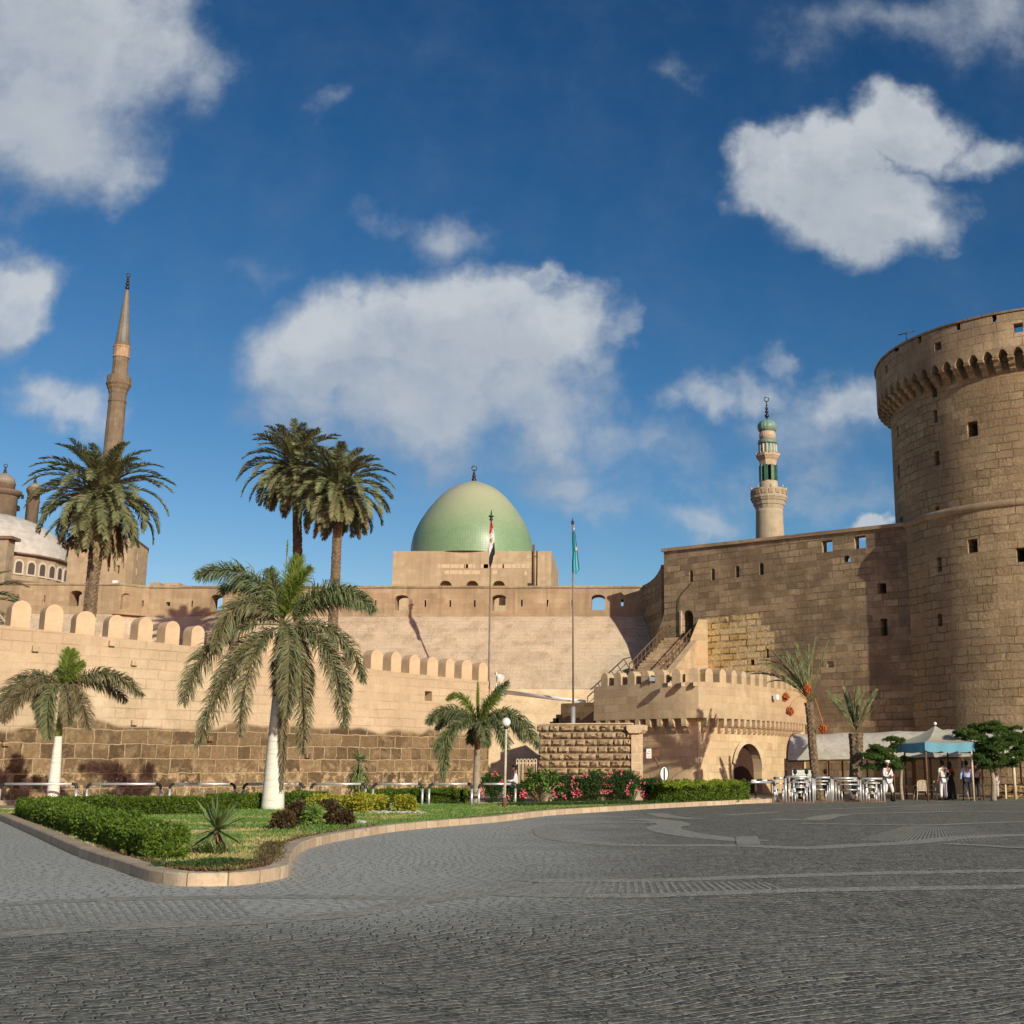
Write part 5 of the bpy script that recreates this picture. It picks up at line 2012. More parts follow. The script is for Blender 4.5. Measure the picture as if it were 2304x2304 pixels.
def date_palm(label, heart, base, r0, r1, nf, flen, seed, emin=-62, skirt=0, lw=.055, ll=.56, top=90, group=None, azs=None, nleaf=70, bendk=1.0):
    rng = np.random.default_rng(seed)
    th = thing("date_palm", label, "palm tree", base, group=group)
    h = Vector(heart)
    put("trunk", date_trunk(base, h - Vector((0, 0, .25)), r0, r1, .13, seed=seed), M['bark_date'], th)
    acc = Acc()
    for i in range(nf):
        t = (i + .5) / nf
        e0 = R(top + (emin - top) * t ** 1.05) + rng.normal(0, .06)
        az = i * 2.39996 + rng.normal(0, .15)
        L = flen * (0.80 + .28 * math.sin(math.pi * min(1, t * 1.25))) * rng.uniform(.92, 1.08)
        bend = (R(38) + R(55) * math.sin(math.pi * min(1, t * .9 + .1))) * rng.uniform(.85, 1.15) * bendk
        if e0 < R(-30):
            bend *= .45
        o = h + Vector((math.cos(az) * .16, math.sin(az) * .16, -.1 - .55 * t))
        pts = arc_pts(o, az, e0, bend, L)
        frond_curve(acc, pts, nleaf, ll, lw, plume=.12, vee=.30, ca=.75, droop=.22, tint=float(np.clip((t - .62) * 1.4 + rng.normal(0, .07), 0, .9)) if t > .5 else 0.0, rng=rng, start=.10, rach=.035)
    for i in range(skirt):
        az = rng.uniform(0, 6.28)
        o = h + Vector((math.cos(az) * .22, math.sin(az) * .22, -.75))
        pts = arc_pts(o, az, R(-45), R(42), flen * rng.uniform(.75, 1.05), power=.7)
        frond_curve(acc, pts, 50, .30, .06, plume=.2, vee=0, ca=1.3, droop=.8, tint=.85, rng=rng, start=.1, rach=.03)
    put_acc("crown", acc, M['leaf_date'], th)
    return th


# tall date palms behind the battlement wall
hp = P(228, 1102, 62.0)
bpnt = P(203, 1430, 62.0)
bpnt = Vector((bpnt.x - .15, 62.0, 0.0))
date_palm("tall date palm rising behind the battlement wall in front of the pencil minaret", hp, bpnt, .36, .27, 104, 3.6, 21, emin=-74, skirt=14)
hp = P(667, 1046, 70.0)
bp2 = P(697, 1400, 70.0)
date_palm("taller left palm of the pair of tall date palms left of the green dome", hp, (bp2.x + .1, 70.0, 0), .30, .24, 86, 3.35, 22, emin=-50, group="pair of tall date palms")
hp = P(763, 1092, 67.5)
bp3 = P(750, 1440, 67.5)
date_palm("shorter right palm of the pair of tall date palms left of the green dome", hp, (bp3.x, 67.5, 0), .28, .24, 86, 3.3, 23, emin=-58, group="pair of tall date palms")
# palm mostly outside the frame at the left
hp = P(-62, 1345, 60.0)
date_palm("date palm at the left picture edge showing only a few frond tips above the merlons", hp, (hp.x, 60.0, 0), .3, .24, 34, 2.6, 24, emin=-40, nleaf=34)


def royal(label, base, top_z, hz, fr, r_base, r_top, scale, shaft_col, nleaf=60, ll=.55, lw=.036, seed=3, trunk_mat='trunk_white', bellied=True, dens=4.2, llk=1.32):
    """fr: list of dict(pts=(dx,dz[,dy]) relative to heart in metres, tint, mat)"""
    rng = np.random.default_rng(seed)
    base = Vector(base)
    th = thing("royal_palm" if bellied else "foxtail_palm", label, "palm tree", base)
    H = top_z - base.z
    prof = []
    for i in range(25):
        t = i / 24
        r = r_top + (r_base - r_top) * ((1 - t) ** 3 * .45 + (1 - t) * .55)
        if bellied:
            r += .03 * math.sin(math.pi * t)
        prof.append((r, H * t))
    mb = MB().lathe(prof, 24, base)
    put("trunk", mb, M[trunk_mat], th)
    heart = Vector((base.x + .0, base.y, hz))
    mb = MB().lathe([(r_top * .98, top_z + .003), (r_top * .95, top_z + .2), (r_top * .62, top_z + (hz - top_z) * .6), (r_top * .35, hz + .15)], 16, (base.x, base.y, 0))
    put("crownshaft", mb, shaft_col, th)
    acc, acc2 = Acc(), Acc()
    for f in fr:
        P0 = np.array(heart) + np.array([f.get('ox', 0), f.get('oy', 0), f.get('oz', 0)])
        pts = [P0] + [np.array(heart) + np.array([p[0], p[2] if len(p) > 2 else 0, p[1]]) for p in f['p']]
        c = bez(pts)
        fresh = f.get('fresh', False)
        frond_curve(acc2 if fresh else acc, c, int(f.get('n', nleaf) * dens), f.get('ll', ll) * llk, lw * (.9 if fresh else 1), plume=f.get('pl', .75) * 1.25, vee=f.get('v', .1), ca=f.get('ca', .55), droop=f.get('dr', .9),
                    tint=f.get('t', 0.0), tint_tip=f.get('tt', 0.0), rng=rng, start=f.get('st', .12), rach=.035, allround=f.get('n', nleaf) > 30,
                    side=np.array([0.25, 1.0, 0]) / 1.03 if abs(c[-1][0] - c[0][0]) > .8 else np.array([1.0, .2, 0]) / 1.02)
    put_acc("crown", acc, M['leaf_royal'], th)
    if acc2.v:
        put_acc("young_fronds", acc2, M['leaf_fresh'], th)
    return th


# big royal palm: pixels of the 576 px crop at (400,1150), metres per pixel
RY = 43.4
kk = 576 / 1932 / F * RY * 1.03
hx, hy = 742, 860


def z4(x, y, dy=0.0):
    return ((x - hx) * kk, (hy - y) * kk, dy)


gb = G(613, 1821, LZ)
bbase = Vector((gb.x, gb.y, LZ - .02))
RY = gb.y
heart_z = P(621, 1150 + hy * .298, RY).z
ttop = P(613, 1150 + 1400 * .298, RY).z
brown_shaft = plain("brown_leaf_sheath", (.13, .055, .025), .7, vary=.4)
fr = [
    dict(p=[z4(640, 560), z4(420, 400, -.4), z4(150, 520, -.5)], ll=.62, n=58, pl=.5, dr=.9, st=.2),
    dict(p=[z4(560, 640, .5), z4(330, 460, .8), z4(230, 600, .9)], ll=.55, n=50, pl=.5, st=.25),
    dict(p=[z4(760, 650), z4(790, 500, .2), z4(810, 370, .3)], ll=.52, n=60, pl=.35, dr=.35, fresh=True, ca=1.1, v=.1),
    dict(p=[z4(770, 700, -.2), z4(850, 560, -.3), z4(930, 470, -.3)], ll=.45, n=50, pl=.4, dr=.5, fresh=True, ca=1.0),
    dict(p=[z4(700, 680, -.1), z4(660, 560, -.2), z4(640, 480, -.3)], ll=.45, n=50, pl=.4, dr=.5, ca=1.0, t=.0),
    dict(p=[z4(880, 640), z4(1130, 480, -.3), z4(1390, 760, -.4)], ll=.62, n=64, pl=.5, st=.15, dr=.9),
    dict(p=[z4(880, 740, .4), z4(1050, 560, .8), z4(1200, 700, 1.2)], ll=.5, n=50, pl=.5),
    dict(p=[z4(640, 700), z4(380, 560, -.5), z4(340, 1040, -.9)], ll=.58, n=60, t=.30, tt=.15),
    dict(p=[z4(600, 760, .4), z4(300, 700, .6), z4(300, 960, .8)], ll=.5, n=50, t=.4),
    dict(p=[z4(640, 860), z4(220, 760, -.2), z4(120, 1400, -.5)], ll=.60, n=66, t=.32, tt=.1, st=.18),
    dict(p=[z4(640, 900, .5), z4(360, 900, .9), z4(210, 1330, 1.3)], ll=.55, n=60, t=.45),
    dict(p=[z4(650, 930, -.3), z4(430, 980, -.7), z4(270, 1690, -.9)], ll=.55, n=66, t=.38, tt=.2),
    dict(p=[z4(700, 900, -.4), z4(540, 980, -1.0), z4(570, 1620, -1.3)], ll=.48, n=60, t=.35, tt=.3),
    dict(p=[z4(760, 840, -.5), z4(880, 800, -1.1), z4(880, 1500, -1.4)], ll=.55, n=66, t=.25, tt=.3),
    dict(p=[z4(790, 900, -.2), z4(930, 900, -.5), z4(960, 1740, -.6)], ll=.50, n=66, t=.42, tt=.2),
    dict(p=[z4(760, 1000, -.2), z4(800, 1300, -.35), z4(815, 1980, -.3)], ll=.30, n=60, t=.75, ca=1.3, dr=.9),
    dict(p=[z4(850, 860, -.2), z4(1150, 860, -.5), z4(1240, 1560, -.7)], ll=.58, n=66, t=.35, tt=.1),
    dict(p=[z4(870, 820, .3), z4(1180, 800, .5), z4(1290, 1240, .7)], ll=.52, n=60, t=.35),
    dict(p=[z4(850, 880, .6), z4(1080, 900, 1.2), z4(1150, 1360, 1.5)], ll=.5, n=56, t=.5),
    dict(p=[z4(720, 880, .8), z4(650, 980, 1.5), z4(640, 1400, 1.8)], ll=.5, n=56, t=.5),
    dict(p=[z4(780, 880, .8), z4(830, 980, 1.4), z4(850, 1380, 1.7)], ll=.5, n=56, t=.5),
    dict(p=[z4(740, 1040, -.1), z4(770, 1180, -.2), z4(760, 1380, -.25)], ll=.3, n=40, t=.9, ca=1.2),
    dict(p=[z4(741, 700), z4(739, 450), z4(741, 250)], ll=.04, n=12, t=.0, st=.8, fresh=True),
]
royal("largest royal palm with whitewashed trunk and drooping browned fronds in the middle of the lawn", bbase, ttop, heart_z, fr, .385, .215, 1, brown_shaft, seed=31)

# left royal palm: crop (0,1500) 576
LY = 45.0
kk2 = 576 / 1932 / F * LY * 1.03


def z3(x, y, dy=0.0):
    return ((x - 440) * kk2, (150 - y) * kk2, dy)


xb = P(118, 1800, LY).x
base2 = Vector((xb, LY, 0.0))
h2z = P(131, 1545, LY).z
t2z = P(122, 1657, LY).z
fr = [
    dict(p=[z3(450, 60), z3(460, -20), z3(470, -110)], ll=.42, n=50, pl=.35, dr=.3, fresh=True, ca=1.1),
    dict(p=[z3(480, 80, -.2), z3(540, 0, -.3), z3(590, -20, -.2)], ll=.34, n=40, pl=.4, fresh=True),
    dict(p=[z3(410, 60, .2), z3(390, 0, .3), z3(370, 40, .2)], ll=.34, n=40, pl=.4, t=.02),
    dict(p=[z3(330, 40), z3(120, -40, -.3), z3(-20, 420, -.4)], ll=.5, n=60, t=.25, tt=.35),
    dict(p=[z3(350, 100, .3), z3(150, 60, .6), z3(-40, 300, .8)], ll=.48, n=56, t=.3),
    dict(p=[z3(380, 110, -.4), z3(230, 90, -.8), z3(130, 400, -1.0)], ll=.46, n=56, t=.5, tt=.3),
    dict(p=[z3(420, 120, -.4), z3(380, 200, -.9), z3(460, 520, -1.0)], ll=.42, n=50, t=.3),
    dict(p=[z3(500, 120, -.2), z3(620, 160, -.5), z3(710, 450, -.7)], ll=.44, n=56, t=.6, tt=.3),
    dict(p=[z3(540, 70), z3(760, -50, .2), z3(990, 210, .4)], ll=.46, n=60, t=.25, tt=.3),
    dict(p=[z3(520, 90, .5), z3(680, 60, 1.0), z3(800, 240, 1.3)], ll=.42, n=50, t=.35),
    dict(p=[z3(440, 110, .5), z3(420, 160, 1.1), z3(380, 330, 1.4)], ll=.42, n=50, t=.4),
    dict(p=[z3(420, 130, -.3), z3(350, 180, -.6), z3(380, 440, -.7)], ll=.4, n=50, t=.35),
    dict(p=[z3(470, 130, -.3), z3(540, 200, -.6), z3(560, 420, -.7)], ll=.4, n=50, t=.5, tt=.2),
    dict(p=[z3(400, 110, .1), z3(270, 110, .2), z3(240, 300, .3)], ll=.42, n=50, t=.4),
]
royal("smaller royal palm with whitewashed trunk and yellow green crownshaft at the far left", base2, t2z, h2z, fr, .235, .125, 1, plain("green_crownshaft", (.20, .24, .05), .5, vary=.3), seed=33, ll=.5)

# right palm by the lamp: crop (940,1400) 576
g3 = G(1071, 1808, LZ)
kk3 = 576 / 1932 / F * g3.y * 1.03


def z5(x, y, dy=0.0):
    return ((x - 432) * kk3, (780 - y) * kk3, dy)


h3z = P(1069, 1400 + 780 * .298, g3.y).z
t3z = P(1069, 1400 + 960 * .298, g3.y).z
fr = [
    dict(p=[z5(428, 650), z5(426, 560), z5(424, 470)], ll=.10, n=26, pl=.2, fresh=True, ca=1.4, dr=.1),
    dict(p=[z5(380, 640), z5(300, 500), z5(210, 590)], ll=.34, n=44, pl=.4, fresh=True, ca=.9),
    dict(p=[z5(470, 650), z5(540, 560), z5(640, 470)], ll=.40, n=50, pl=.45, t=.03, ca=.9),
    dict(p=[z5(480, 680, -.3), z5(520, 600, -.6), z5(590, 560, -.8)], ll=.36, n=44, pl=.45, fresh=True),
    dict(p=[z5(340, 680), z5(180, 600, -.2), z5(80, 760, -.3)], ll=.46, n=54, pl=.6, t=.06),
    dict(p=[z5(350, 700, .4), z5(200, 640, .8), z5(110, 800, 1.0)], ll=.42, n=50, pl=.6, t=.1),
    dict(p=[z5(350, 720, -.3), z5(200, 720, -.6), z5(210, 1140, -.7)], ll=.42, n=56, pl=.55, t=.12),
    dict(p=[z5(380, 740, -.5), z5(270, 760, -.9), z5(160, 960, -1.1)], ll=.4, n=50, pl=.55, t=.1),
    dict(p=[z5(500, 700, -.1), z5(700, 560, -.2), z5(870, 930, -.3)], ll=.46, n=60, pl=.6, t=.06),
    dict(p=[z5(520, 720, .4), z5(680, 660, .8), z5(760, 880, 1.0)], ll=.42, n=50, pl=.6, t=.1),
    dict(p=[z5(500, 740, -.5), z5(620, 720, -.9), z5(660, 960, -1.0)], ll=.42, n=50, pl=.55, t=.1),
    dict(p=[z5(470, 760, -.7), z5(520, 800, -1.2), z5(520, 930, -1.3)], ll=.38, n=44, pl=.55, t=.2),
    dict(p=[z5(430, 740, .5), z5(400, 760, 1.0), z5(350, 900, 1.2)], ll=.38, n=44, pl=.55, t=.2),
    dict(p=[z5(560, 760, -.2), z5(640, 840, -.3), z5(700, 910, -.3)], ll=.12, n=24, t=.9, ca=1.3),
]
royal("medium grey trunked palm with light green arching fronds beside the globe lamp", (g3.x, g3.y, LZ - .02), t3z, h3z, fr, .165, .12, 1, plain("reddish_sheath", (.24, .12, .06), .7, vary=.4), seed=35, trunk_mat='bark_grey', bellied=False)


# small date palms in front of the round tower
def young_date(label, base, heart, fronds, r0, r1, ll, seed, bunches=()):
    rng = np.random.default_rng(seed)
    th = thing("date_palm", label, "palm tree", base)
    put("trunk", date_trunk(base, Vector(heart) + Vector((0, 0, -.1)), r0, r1, .03, step=.09, seed=seed, rough=.16), M['bark_date'], th)
    acc = Acc()
    for (p1, p2, dy) in fronds:
        h = np.array(heart)
        q1 = h + np.array([p1[0], dy * .5, p1[1]])
        q2 = h + np.array([p2[0], dy, p2[1]])
        c = bez([h + np.array([0, dy * .05, 0]), q1, q2])
        frond_curve(acc, c, 64, ll, .032, plume=.10, vee=.30, ca=1.45, droop=.12, tint=0.0, rng=rng, start=.20, rach=.03,
                    side=np.array([.35, 1.0, 0]) / 1.06 if rng.random() < .5 else np.array([1.0, .45, 0]) / 1.1)
    put_acc("crown", acc, M['leaf_date'], th)
    for (bx, bz, by) in bunches:
        h = Vector(heart)
        e = h + Vector((bx, by, bz))
        mbs = MB().tube([h + Vector((0, 0, -.05)), h + Vector((bx * .45, by * .5, max(.1, bz * .3 + .35))), h + Vector((bx * .9, by, bz + .35)), e + Vector((0, 0, .1))], .02, 5)
        so = put("date_stalk", mbs, M['stalk'], th)
        mbb = MB()
        rr = random.Random(int(abs(bx) * 100))
        for k in range(90):
            a, c_ = rr.uniform(0, 6.28), rr.uniform(-1, 1)
            rad = .19 * rr.uniform(.6, 1)
            mbb.ball(e + Vector((rad * math.cos(a) * math.sqrt(1 - c_ * c_), rad * math.sin(a) * math.sqrt(1 - c_ * c_), rad * 1.15 * c_ - .08)), .035, 5, 4, (1, 1, 1.6))
        put("date_bunch", mbb, M['dates'], so)
    return th


PY = 57.5
k6 = 576 / 1932 / F * PY * 1.03


def q2(x, y):
    return ((x - 1410) * k6, (1420 - y) * k6)


hP1 = P(1820, 1576, PY)
bP1 = G(1846, 1795)
bP1 = Vector((P(1845, 1790, PY).x, PY, 0))
young_date("small date palm hung with orange date bunches in front of the gatehouse end", bP1, hP1,
           [(q2(1370, 1240), q2(1330, 1000), .2), (q2(1330, 1260), q2(1225, 1040), -.3), (q2(1300, 1230), q2(1150, 1050), .3), (q2(1430, 1200), q2(1480, 965), .1), (q2(1470, 1250), q2(1570, 975), -.2),
            (q2(1260, 1180), q2(1040, 1160), -.5), (q2(1240, 1200), q2(1010, 1225), .5), (q2(1280, 1120), q2(1060, 1130), .0), (q2(1390, 1240), q2(1400, 1030), -.8), (q2(1360, 1250), q2(1280, 1060), .9),
            (q2(1440, 1260), q2(1460, 1090), 1.0), (q2(1320, 1200), q2(1190, 1100), -.9), (q2(1260, 1240), q2(1100, 1300), -.8)],
           .20, .17, .36, 41, bunches=[(-(1410 - 1235) * k6, (1420 - 1390) * k6, -.3), (-(1410 - 1262) * k6, (1420 - 1490) * k6, -.4), (-(1410 - 1390) * k6, (1420 - 1330) * k6, -.45), ((1500 - 1410) * k6, (1420 - 1610) * k6, -.3)])
hP2 = P(1926, 1645, 58.5)
k7 = k6 * 58.5 / PY


def q3(x, y):
    return ((x - 1765) * k7, (1640 - y) * k7)


young_date("small date palm with an upright fan of fronds before the marquee and the round tower", Vector((P(1925, 1795, 58.5).x, 58.5, 0)), hP2,
           [(q3(1690, 1520), q3(1570, 1355), 0), (q3(1720, 1480), q3(1690, 1320), .3), (q3(1760, 1480), q3(1750, 1340), -.3), (q3(1790, 1480), q3(1800, 1325), .2), (q3(1820, 1500), q3(1930, 1345), 0),
            (q3(1840, 1520), q3(1960, 1420), -.5), (q3(1700, 1540), q3(1630, 1400), -.6), (q3(1750, 1500), q3(1730, 1360), .8), (q3(1800, 1500), q3(1860, 1350), .7), (q3(1800, 1520), q3(1880, 1400), -.8)],
           .25, .30, .36, 43)


# ------------------------------------------------------------------ leaf masses
def leaf_cloud(acc, C_, nrm, size, rng, tint=0.0, aspect=.55, up=.0):
    n = len(C_)
    d = norm(rng.normal(0, 1, (n, 3)) + nrm * .6 + np.array([0, 0, up]))
    w = norm(np.cross(d, rng.normal(0, 1, (n, 3))))
    L = size * rng.uniform(.6, 1.25, n)[:, None]
    a = C_ - w * L * aspect * .5
    b = C_ + w * L * aspect * .5
    acc.quads(C_, a + d * L * .5, C_ + d * L, b + d * L * .5, tint)


def hedge(name, label, path, width, height, z0, dens, size, mat, seed, cat="hedge", group=None, lump=.12):
    rng = np.random.default_rng(seed)
    path = [Vector((p[0], p[1], 0)) for p in path]
    acc = Acc()
    n = int(dens)
    segs = [(path[i + 1] - path[i]).length for i in range(len(path) - 1)]
    tot = sum(segs)
    cs = np.concatenate([[0], np.cumsum(segs)])
    s = rng.uniform(0, tot, n)
    eo = np.where(rng.random(n) < width / (tot + width), np.where(rng.random(n) < .5, -1, 1), 0)
    X = np.interp(s, cs, [p.x for p in path]); Y = np.interp(s, cs, [p.y for p in path])
    e = .2
    X2 = np.interp(np.minimum(s + e, tot), cs, [p.x for p in path]); Y2 = np.interp(np.minimum(s + e, tot), cs, [p.y for p in path])
    X1 = np.interp(np.maximum(s - e, 0), cs, [p.x for p in path]); Y1 = np.interp(np.maximum(s - e, 0), cs, [p.y for p in path])
    T = norm(np.stack([X2 - X1, Y2 - Y1, np.zeros(n)], 1))
    N = np.stack([-T[:, 1], T[:, 0], np.zeros(n)], 1)
    # rounded cross-section
    a = rng.uniform(-.15, math.pi + .15, n)
    ca_, sa_ = np.cos(a), np.sin(a)
    cx_ = np.sign(ca_) * np.abs(ca_) ** .45 * width / 2
    cz_ = np.sign(sa_) * np.abs(sa_) ** .45 * height
    lum = 1 + lump * (np.sin(s * 2.1 + seed) * np.sin(s * 5.3 + a * 2) + .6 * np.sin(s * 9.7 + a * 3.1))
    sh = np.minimum(rng.uniform(.55, 1, n) ** .35, 1) * lum
    low = rng.uniform(0, 1, n) < .3
    cz = np.where(low, rng.uniform(0, 1, n) * height * .9, cz_ * sh)
    cx = np.where(low, np.sign(ca_) * width / 2 * rng.uniform(.75, 1.0, n) * lum, cx_ * sh)
    C_ = np.stack([X, Y, np.full(n, z0)], 1) + N * cx[:, None] + np.array([0, 0, 1.0]) * np.maximum(cz, .0)[:, None]
    ev = rng.uniform(0, 1, n) ** .5 * width * .42
    C_e = np.where((eo < 0)[:, None], np.array([path[0].x, path[0].y, z0]), np.array([path[-1].x, path[-1].y, z0]))
    Td = np.where((eo < 0)[:, None], -np.array((path[1] - path[0]).normalized()), np.array((path[-1] - path[-2]).normalized()))
    Ne = np.stack([-Td[:, 1], Td[:, 0], Td[:, 2] * 0], 1)
    xr = rng.uniform(-1, 1, n)
    C_e = C_e + Td * (width * .42 * np.sqrt(np.clip(1 - xr ** 2 * .8, 0, 1)) * rng.uniform(.5, 1, n) ** .3)[:, None] + Ne * (xr * width * .5)[:, None] + np.array([0, 0, 1.0]) * (height * rng.uniform(0, .97, n))[:, None]
    C_ = np.where((eo != 0)[:, None], C_e, C_)
    nr = norm(N * (cx / width * 2)[:, None] + np.array([0, 0, 1.0]) * (cz / height)[:, None])
    leaf_cloud(acc, C_, nr, size, rng)
    mid = path[len(path) // 2]
    m = acc.mesh(name, (mid.x, mid.y, z0))
    o = bpy.data.objects.new(name, m)
    COL.objects.link(o)
    o.location = (mid.x, mid.y, z0)
    m.materials.append(mat)
    tag(o, label, cat, group)
    # dark solid core added to block light inside the leaves
    core = MB()
    pp_ = smooth_path(path, 3)
    vs, fs = [], []
    for i, p in enumerate(pp_):
        d = (pp_[min(i + 1, len(pp_) - 1)] - pp_[max(i - 1, 0)]).normalized()
        nn = Vector((-d.y, d.x, 0))
        for (x_, z_) in ((-.30, .0), (-.32, .5), (-.2, .72), (.2, .72), (.32, .5), (.30, 0)):
            q = p + nn * x_ * width
            vs.append((q.x, q.y, z0 + z_ * height))
    k = 6
    for i in range(len(pp_) - 1):
        for j in range(k):
            fs.append((i * k + j, (i + 1) * k + j, (i + 1) * k + (j + 1) % k, i * k + (j + 1) % k))
    fs += [tuple(range(k)), tuple(range((len(pp_) - 1) * k, len(pp_) * k))[::-1]]
    core.add(vs, fs)
    cc_ = fixn(put("stems_or_core", core, M['twigs_and_core'], o, uv=False))
    return o


M['twigs_and_core'] = plain("dark_twigs_and_core", (.022, .030, .012), .95, vary=.5)  # for shrub twigs and the added light-blocking hedge core


def lp(u, v):
    return G(u, v, LZ)


hp_ = [lp(40, 1836), lp(95, 1855), lp(160, 1877), lp(230, 1901), lp(290, 1923), lp(325, 1936)]
hp_ = [Vector((p.x + .18, p.y + .30, 0)) for p in hp_]
hedge("low_hedge", "bushy bright green hedge running diagonally along the left kerb of the lawn", hp_, .68, .46, LZ, 76000, .065, M['leaf_hedge'], 51, lump=.20)
hedge("low_hedge", "long clipped dark green hedge along the back of the lawn at the left", [lp(135, 1832), lp(250, 1834), lp(360, 1833), lp(474, 1831)], .9, .52, LZ, 22000, .07, M['leaf_hedge'], 52, lump=.06, group="clipped hedges behind the lawn")
hedge("low_hedge", "short clipped hedge just left of the largest royal palm's trunk", [lp(492, 1822), lp(572, 1820)], .9, .52, LZ, 9000, .07, M['leaf_hedge'], 53, lump=.06, group="clipped hedges behind the lawn")
hedge("low_hedge", "short clipped hedge just right of the largest royal palm's trunk", [lp(662, 1819), lp(705, 1817)], .9, .55, LZ, 6000, .07, M['leaf_hedge'], 54, lump=.06, group="clipped hedges behind the lawn")
hedge("low_hedge", "thin far hedge between the drooping yucca tree and the brick shaped hedge", [lp(815, 1808), lp(950, 1806)], .8, .55, LZ, 8000, .07, M['leaf_hedge'], 55, lump=.05, group="clipped hedges behind the lawn")
hedge("low_hedge", "brick shaped clipped hedge with yellow edged top left of the medium palm", [lp(951, 1809), lp(1026, 1808)], 1.0, .58, LZ, 7000, .07, M['leaf_hedge'], 56, lump=.03, group="clipped hedges behind the lawn")
ho = hedge("low_hedge", "yellow green topped hedge along the kerb in front of the gatehouse", [G(1496, 1806, LZ), G(1560, 1804, LZ), G(1620, 1802, LZ), G(1655, 1800, LZ)], 1.1, .74, LZ, 26000, .09, M['leaf_hedge'], 57, lump=.16)
# the fresh clipped tips on its top
acc = Acc()
rng = np.random.default_rng(58)
A_, B_ = np.array(G(1496, 1808, LZ)), np.array(G(1664, 1801, LZ))
t_ = rng.uniform(0, 1, 9000)
C_ = A_ + (B_ - A_) * t_[:, None] + np.stack([rng.uniform(-.1, .1, 9000), rng.uniform(-.55, .55, 9000), .62 + .18 * rng.uniform(0, 1, 9000) + .05 * np.sin(t_ * 30)], 1)
leaf_cloud(acc, C_, np.array([[0, -.3, 1.0]]), .07, rng)
put_acc("fresh_tips", acc, foliage("fresh_hedge_leaf", (.13, .21, .02), (.30, .36, .03), trans=.3, clump=2), ho)


def bush(name, label, c, rx, ry, h, n, size, mat, seed, cat="shrub", group=None, lumps=9, up=.3, aspect=.5, flat=False):
    rng = np.random.default_rng(seed)
    acc = Acc()
    ls = []
    for k in range(lumps):
        a = rng.uniform(0, 6.28)
        rr = rng.uniform(0, .6)
        ls.append((rx * rr * math.cos(a), ry * rr * math.sin(a), h * rng.uniform(.25, .68), rng.uniform(.35, .55)))
    per = n // lumps
    for (x_, y_, z_, r_) in ls:
        d = norm(rng.normal(0, 1, (per, 3)))
        d[:, 2] = np.abs(d[:, 2]) * np.where(rng.random(per) < .8, 1, -1)
        rad = rng.uniform(.3, 1, per) ** .4
        C_ = np.array([c[0] + x_, c[1] + y_, c[2] + z_]) + d * rad[:, None] * np.array([rx * r_ * 1.2, ry * r_ * 1.2, h * (1 - z_ / h) * 1.0])
        C_[:, 2] = np.maximum(C_[:, 2], c[2] + .02)
        leaf_cloud(acc, C_, d, size, rng, up=up, aspect=aspect)
    m = acc.mesh(name, c)
    o = bpy.data.objects.new(name, m)
    COL.objects.link(o)
    o.location = c
    m.materials.append(mat)
    tag(o, label, cat, group)
    mb = MB()
    rr = random.Random(seed)
    for k in range(7):
        a = rr.uniform(0, 6.28)
        mb.tube([(c[0] + .05 * math.cos(a), c[1] + .05 * math.sin(a), c[2] - .02), (c[0] + rx * .35 * math.cos(a), c[1] + ry * .35 * math.sin(a), c[2] + h * .35), (c[0] + rx * .5 * math.cos(a), c[1] + ry * .5 * math.sin(a), c[2] + h * .62)], [.02, .015, .008], 5)
    put("stems_or_core", mb, M['twigs_and_core'], o, uv=False)
    return o


def pxs(Y):
    return Y / F * 1.02


# variegated and bronze shrubs
for i, (u, v, w, h, lab) in enumerate(((722, 1826, 34, 30, "leftmost yellow and green variegated shrub bordering the middle bed"), (770, 1829, 30, 30, "second variegated shrub from the left in the middle bed"), (815, 1829, 32, 34, "third variegated shrub from the left in the middle bed"),
                                       (858, 1826, 26, 28, "fourth variegated shrub, near the gap in the middle bed"), (914, 1827, 30, 29, "separate variegated shrub at the right end of the middle bed"))):
    c = lp(u, v)
    k = pxs(c.y)
    bush("variegated_shrub", lab, c, w * k, w * k * .8, h * k * 1.15, 2600, .10, M['leaf_yellow'], 60 + i, group="variegated shrubs in the middle bed", aspect=.6)
for i, (u, v, w, h, m_, lab) in enumerate(((640, 1866, 30, 28, 'leaf_red', "sparse bronze leaved shrub at the left front of the middle bed"), (672, 1852, 28, 34, 'leaf_red', "reddish brown shrub behind the small green one in the middle bed"),
                                           (703, 1858, 22, 34, 'leaf_plum', "small dark green broad leaved shrub between the bronze shrubs"), (745, 1852, 32, 38, 'leaf_red', "large bronze leaved shrub at the right front of the middle bed"), (772, 1857, 20, 22, 'leaf_red', "low bronze shrub ending the front row of the middle bed"))):
    c = lp(u, v)
    k = pxs(c.y)
    bush("bronze_shrub" if m_ == 'leaf_red' else "green_shrub", lab, c, w * k, w * k * .8, h * k * 1.2, 1900, .12, M[m_], 70 + i, group="shrubs at the front of the middle bed", aspect=.5)
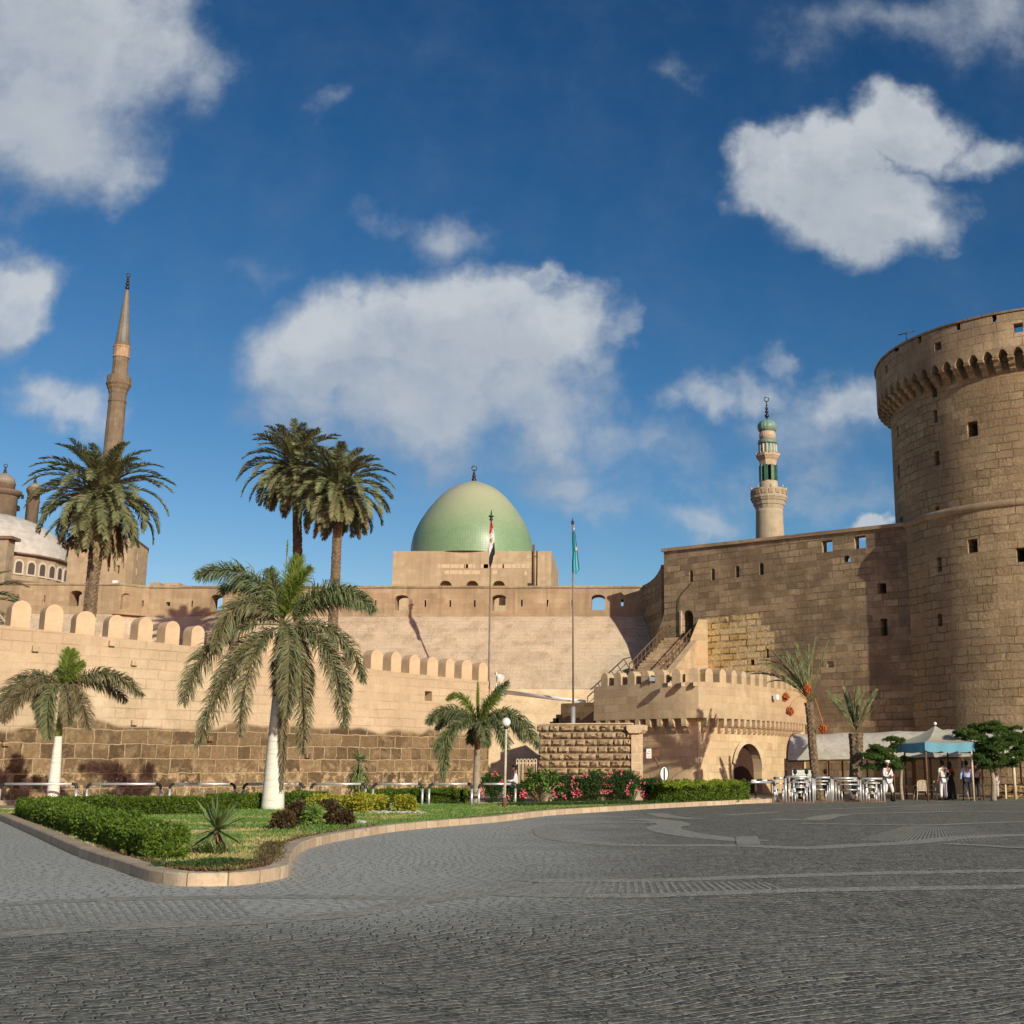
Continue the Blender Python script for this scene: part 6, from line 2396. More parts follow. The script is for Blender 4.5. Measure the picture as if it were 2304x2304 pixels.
# oleanders with flowers and frangipanis by the screen wall
def flowers(o, c, rx, ry, h, n, seed, bias=0):
    rr = random.Random(seed)
    mb = MB()
    for k in range(n):
        a = rr.uniform(3.4, 6.0)
        e = rr.uniform(.25, 1.0)
        q = Vector((c[0] + rx * math.cos(a) * (1.05 - .35 * e) + bias, c[1] + ry * math.sin(a) * 1.0, c[2] + h * e))
        for j in range(rr.randint(3, 6)):
            an = rr.uniform(0, 6.28)
            d = Vector((math.cos(an), -.4, math.sin(an))).normalized()
            w = Vector((-d.z, 0, d.x)) * .028
            p_ = q + Vector((rr.uniform(-.07, .07), rr.uniform(-.05, .05), rr.uniform(-.07, .07)))
            mb.add([p_, p_ + d * .05 + w, p_ + d * .09, p_ + d * .05 - w], [(0, 1, 2, 3)])
    put("blossoms", mb, M['flower'], o, uv=False)


for i, (u, v, w, h, nf, lab) in enumerate(((1108, 1808, 30, 62, 6, "pinkish flowering oleander between the medium palm and the globe lamp"), (1165, 1808, 24, 34, 5, "low oleander with a few pink flowers right of the globe lamp"),
                                           (1270, 1806, 36, 56, 11, "oleander with pink flowers left of centre below the rusticated wall"), (1335, 1806, 46, 62, 9, "broad oleander with pink flowers below the middle of the rusticated wall"),
                                           (1405, 1806, 50, 66, 14, "tallest oleander with clusters of bright pink flowers below the wall's pier"), (1462, 1806, 30, 48, 5, "thin oleander ending the flowering row, beside the small white post"))):
    c = lp(u, v)
    c = Vector((c.x, c.y + .5, LZ))
    k = pxs(c.y)
    o = bush("oleander_shrub", lab, c, w * k, w * k * .8, h * k, 5200, .13, M['leaf_dark'], 80 + i, group="oleanders below the rusticated wall", aspect=.22, up=1.0, lumps=12)
    flowers(o, c, w * k, w * k * .8, h * k, nf, 90 + i)
c = lp(1047, 1807)
bush("round_shrub", "small dark red rounded shrub at the foot of the medium palm", c, .32, .3, .5, 1500, .07, M['leaf_red'], 99)


def frangipani(label, c, r, h, nros, seed):
    rng = np.random.default_rng(seed)
    rr = random.Random(seed)
    th = thing("frangipani", label, "shrub", c, group="frangipanis by the screen wall")
    mb = MB()
    acc = Acc()
    for k in range(nros):
        a = rr.uniform(0, 6.28)
        rad = r * math.sqrt(rr.uniform(.02, 1))
        tip = Vector((c[0] + rad * math.cos(a), c[1] + rad * math.sin(a) * .8, c[2] + h * (1 - .45 * (rad / r) ** 2) * rr.uniform(.55, 1)))
        mb.tube([(c[0], c[1], c[2] - .02), (c[0] + (tip.x - c[0]) * .5, c[1] + (tip.y - c[1]) * .5, c[2] + (tip.z - c[2]) * .55), tip], [.04, .03, .02], 5)
        m_ = 15
        an = np.arange(m_) * 2.4 + rr.uniform(0, 6)
        el = rng.uniform(-.45, 1.0, m_)
        d = np.stack([np.cos(an) * np.cos(el), np.sin(an) * np.cos(el), np.sin(el)], 1)
        w = norm(np.cross(d, np.array([0, 0, 1.0]))) * .04
        o_ = np.array(tip)[None, :].repeat(m_, 0)
        L = rng.uniform(.28, .42, m_)[:, None]
        mid = o_ + d * L * .6
        tp_ = mid + norm(d + np.array([0, 0, -.5])) * L * .4
        acc.quads(o_, mid - w, tp_, mid + w)
    put("stems_or_core", mb, M['bark_grey'], th, uv=False)
    put_acc("leaves", acc, M['leaf_plum'], th)
    return th


c = lp(1212, 1806)
frangipani("large frangipani bush with star like bright leaves before the wall's left end", Vector((c.x, c.y + .2, LZ)), .92, 1.28, 70, 101)
c = lp(1332, 1803)
frangipani("smaller frangipani rising over the oleanders in front of the wall's middle", Vector((c.x, c.y + .9, LZ)), .62, 1.45, 34, 102)
c = lp(1425, 1803)
frangipani("low pale frangipani in front of the wall's smooth pier", Vector((c.x, c.y + 1.0, LZ)), .55, .95, 22, 103)


# yucca rosettes
def spikes(acc, c, n, L, w, rng, emin, emax, dr=.2, tint=0.0):
    an = rng.uniform(0, 6.28, n)
    el = np.arcsin(rng.uniform(math.sin(emin), math.sin(emax), n)) if emax <= 1.58 else rng.uniform(emin, emax, n)
    d = np.stack([np.cos(an) * np.cos(el), np.sin(an) * np.cos(el), np.sin(el)], 1)
    Ls = L * rng.uniform(.75, 1.1, n)[:, None]
    ws = norm(np.cross(d, np.array([0, 0, 1.0]) + rng.normal(0, .2, (n, 3)))) * w / 2
    o_ = np.array(c)[None, :].repeat(n, 0) + d * .03
    m1 = o_ + d * Ls * .5
    tp_ = m1 + norm(d + np.array([0, 0, -1.0]) * dr) * Ls * .5
    acc.quads(o_ - ws * .6, o_ + ws * .6, m1 + ws, m1 - ws, tint)
    acc.quads(m1 - ws, m1 + ws, tp_ + ws * .08, tp_ - ws * .08, tint)


c = G(486, 1921, LZ)
th = thing("yucca_plant", "spiky yucca rosette on a short trunk near the front corner of the lawn", "yucca", c)
k = pxs(c.y)
hz = LZ + 50 * k
put("trunk", date_trunk((c.x, c.y, LZ), (c.x, c.y, hz), .055, .05, 0, .03, 10, .2), M['bark_date'], th)
acc = Acc()
rng = np.random.default_rng(111)
spikes(acc, (c.x, c.y, hz), 70, 88 * k, .055, rng, -.65, 1.57, dr=.05)
put_acc("leaves", acc, M['leaf_yucca'], th)
acc = Acc()
spikes(acc, (c.x, c.y, hz - .08), 26, .2, .03, rng, -1.5, -.7, tint=.85)
put_acc("dead_leaves", acc, M['leaf_yucca'], th)
acc = Acc()
for k2 in range(7):
    spikes(acc, (c.x + rng.uniform(-.22, .22), c.y + rng.uniform(-.15, .15), LZ), 26, .24, .025, rng, .3, 1.4, dr=.3)
put_acc("basal_shoots", acc, M['leaf_yucca'], th)

Y8 = 46.0
c = P(805, 1800, Y8)
th = thing("drooping_yucca", "small yucca tree with drooping cone of dark leaves in front of the wall", "yucca", (c.x, Y8, 0))
topz, botz = P(805, 1696, Y8).z, P(805, 1775, Y8).z
mb = MB().bar((c.x + .08, Y8, 0), (c.x, Y8, topz - .3), .055, 8, .04)
put("trunk", mb, M['bark_grey'], th)
acc = Acc()
rng = np.random.default_rng(113)
for j in range(9):
    zz_ = topz - .18 - j * .11
    spikes(acc, (c.x, Y8, zz_), 26, .42 + .05 * j - (.06 * max(0, j - 5)), .045, rng, -.9 if j > 1 else -.3, .1 if j > 1 else 1.3, dr=1.2 if j > 1 else .4)
put_acc("leaves", acc, M['leaf_yucca'], th)


# ------------------------------------------------------------------ trees at the right
def tree(label, base, trunk_pts, blobs, n, size, seed, name="flame_tree"):
    rng = np.random.default_rng(seed)
    th = thing(name, label, "tree", base)
    mb = MB()
    for pts, r in trunk_pts:
        mb.tube(smooth_path([Vector(p) for p in pts], 4), np.linspace(r[0], r[1], (len(pts) - 1) * 4 + 1).tolist(), 8)
    put("trunk", mb, M['bark_grey'], th)
    acc = Acc()
    lay_ = []
    for (x, y, z, rx, rz) in blobs:
        for k in range(max(5, int(rx * rz * 60))):
            d = norm(rng.normal(0, 1, 3))
            q = rng.uniform(.15, 1.08)
            lay_.append((x + d[0] * rx * q, y + d[1] * rx * .9 * q, z + d[2] * rz * q, rng.uniform(.16, .36), rng.uniform(-.25, .25), rng.uniform(-.25, .25)))
    m_ = n // len(lay_)
    for (x, y, z, r, tx_, ty_) in lay_:
        a_ = rng.uniform(0, 6.28, m_)
        q = r * rng.uniform(0, 1, m_) ** .5
        dx, dy = q * np.cos(a_), q * np.sin(a_)
        C_ = np.stack([x + dx, y + dy, z + dx * tx_ + dy * ty_ - .35 * q * q / r + rng.normal(0, .018, m_)], 1)
        leaf_cloud(acc, C_, np.stack([dx, dy, -.1 + 0 * dx], 1) / r * .8, size, rng, aspect=.35, up=-.05)
    put_acc("crown", acc, M['leaf_tree'], th)
    return th


TYY = 56.0
kt = TYY / F * 1.02


def tp_(u, v, dy=0.0):
    return P(u, v, TYY + dy)


b0 = Vector((tp_(2235, 1793).x, TYY, 0))
tree("spreading dark green feathery tree beside the canopy at the right edge", b0,
     [([b0, tp_(2236, 1760), tp_(2231, 1735)], (.14, .09)), ([tp_(2231, 1737), tp_(2214, 1715), tp_(2190, 1690)], (.07, .03)), ([tp_(2231, 1737), tp_(2248, 1712, .3), tp_(2262, 1680, .6)], (.07, .03)), ([tp_(2232, 1737), tp_(2232, 1700, -.4), tp_(2225, 1660, -.5)], (.06, .025)),
      ([tp_(2240, 1725), tp_(2270, 1705, -.4), tp_(2295, 1690, -.6)], (.05, .02))],
     [(*tp_(2190, 1652), 44 * kt, 22 * kt), (*tp_(2232, 1632), 36 * kt, 18 * kt), (*tp_(2160, 1648, -.3), 24 * kt, 11 * kt), (*tp_(2275, 1655), 40 * kt, 26 * kt), (*tp_(2240, 1668, -.6), 44 * kt, 24 * kt), (*tp_(2295, 1690), 36 * kt, 22 * kt),
      (*tp_(2215, 1695, -.4), 34 * kt, 20 * kt), (*tp_(2265, 1705, -.5), 36 * kt, 14 * kt), (*tp_(2198, 1680, .5), 30 * kt, 14 * kt), (*tp_(2330, 1670), 50 * kt, 30 * kt), (*tp_(2222, 1716, -.3), 20 * kt, 10 * kt)],
     130000, .09, 121)
b1 = Vector((P(2030, 1793, 56.8).x, 56.8, 0))
tree("small sparse feathery tree left of the canopy behind the walking guard", b1,
     [([b1, tp_(2027, 1765, .8), tp_(2029, 1725, .8)], (.09, .06)), ([tp_(2029, 1735, .8), tp_(2005, 1712, .5), tp_(1985, 1690, .4)], (.05, .02)), ([tp_(2029, 1735, .8), tp_(2010, 1700, .9), tp_(2003, 1662, .8)], (.045, .015)), ([tp_(2015, 1715, .6), tp_(1975, 1695, .2), tp_(1950, 1690, .1)], (.035, .015))],
     [(*tp_(2008, 1660, .6), 20 * kt, 9 * kt), (*tp_(2018, 1672, .6), 14 * kt, 8 * kt), (*tp_(1975, 1682, .2), 36 * kt, 8 * kt), (*tp_(1960, 1700, 0), 30 * kt, 12 * kt), (*tp_(1995, 1700, .1), 34 * kt, 16 * kt), (*tp_(2000, 1718, .2), 34 * kt, 12 * kt), (*tp_(1962, 1720, .3), 24 * kt, 10 * kt), (*tp_(2035, 1705, .5), 18 * kt, 12 * kt)],
     36000, .09, 122)

# ------------------------------------------------------------------ grass
rng = np.random.default_rng(131)
poly_in = [(p.x, p.y) for p in inner]


def in_poly(x, y):
    c_ = np.zeros(len(x), bool)
    j = len(poly_in) - 1
    for i in range(len(poly_in)):
        xi, yi = poly_in[i]; xj, yj = poly_in[j]
        cond = ((yi > y) != (yj > y)) & (x < (xj - xi) * (y - yi) / (yj - yi + 1e-12) + xi)
        c_ ^= cond
        j = i
    return c_


acc = Acc()
xs_, ys_ = [], []
N_ = 260000
x = rng.uniform(-22, 8, N_)
y = 15.5 + (51 - 15.5) * rng.uniform(0, 1, N_) ** 1.5
ok = in_poly(x, y)
x, y = x[ok], y[ok]
edge = rng.random(len(x)) < .5
n_ = len(x)
C_ = np.stack([x, y, np.full(n_, LZ)], 1)
d = norm(np.stack([rng.normal(0, .5, n_), rng.normal(0, .5, n_), np.ones(n_)], 1))
w = norm(np.cross(d, rng.normal(0, 1, (n_, 3)))) * (.006 + y[:, None] * .00022)
h = (.028 + .03 * rng.random(n_))[:, None]
acc.quads(C_ - w, C_ + w, C_ + d * h + w * .3, C_ + d * h - w * .3)
gm = acc.mesh("grass")
go_ = bpy.data.objects.new("grass", gm)
COL.objects.link(go_)
gm.materials.append(M['grass'])
tag(go_, kind='stuff')

# longer weeds and clippings along the kerb by the yucca, and below the oleanders
acc = Acc()
def tufts(u0, v0, u1, v1, n, L, spread, mat_t=0.0):
    a, b = np.array(G(u0, v0, LZ)), np.array(G(u1, v1, LZ))
    t = rng.uniform(0, 1, n)
    c = a + (b - a) * t[:, None] + np.stack([rng.normal(0, spread, n), rng.normal(0, spread, n), np.zeros(n)], 1)
    d = norm(np.stack([rng.normal(0, .6, n), rng.normal(0, .6, n), np.ones(n)], 1))
    w = norm(np.cross(d, rng.normal(0, 1, (n, 3)))) * .009
    l = (L * rng.uniform(.5, 1.2, n))[:, None]
    m_ = c + d * l * .6
    tp = m_ + norm(d + np.array([0, 0, -.9])) * l * .4
    acc.quads(c - w, c + w, m_ + w * .7, m_ - w * .7, mat_t)
    acc.quads(m_ - w * .7, m_ + w * .7, tp + w * .1, tp - w * .1, mat_t)
tufts(385, 1952, 460, 1953, 1500, .14, .14)
tufts(520, 1950, 600, 1944, 900, .12, .12, .55)
tufts(600, 1940, 617, 1900, 700, .16, .10, .6)
tufts(455, 1946, 530, 1946, 900, .15, .16)
tufts(1150, 1813, 1470, 1808, 6000, .2, .3)
tufts(640, 1850, 700, 1870, 500, .12, .5)
wm = acc.mesh("weeds")
wo = bpy.data.objects.new("weeds", wm)
COL.objects.link(wo)
wm.materials.append(M['leaf_dark'])
tag(wo, kind='stuff')
# fallen clippings along the kerb (dark line)
acc = Acc()
n_ = 4500
t = rng.uniform(0, 1, n_)
ip = [inner[i] for i in range(len(inner)) if 11 < inner[i].y < 50]
pts_in = np.array([(p.x, p.y) for p in inner])
seg_idx = [i for i in range(len(inner) - 1) if (inner[i].x > -9.8 and inner[i].y < 49.5 and inner[i].y > 15.8 and not (inner[i].x < -4.5 and inner[i].y > 30))]
ii = rng.choice(seg_idx, n_)
a = pts_in[ii]; b = pts_in[ii + 1]
q = a + (b - a) * rng.random(n_)[:, None]
dirn = norm(b - a)
nn = np.stack([-dirn[:, 1], dirn[:, 0]], 1) * sgn
q = q + nn * np.abs(rng.normal(.02, .06, n_))[:, None]
C_ = np.stack([q[:, 0], q[:, 1], LZ + rng.uniform(.0, .05, n_)], 1)
leaf_cloud(acc, C_, np.array([[0, 0, .4]]), .07, rng, tint=.7, aspect=.3)
cm = acc.mesh("dry_clippings")
co_ = bpy.data.objects.new("dry_clippings", cm)
COL.objects.link(co_)
cm.materials.append(M['leaf_red'])
tag(co_, kind='stuff')
# pale edging stones of the middle bed
mb = MB()
rr = random.Random(9)
for (u0, v0, u1, v1, n) in ((690, 1828, 960, 1830, 60), (780, 1850, 822, 1852, 14)):
    for k in range(n):
        c = G(u0 + (u1 - u0) * k / n + rr.uniform(-2, 2), v0 + (v1 - v0) * k / n + rr.uniform(-1, 1), LZ)
        mb.ball((c.x, c.y, LZ + .02), rr.uniform(.05, .11), 7, 5, (1, 1, .6))
eo = single("edging_stones", mb, plain("pale_pebble", (.42, .40, .36), .9, vary=.3), None, None, uv=False)
tag(eo, kind='stuff')
# ================================================================== STREET FURNITURE AND SMALL THINGS
# ------------------------------------------------------------------ tubular railings along the footpath
def railing(name, label, a, b, h, r=.045, cat="railing", group=None, z=0.0):
    a, b = Vector(a), Vector(b)
    a.z = b.z = z
    d = (b - a).normalized()
    th = thing(name, label, cat, a.lerp(b, .5), group=group)
    e = .13
    put("rail", MB().bar(a + d * e + Vector((0, 0, h)), b - d * e + Vector((0, 0, h)), r, 10), M['steel'], th, uv=False)
    for p, sg in ((a, 1), (b, -1)):
        put("post", MB().bar(p + Vector((0, 0, -.02)), p + Vector((0, 0, h - e)), r, 10), M['steel'], th, uv=False)
        pts = [p + Vector((0, 0, h - e - .03)), p + Vector((0, 0, h - e * .9)), p + d * sg * e * .3 + Vector((0, 0, h - e * .3)), p + d * sg * e * .9 + Vector((0, 0, h)), p + d * sg * (e + .03) + Vector((0, 0, h))]
        put("elbow", MB().tube(pts, r * 1.15, 10), M['black'], th, uv=False)
    return th


spans = [(1, 173, 44.0), (197, 362, 44.2), (383, 529, 44.5), (549, 683, 44.8), (701, 823, 45.1), (840, 951, 45.4), (966, 1062, 45.8), (1078, 1160, 46.2)]
labs = ["leftmost silver tube railing, behind the smaller royal palm", "second silver tube railing from the left before the wall", "third silver tube railing from the left, behind the long hedge", "silver tube railing behind the largest royal palm's trunk",
        "silver tube railing behind the drooping yucca tree", "silver tube railing just right of the drooping yucca tree", "silver tube railing just left of the medium palm", "silver tube railing behind the globe lamp and oleander"]
ends = []
for (u0, u1, Y), lb in zip(spans, labs):
    a, b = P(u0, 1764, Y), P(u1, 1764, Y + .2)
    h = P((u0 + u1) / 2, 1764, Y + .1).z
    railing("tube_railing", lb, a, b, h, group="tube railings along the battlement wall")
    ends.append((a, b))
for i in range(len(ends) - 1):
    a, b = ends[i][1], ends[i + 1][0]
    a = Vector((a.x, a.y, .72)); b = Vector((b.x, b.y, .72))
    pts = [a.lerp(b, t / 8) - Vector((0, 0, .18 * math.sin(math.pi * t / 8))) for t in range(9)]
    single("chain", MB().tube(pts, .014, 5), M['metal_dark'], "thin dark chain hanging in the gap %s" % ["right of the smaller royal palm between two railings", "between the second and third railings from the left", "between the railings left of the largest royal palm", "between the railings right of the largest royal palm", "between the railings at the drooping yucca tree",
           "between the two railings left of the medium palm", "hidden beside the medium palm's trunk"][i], "chain", group="chains between the tube railings", uv=False)

# ------------------------------------------------------------------ globe lamp
lg = G(1135, 1816, LZ)
th = thing("globe_lamp", "thin lamp post with a round white globe beside the medium palm", "street lamp", (lg.x, lg.y, LZ))
gz = P(1138, 1625, lg.y).z
put("pole", MB().bar((lg.x, lg.y, LZ - .02), (lg.x + .01, lg.y, gz - .2), .05, 10, .04), plain("tan_pole_paint", (.50, .45, .36), .6), th, uv=False)
put("base", MB().lathe([(.09, LZ), (.09, LZ + .25), (.055, LZ + .32)], 12, (lg.x, lg.y, 0)), M['rust'], th, uv=False)
put("collar", MB().lathe([(.06, gz - .24), (.11, gz - .19), (.08, gz - .14)], 12, (lg.x, lg.y, 0)), M['metal_dark'], th, uv=False)
put("globe", MB().ball((lg.x, lg.y, gz), .165, 20, 14), plain("opal_globe", (.72, .70, .66), .35, vary=.05), th, uv=False)


# ------------------------------------------------------------------ flagpoles
def flag_mesh(origin, rows, name, mat, th):
    """hanging cloth: rows of (z drop, list of (x, y)) from top to bottom, material index per column function"""
    mb = MB()
    vs = []
    nc = len(rows[0][1])
    for dz_, xy in rows:
        for (x_, y_) in xy:
            vs.append((origin.x + x_, origin.y + y_, origin.z - dz_))
    fs, mi = [], []
    for i in range(len(rows) - 1):
        for j in range(nc - 1):
            fs.append((i * nc + j, i * nc + j + 1, (i + 1) * nc + j + 1, (i + 1) * nc + j))
    mb.add(vs, fs, True)
    return mb


def cloth(name, col, rough=.7):
    m, t, bs = new_mat(name)
    bs.inputs['Base Color'].default_value = (*col, 1)
    bs.inputs['Roughness'].default_value = rough
    tr = t.n('ShaderNodeBsdfTranslucent', {'Color': (*col, 1)})
    mx = t.n('ShaderNodeMixShader', {0: .3, 1: bs.outputs[0], 2: tr.outputs[0]})
    t.link(mx.outputs[0], m.node_tree.nodes['Material Output'].inputs[0])
    return m


F1Y = 79.0
ft = P(1105, 1172, F1Y)
fb0 = Vector((P(1103, 1480, F1Y).x, F1Y, 0))
th = thing("flagpole", "flagpole with a red, white and black flag hanging in front of the green dome", "flagpole", fb0)
put("pole", MB().tube([fb0, fb0.lerp(Vector((ft.x, F1Y, 0)), .4) + Vector((0, 0, ft.z * .4)), Vector((ft.x, F1Y, ft.z))], [.075, .065, .045], 10), M['pole_brown'], th, uv=False)
put("finial", MB().ball((ft.x, F1Y, ft.z + .1), .12, 10, 7).lathe([(.02, ft.z + .2), (.22, ft.z + .32), (.05, ft.z + .4), (.02, ft.z + .75)], 8, (ft.x, F1Y, 0)), M['metal_dark'], th, uv=False)
# flag: crop (1080,1140) 773/60 px -> z = y/12.88
k1 = F1Y / F * 1.0 / 12.88


def fl(x, y):
    return ((x - 330) * k1, -(y - 400) * k1)


f1 = thing("flag", "limp red, white and black national flag wrapped on the left flagpole", "flag", (ft.x, F1Y - .1, ft.z - 3))
org = P(1105.6, 1171, F1Y)


def poly_flag(name, outline, y0, mat, parent, fold=.06, seed=0, extra=None):
    """thin folded cloth panel from a convex-ish outline given as left/right pairs per height"""
    mb = MB()
    vs = []
    n = 7
    for (y, xl, xr) in outline:
        for j in range(n):
            t = j / (n - 1)
            x_, z_ = fl(xl + (xr - xl) * t, y)
            vs.append((org.x + x_, F1Y - .12 - y0 + fold * math.sin(t * 9 + y * .006 + seed), org.z + z_))
    fs = [(i * n + j, i * n + j + 1, (i + 1) * n + j + 1, (i + 1) * n + j) for i in range(len(outline) - 1) for j in range(n - 1)]
    mb.add(vs, fs, True)
    return put(name, mb, mat, parent, uv=False)


MR, MW, MK = cloth("red_cloth", (.55, .03, .02)), cloth("white_cloth", (.78, .77, .75)), cloth("black_cloth", (.012, .012, .016))
poly_flag("red_stripe", [(400, 322, 345), (520, 300, 368), (650, 290, 402), (700, 287, 372), (760, 282, 362), (850, 280, 325)], 0, MR, f1)
poly_flag("white_stripe", [(645, 372, 405), (720, 362, 420), (800, 345, 428), (850, 240, 432), (950, 238, 440), (1085, 242, 440), (1200, 245, 412), (1300, 248, 375), (1380, 285, 350), (1490, 292, 315)], .05, MW, f1)
poly_flag("black_stripe", [(1085, 422, 440), (1200, 410, 450), (1290, 370, 462), (1380, 335, 468), (1440, 315, 462), (1490, 300, 425), (1600, 295, 412), (1700, 295, 385), (1780, 320, 355)], .09, MK, f1)
mb = MB()
x_, z_ = fl(375, 1010)
mb.prism([(-.05, 0), (-.12, .16), (-.03, .1), (0, .2), (.03, .1), (.12, .16), (.05, 0), (.08, -.12), (-.08, -.12)], (org.x + x_, F1Y - .30, org.z + z_), (.75, 0, 0), (0, 0, 1), (0, .015, 0))
put("gold_emblem", mb, plain("gold_print", (.55, .42, .18), .6), f1, uv=False)

F2Y = 69.2
ft = P(1288.5, 1180, F2Y)
fb0 = Vector((P(1289.5, 1620, F2Y).x, F2Y, 0))
th = thing("flagpole", "flagpole with a turquoise flag rising behind the rusticated wall", "flagpole", fb0)
zt = P(1289, 1590, F2Y).z
put("pole", MB().tube([(fb0.x, F2Y, zt), (ft.x, F2Y, ft.z)], [.06, .04], 10), M['pole_brown'], th, uv=False)
put("lower_pole", MB().tube([fb0, (fb0.x, F2Y, zt)], [.13, .12], 12), M['steel'], th, uv=False)
put("finial", MB().ball((ft.x, F2Y, ft.z + .06), .09, 10, 7).lathe([(.02, ft.z + .1), (.12, ft.z + .18), (.03, ft.z + .22), (.01, ft.z + .4)], 8, (ft.x, F2Y, 0)), M['metal_dark'], th, uv=False)
put("halyard_block", MB().bar((ft.x + .09, F2Y, ft.z - .55), (ft.x + .06, F2Y, ft.z), .025, 6), M['steel'], th, uv=False)
org = P(1270 + 250 / 12.88, 1160 + 540 / 12.88, F2Y)
f2 = thing("flag", "limp turquoise flag with a small gold emblem on the right flagpole", "flag", (ft.x, F2Y - .1, org.z - 2))
k1 = F2Y / F / 12.88
MT, MT2 = cloth("turquoise_cloth", (.05, .40, .50), .45), None


def pf2(name, outline, y0, mat, fold=.03, seed=0):
    mb = MB()
    vs = []
    n = 8
    for (y, xl, xr) in outline:
        for j in range(n):
            t = j / (n - 1)
            x = xl + (xr - xl) * t
            vs.append((org.x + (x - 250) * k1, F2Y - .08 - y0 - fold * math.cos(t * 12 + seed), org.z - (y - 540) * k1))
    fs = [(i * n + j, i * n + j + 1, (i + 1) * n + j + 1, (i + 1) * n + j) for i in range(len(outline) - 1) for j in range(n - 1)]
    mb.add(vs, fs, True)
    return put(name, mb, mat, f2, uv=False)


pf2("hoist_fold", [(555, 218, 252), (700, 216, 268), (1000, 218, 290), (1200, 232, 292), (1345, 243, 275)], .0, MT, .03, 1)
pf2("fly_fold", [(440, 284, 296), (600, 262, 330), (800, 266, 352), (1000, 280, 380), (1200, 282, 402), (1350, 270, 418), (1500, 270, 436), (1590, 275, 452), (1660, 300, 420), (1735, 335, 360)], .05, MT, .05, 0)
mb = MB().box((org.x + (350 - 250) * k1, F2Y - .2, org.z - (990 - 540) * k1), (.10, .02, .22))
put("gold_emblem", mb, plain("gold_print_small", (.60, .45, .20), .6), f2, uv=False)

# ------------------------------------------------------------------ white boom between the wall end and the stub wall
a, b = P(1134, 1557, 74.5), P(1316, 1579, 69.4)
th = thing("white_boom", "long thin white metal boom sloping from the battlement wall to the stub wall", "boom", (a.x, a.y, a.z))
put("tube", MB().bar(a, b, .13, 10, .10), M['white'], th, uv=False)
put("end_bracket", MB().box((a.x - .05, a.y, a.z + .0), (.3, .3, .42)), plain("grey_box", (.55, .55, .53), .5), th, uv=False)
a = P(1117, 1537, 74.2); b = P(1117, 1512, 74.2)
th = thing("loudspeaker", "small white horn loudspeaker on a short mast at the right end of the battlement wall", "loudspeaker", a)
put("mast", MB().bar((a.x, a.y, a.z - .5), b, .035, 6), M['white'], th, uv=False)
q = P(1121, 1521, 74.2)
put("horn", MB().tube([q + Vector((-.22, .25, .18)), q + Vector((-.05, .05, .05)), q + Vector((.22, -.2, -.16))], [.05, .09, .24], 12), M['white'], th, uv=False)

# ------------------------------------------------------------------ decorative gate fence left of the screen wall
th = thing("bar_fence", "wood coloured looped bar fence with a brown panel left of the rusticated wall", "fence", P(1185, 1790, 61.5).xy.to_3d())
mb = MB()
fy = 61.5
mt = plain("cream_bar_paint", (.62, .47, .31), .6, vary=.2)
xs_ = [P(u, 1740, fy).x for u in (1160, 1168, 1176, 1184, 1192, 1200, 1208)]
ztp = P(1180, 1708, fy).z
zcr = P(1180, 1717, fy).z
for i in range(len(xs_) - 1):
    w = xs_[i + 1] - xs_[i]
    x0 = xs_[i] + w * .18; x1 = xs_[i] + w * .82
    r = (x1 - x0) / 2
    pts = [(x0, fy, .1)] + [(x0 + r - r * math.cos(math.pi * t / 6), fy, ztp - r + r * math.sin(math.pi * t / 6)) for t in range(7)] + [(x1, fy, .1)]
    mb.tube(pts, .028, 6)
put("looped_bars", mb, mt, th, uv=False)
put("cross_bar", MB().box(((xs_[0] + xs_[-1]) / 2, fy + .02, zcr), (xs_[-1] - xs_[0], .05, .08)), mt, th, uv=False)
pa_, pb_ = P(1180, 1719, fy), P(1200, 1719, fy)
put("panel", MB().box(((pa_.x + pb_.x) / 2, fy + .0, pa_.z / 2), (pb_.x - pa_.x, .09, pa_.z - .2)), plain("brown_panel", (.22, .14, .07), .7, vary=.3), th, uv=False)

# ------------------------------------------------------------------ wooden hood and sign beside the screen wall
WY = 58.5
th = thing("wooden_hood", "brown wooden hood with a sloping top sticking out behind the pier of the rusticated wall", "hood", P(1460, 1700, WY))
a, b = P(1441, 1700, WY), P(1483, 1692, WY + .3)
bm2, am2 = P(1441, 1706, WY), P(1483, 1702, WY + .3)
mb = MB().add([P(1438, 1694.5, WY), P(1441, 1706.5, WY), P(1484, 1701.5, WY), P(1484, 1683, WY), P(1438, 1690, WY + 1.5), P(1441, 1704, WY + 1.5), P(1484, 1700, WY + 1.5), P(1484, 1681, WY + 1.5)],
              [(0, 1, 2, 3), (7, 6, 5, 4), (0, 3, 7, 4), (1, 5, 6, 2), (3, 2, 6, 7), (0, 4, 5, 1)])
fixn(put("fascia", mb, plain("stained_timber", (.14, .055, .025), .6, vary=.4, nscale=8), th))
put("brace", MB().bar(P(1473, 1704, WY + .1), P(1483, 1726, WY + .1), .05, 6), M['rust'], th, uv=False)
put("hood_post", MB().box((P(1443, 1700, WY).x, WY + .4, P(1443, 1705, WY).z / 2), (.12, .12, P(1443, 1705, WY).z)), M['rust'], th, uv=False)
sg = P(1460, 1695.5, 57.6)
th = thing("exit_sign", "upright white sign with EXIT, red script and a red arrow hung on the wooden hood", "sign", (sg.x, 57.6, sg.z))
sw_, sh_ = 11.0 * 57.6 / F, 20.5 * 57.6 / F
put("board", MB().box((sg.x, 57.6, sg.z), (sw_, .04, sh_)), M['white'], th, uv=False)
redm = plain("red_print", (.40, .04, .05), .6, vary=0)


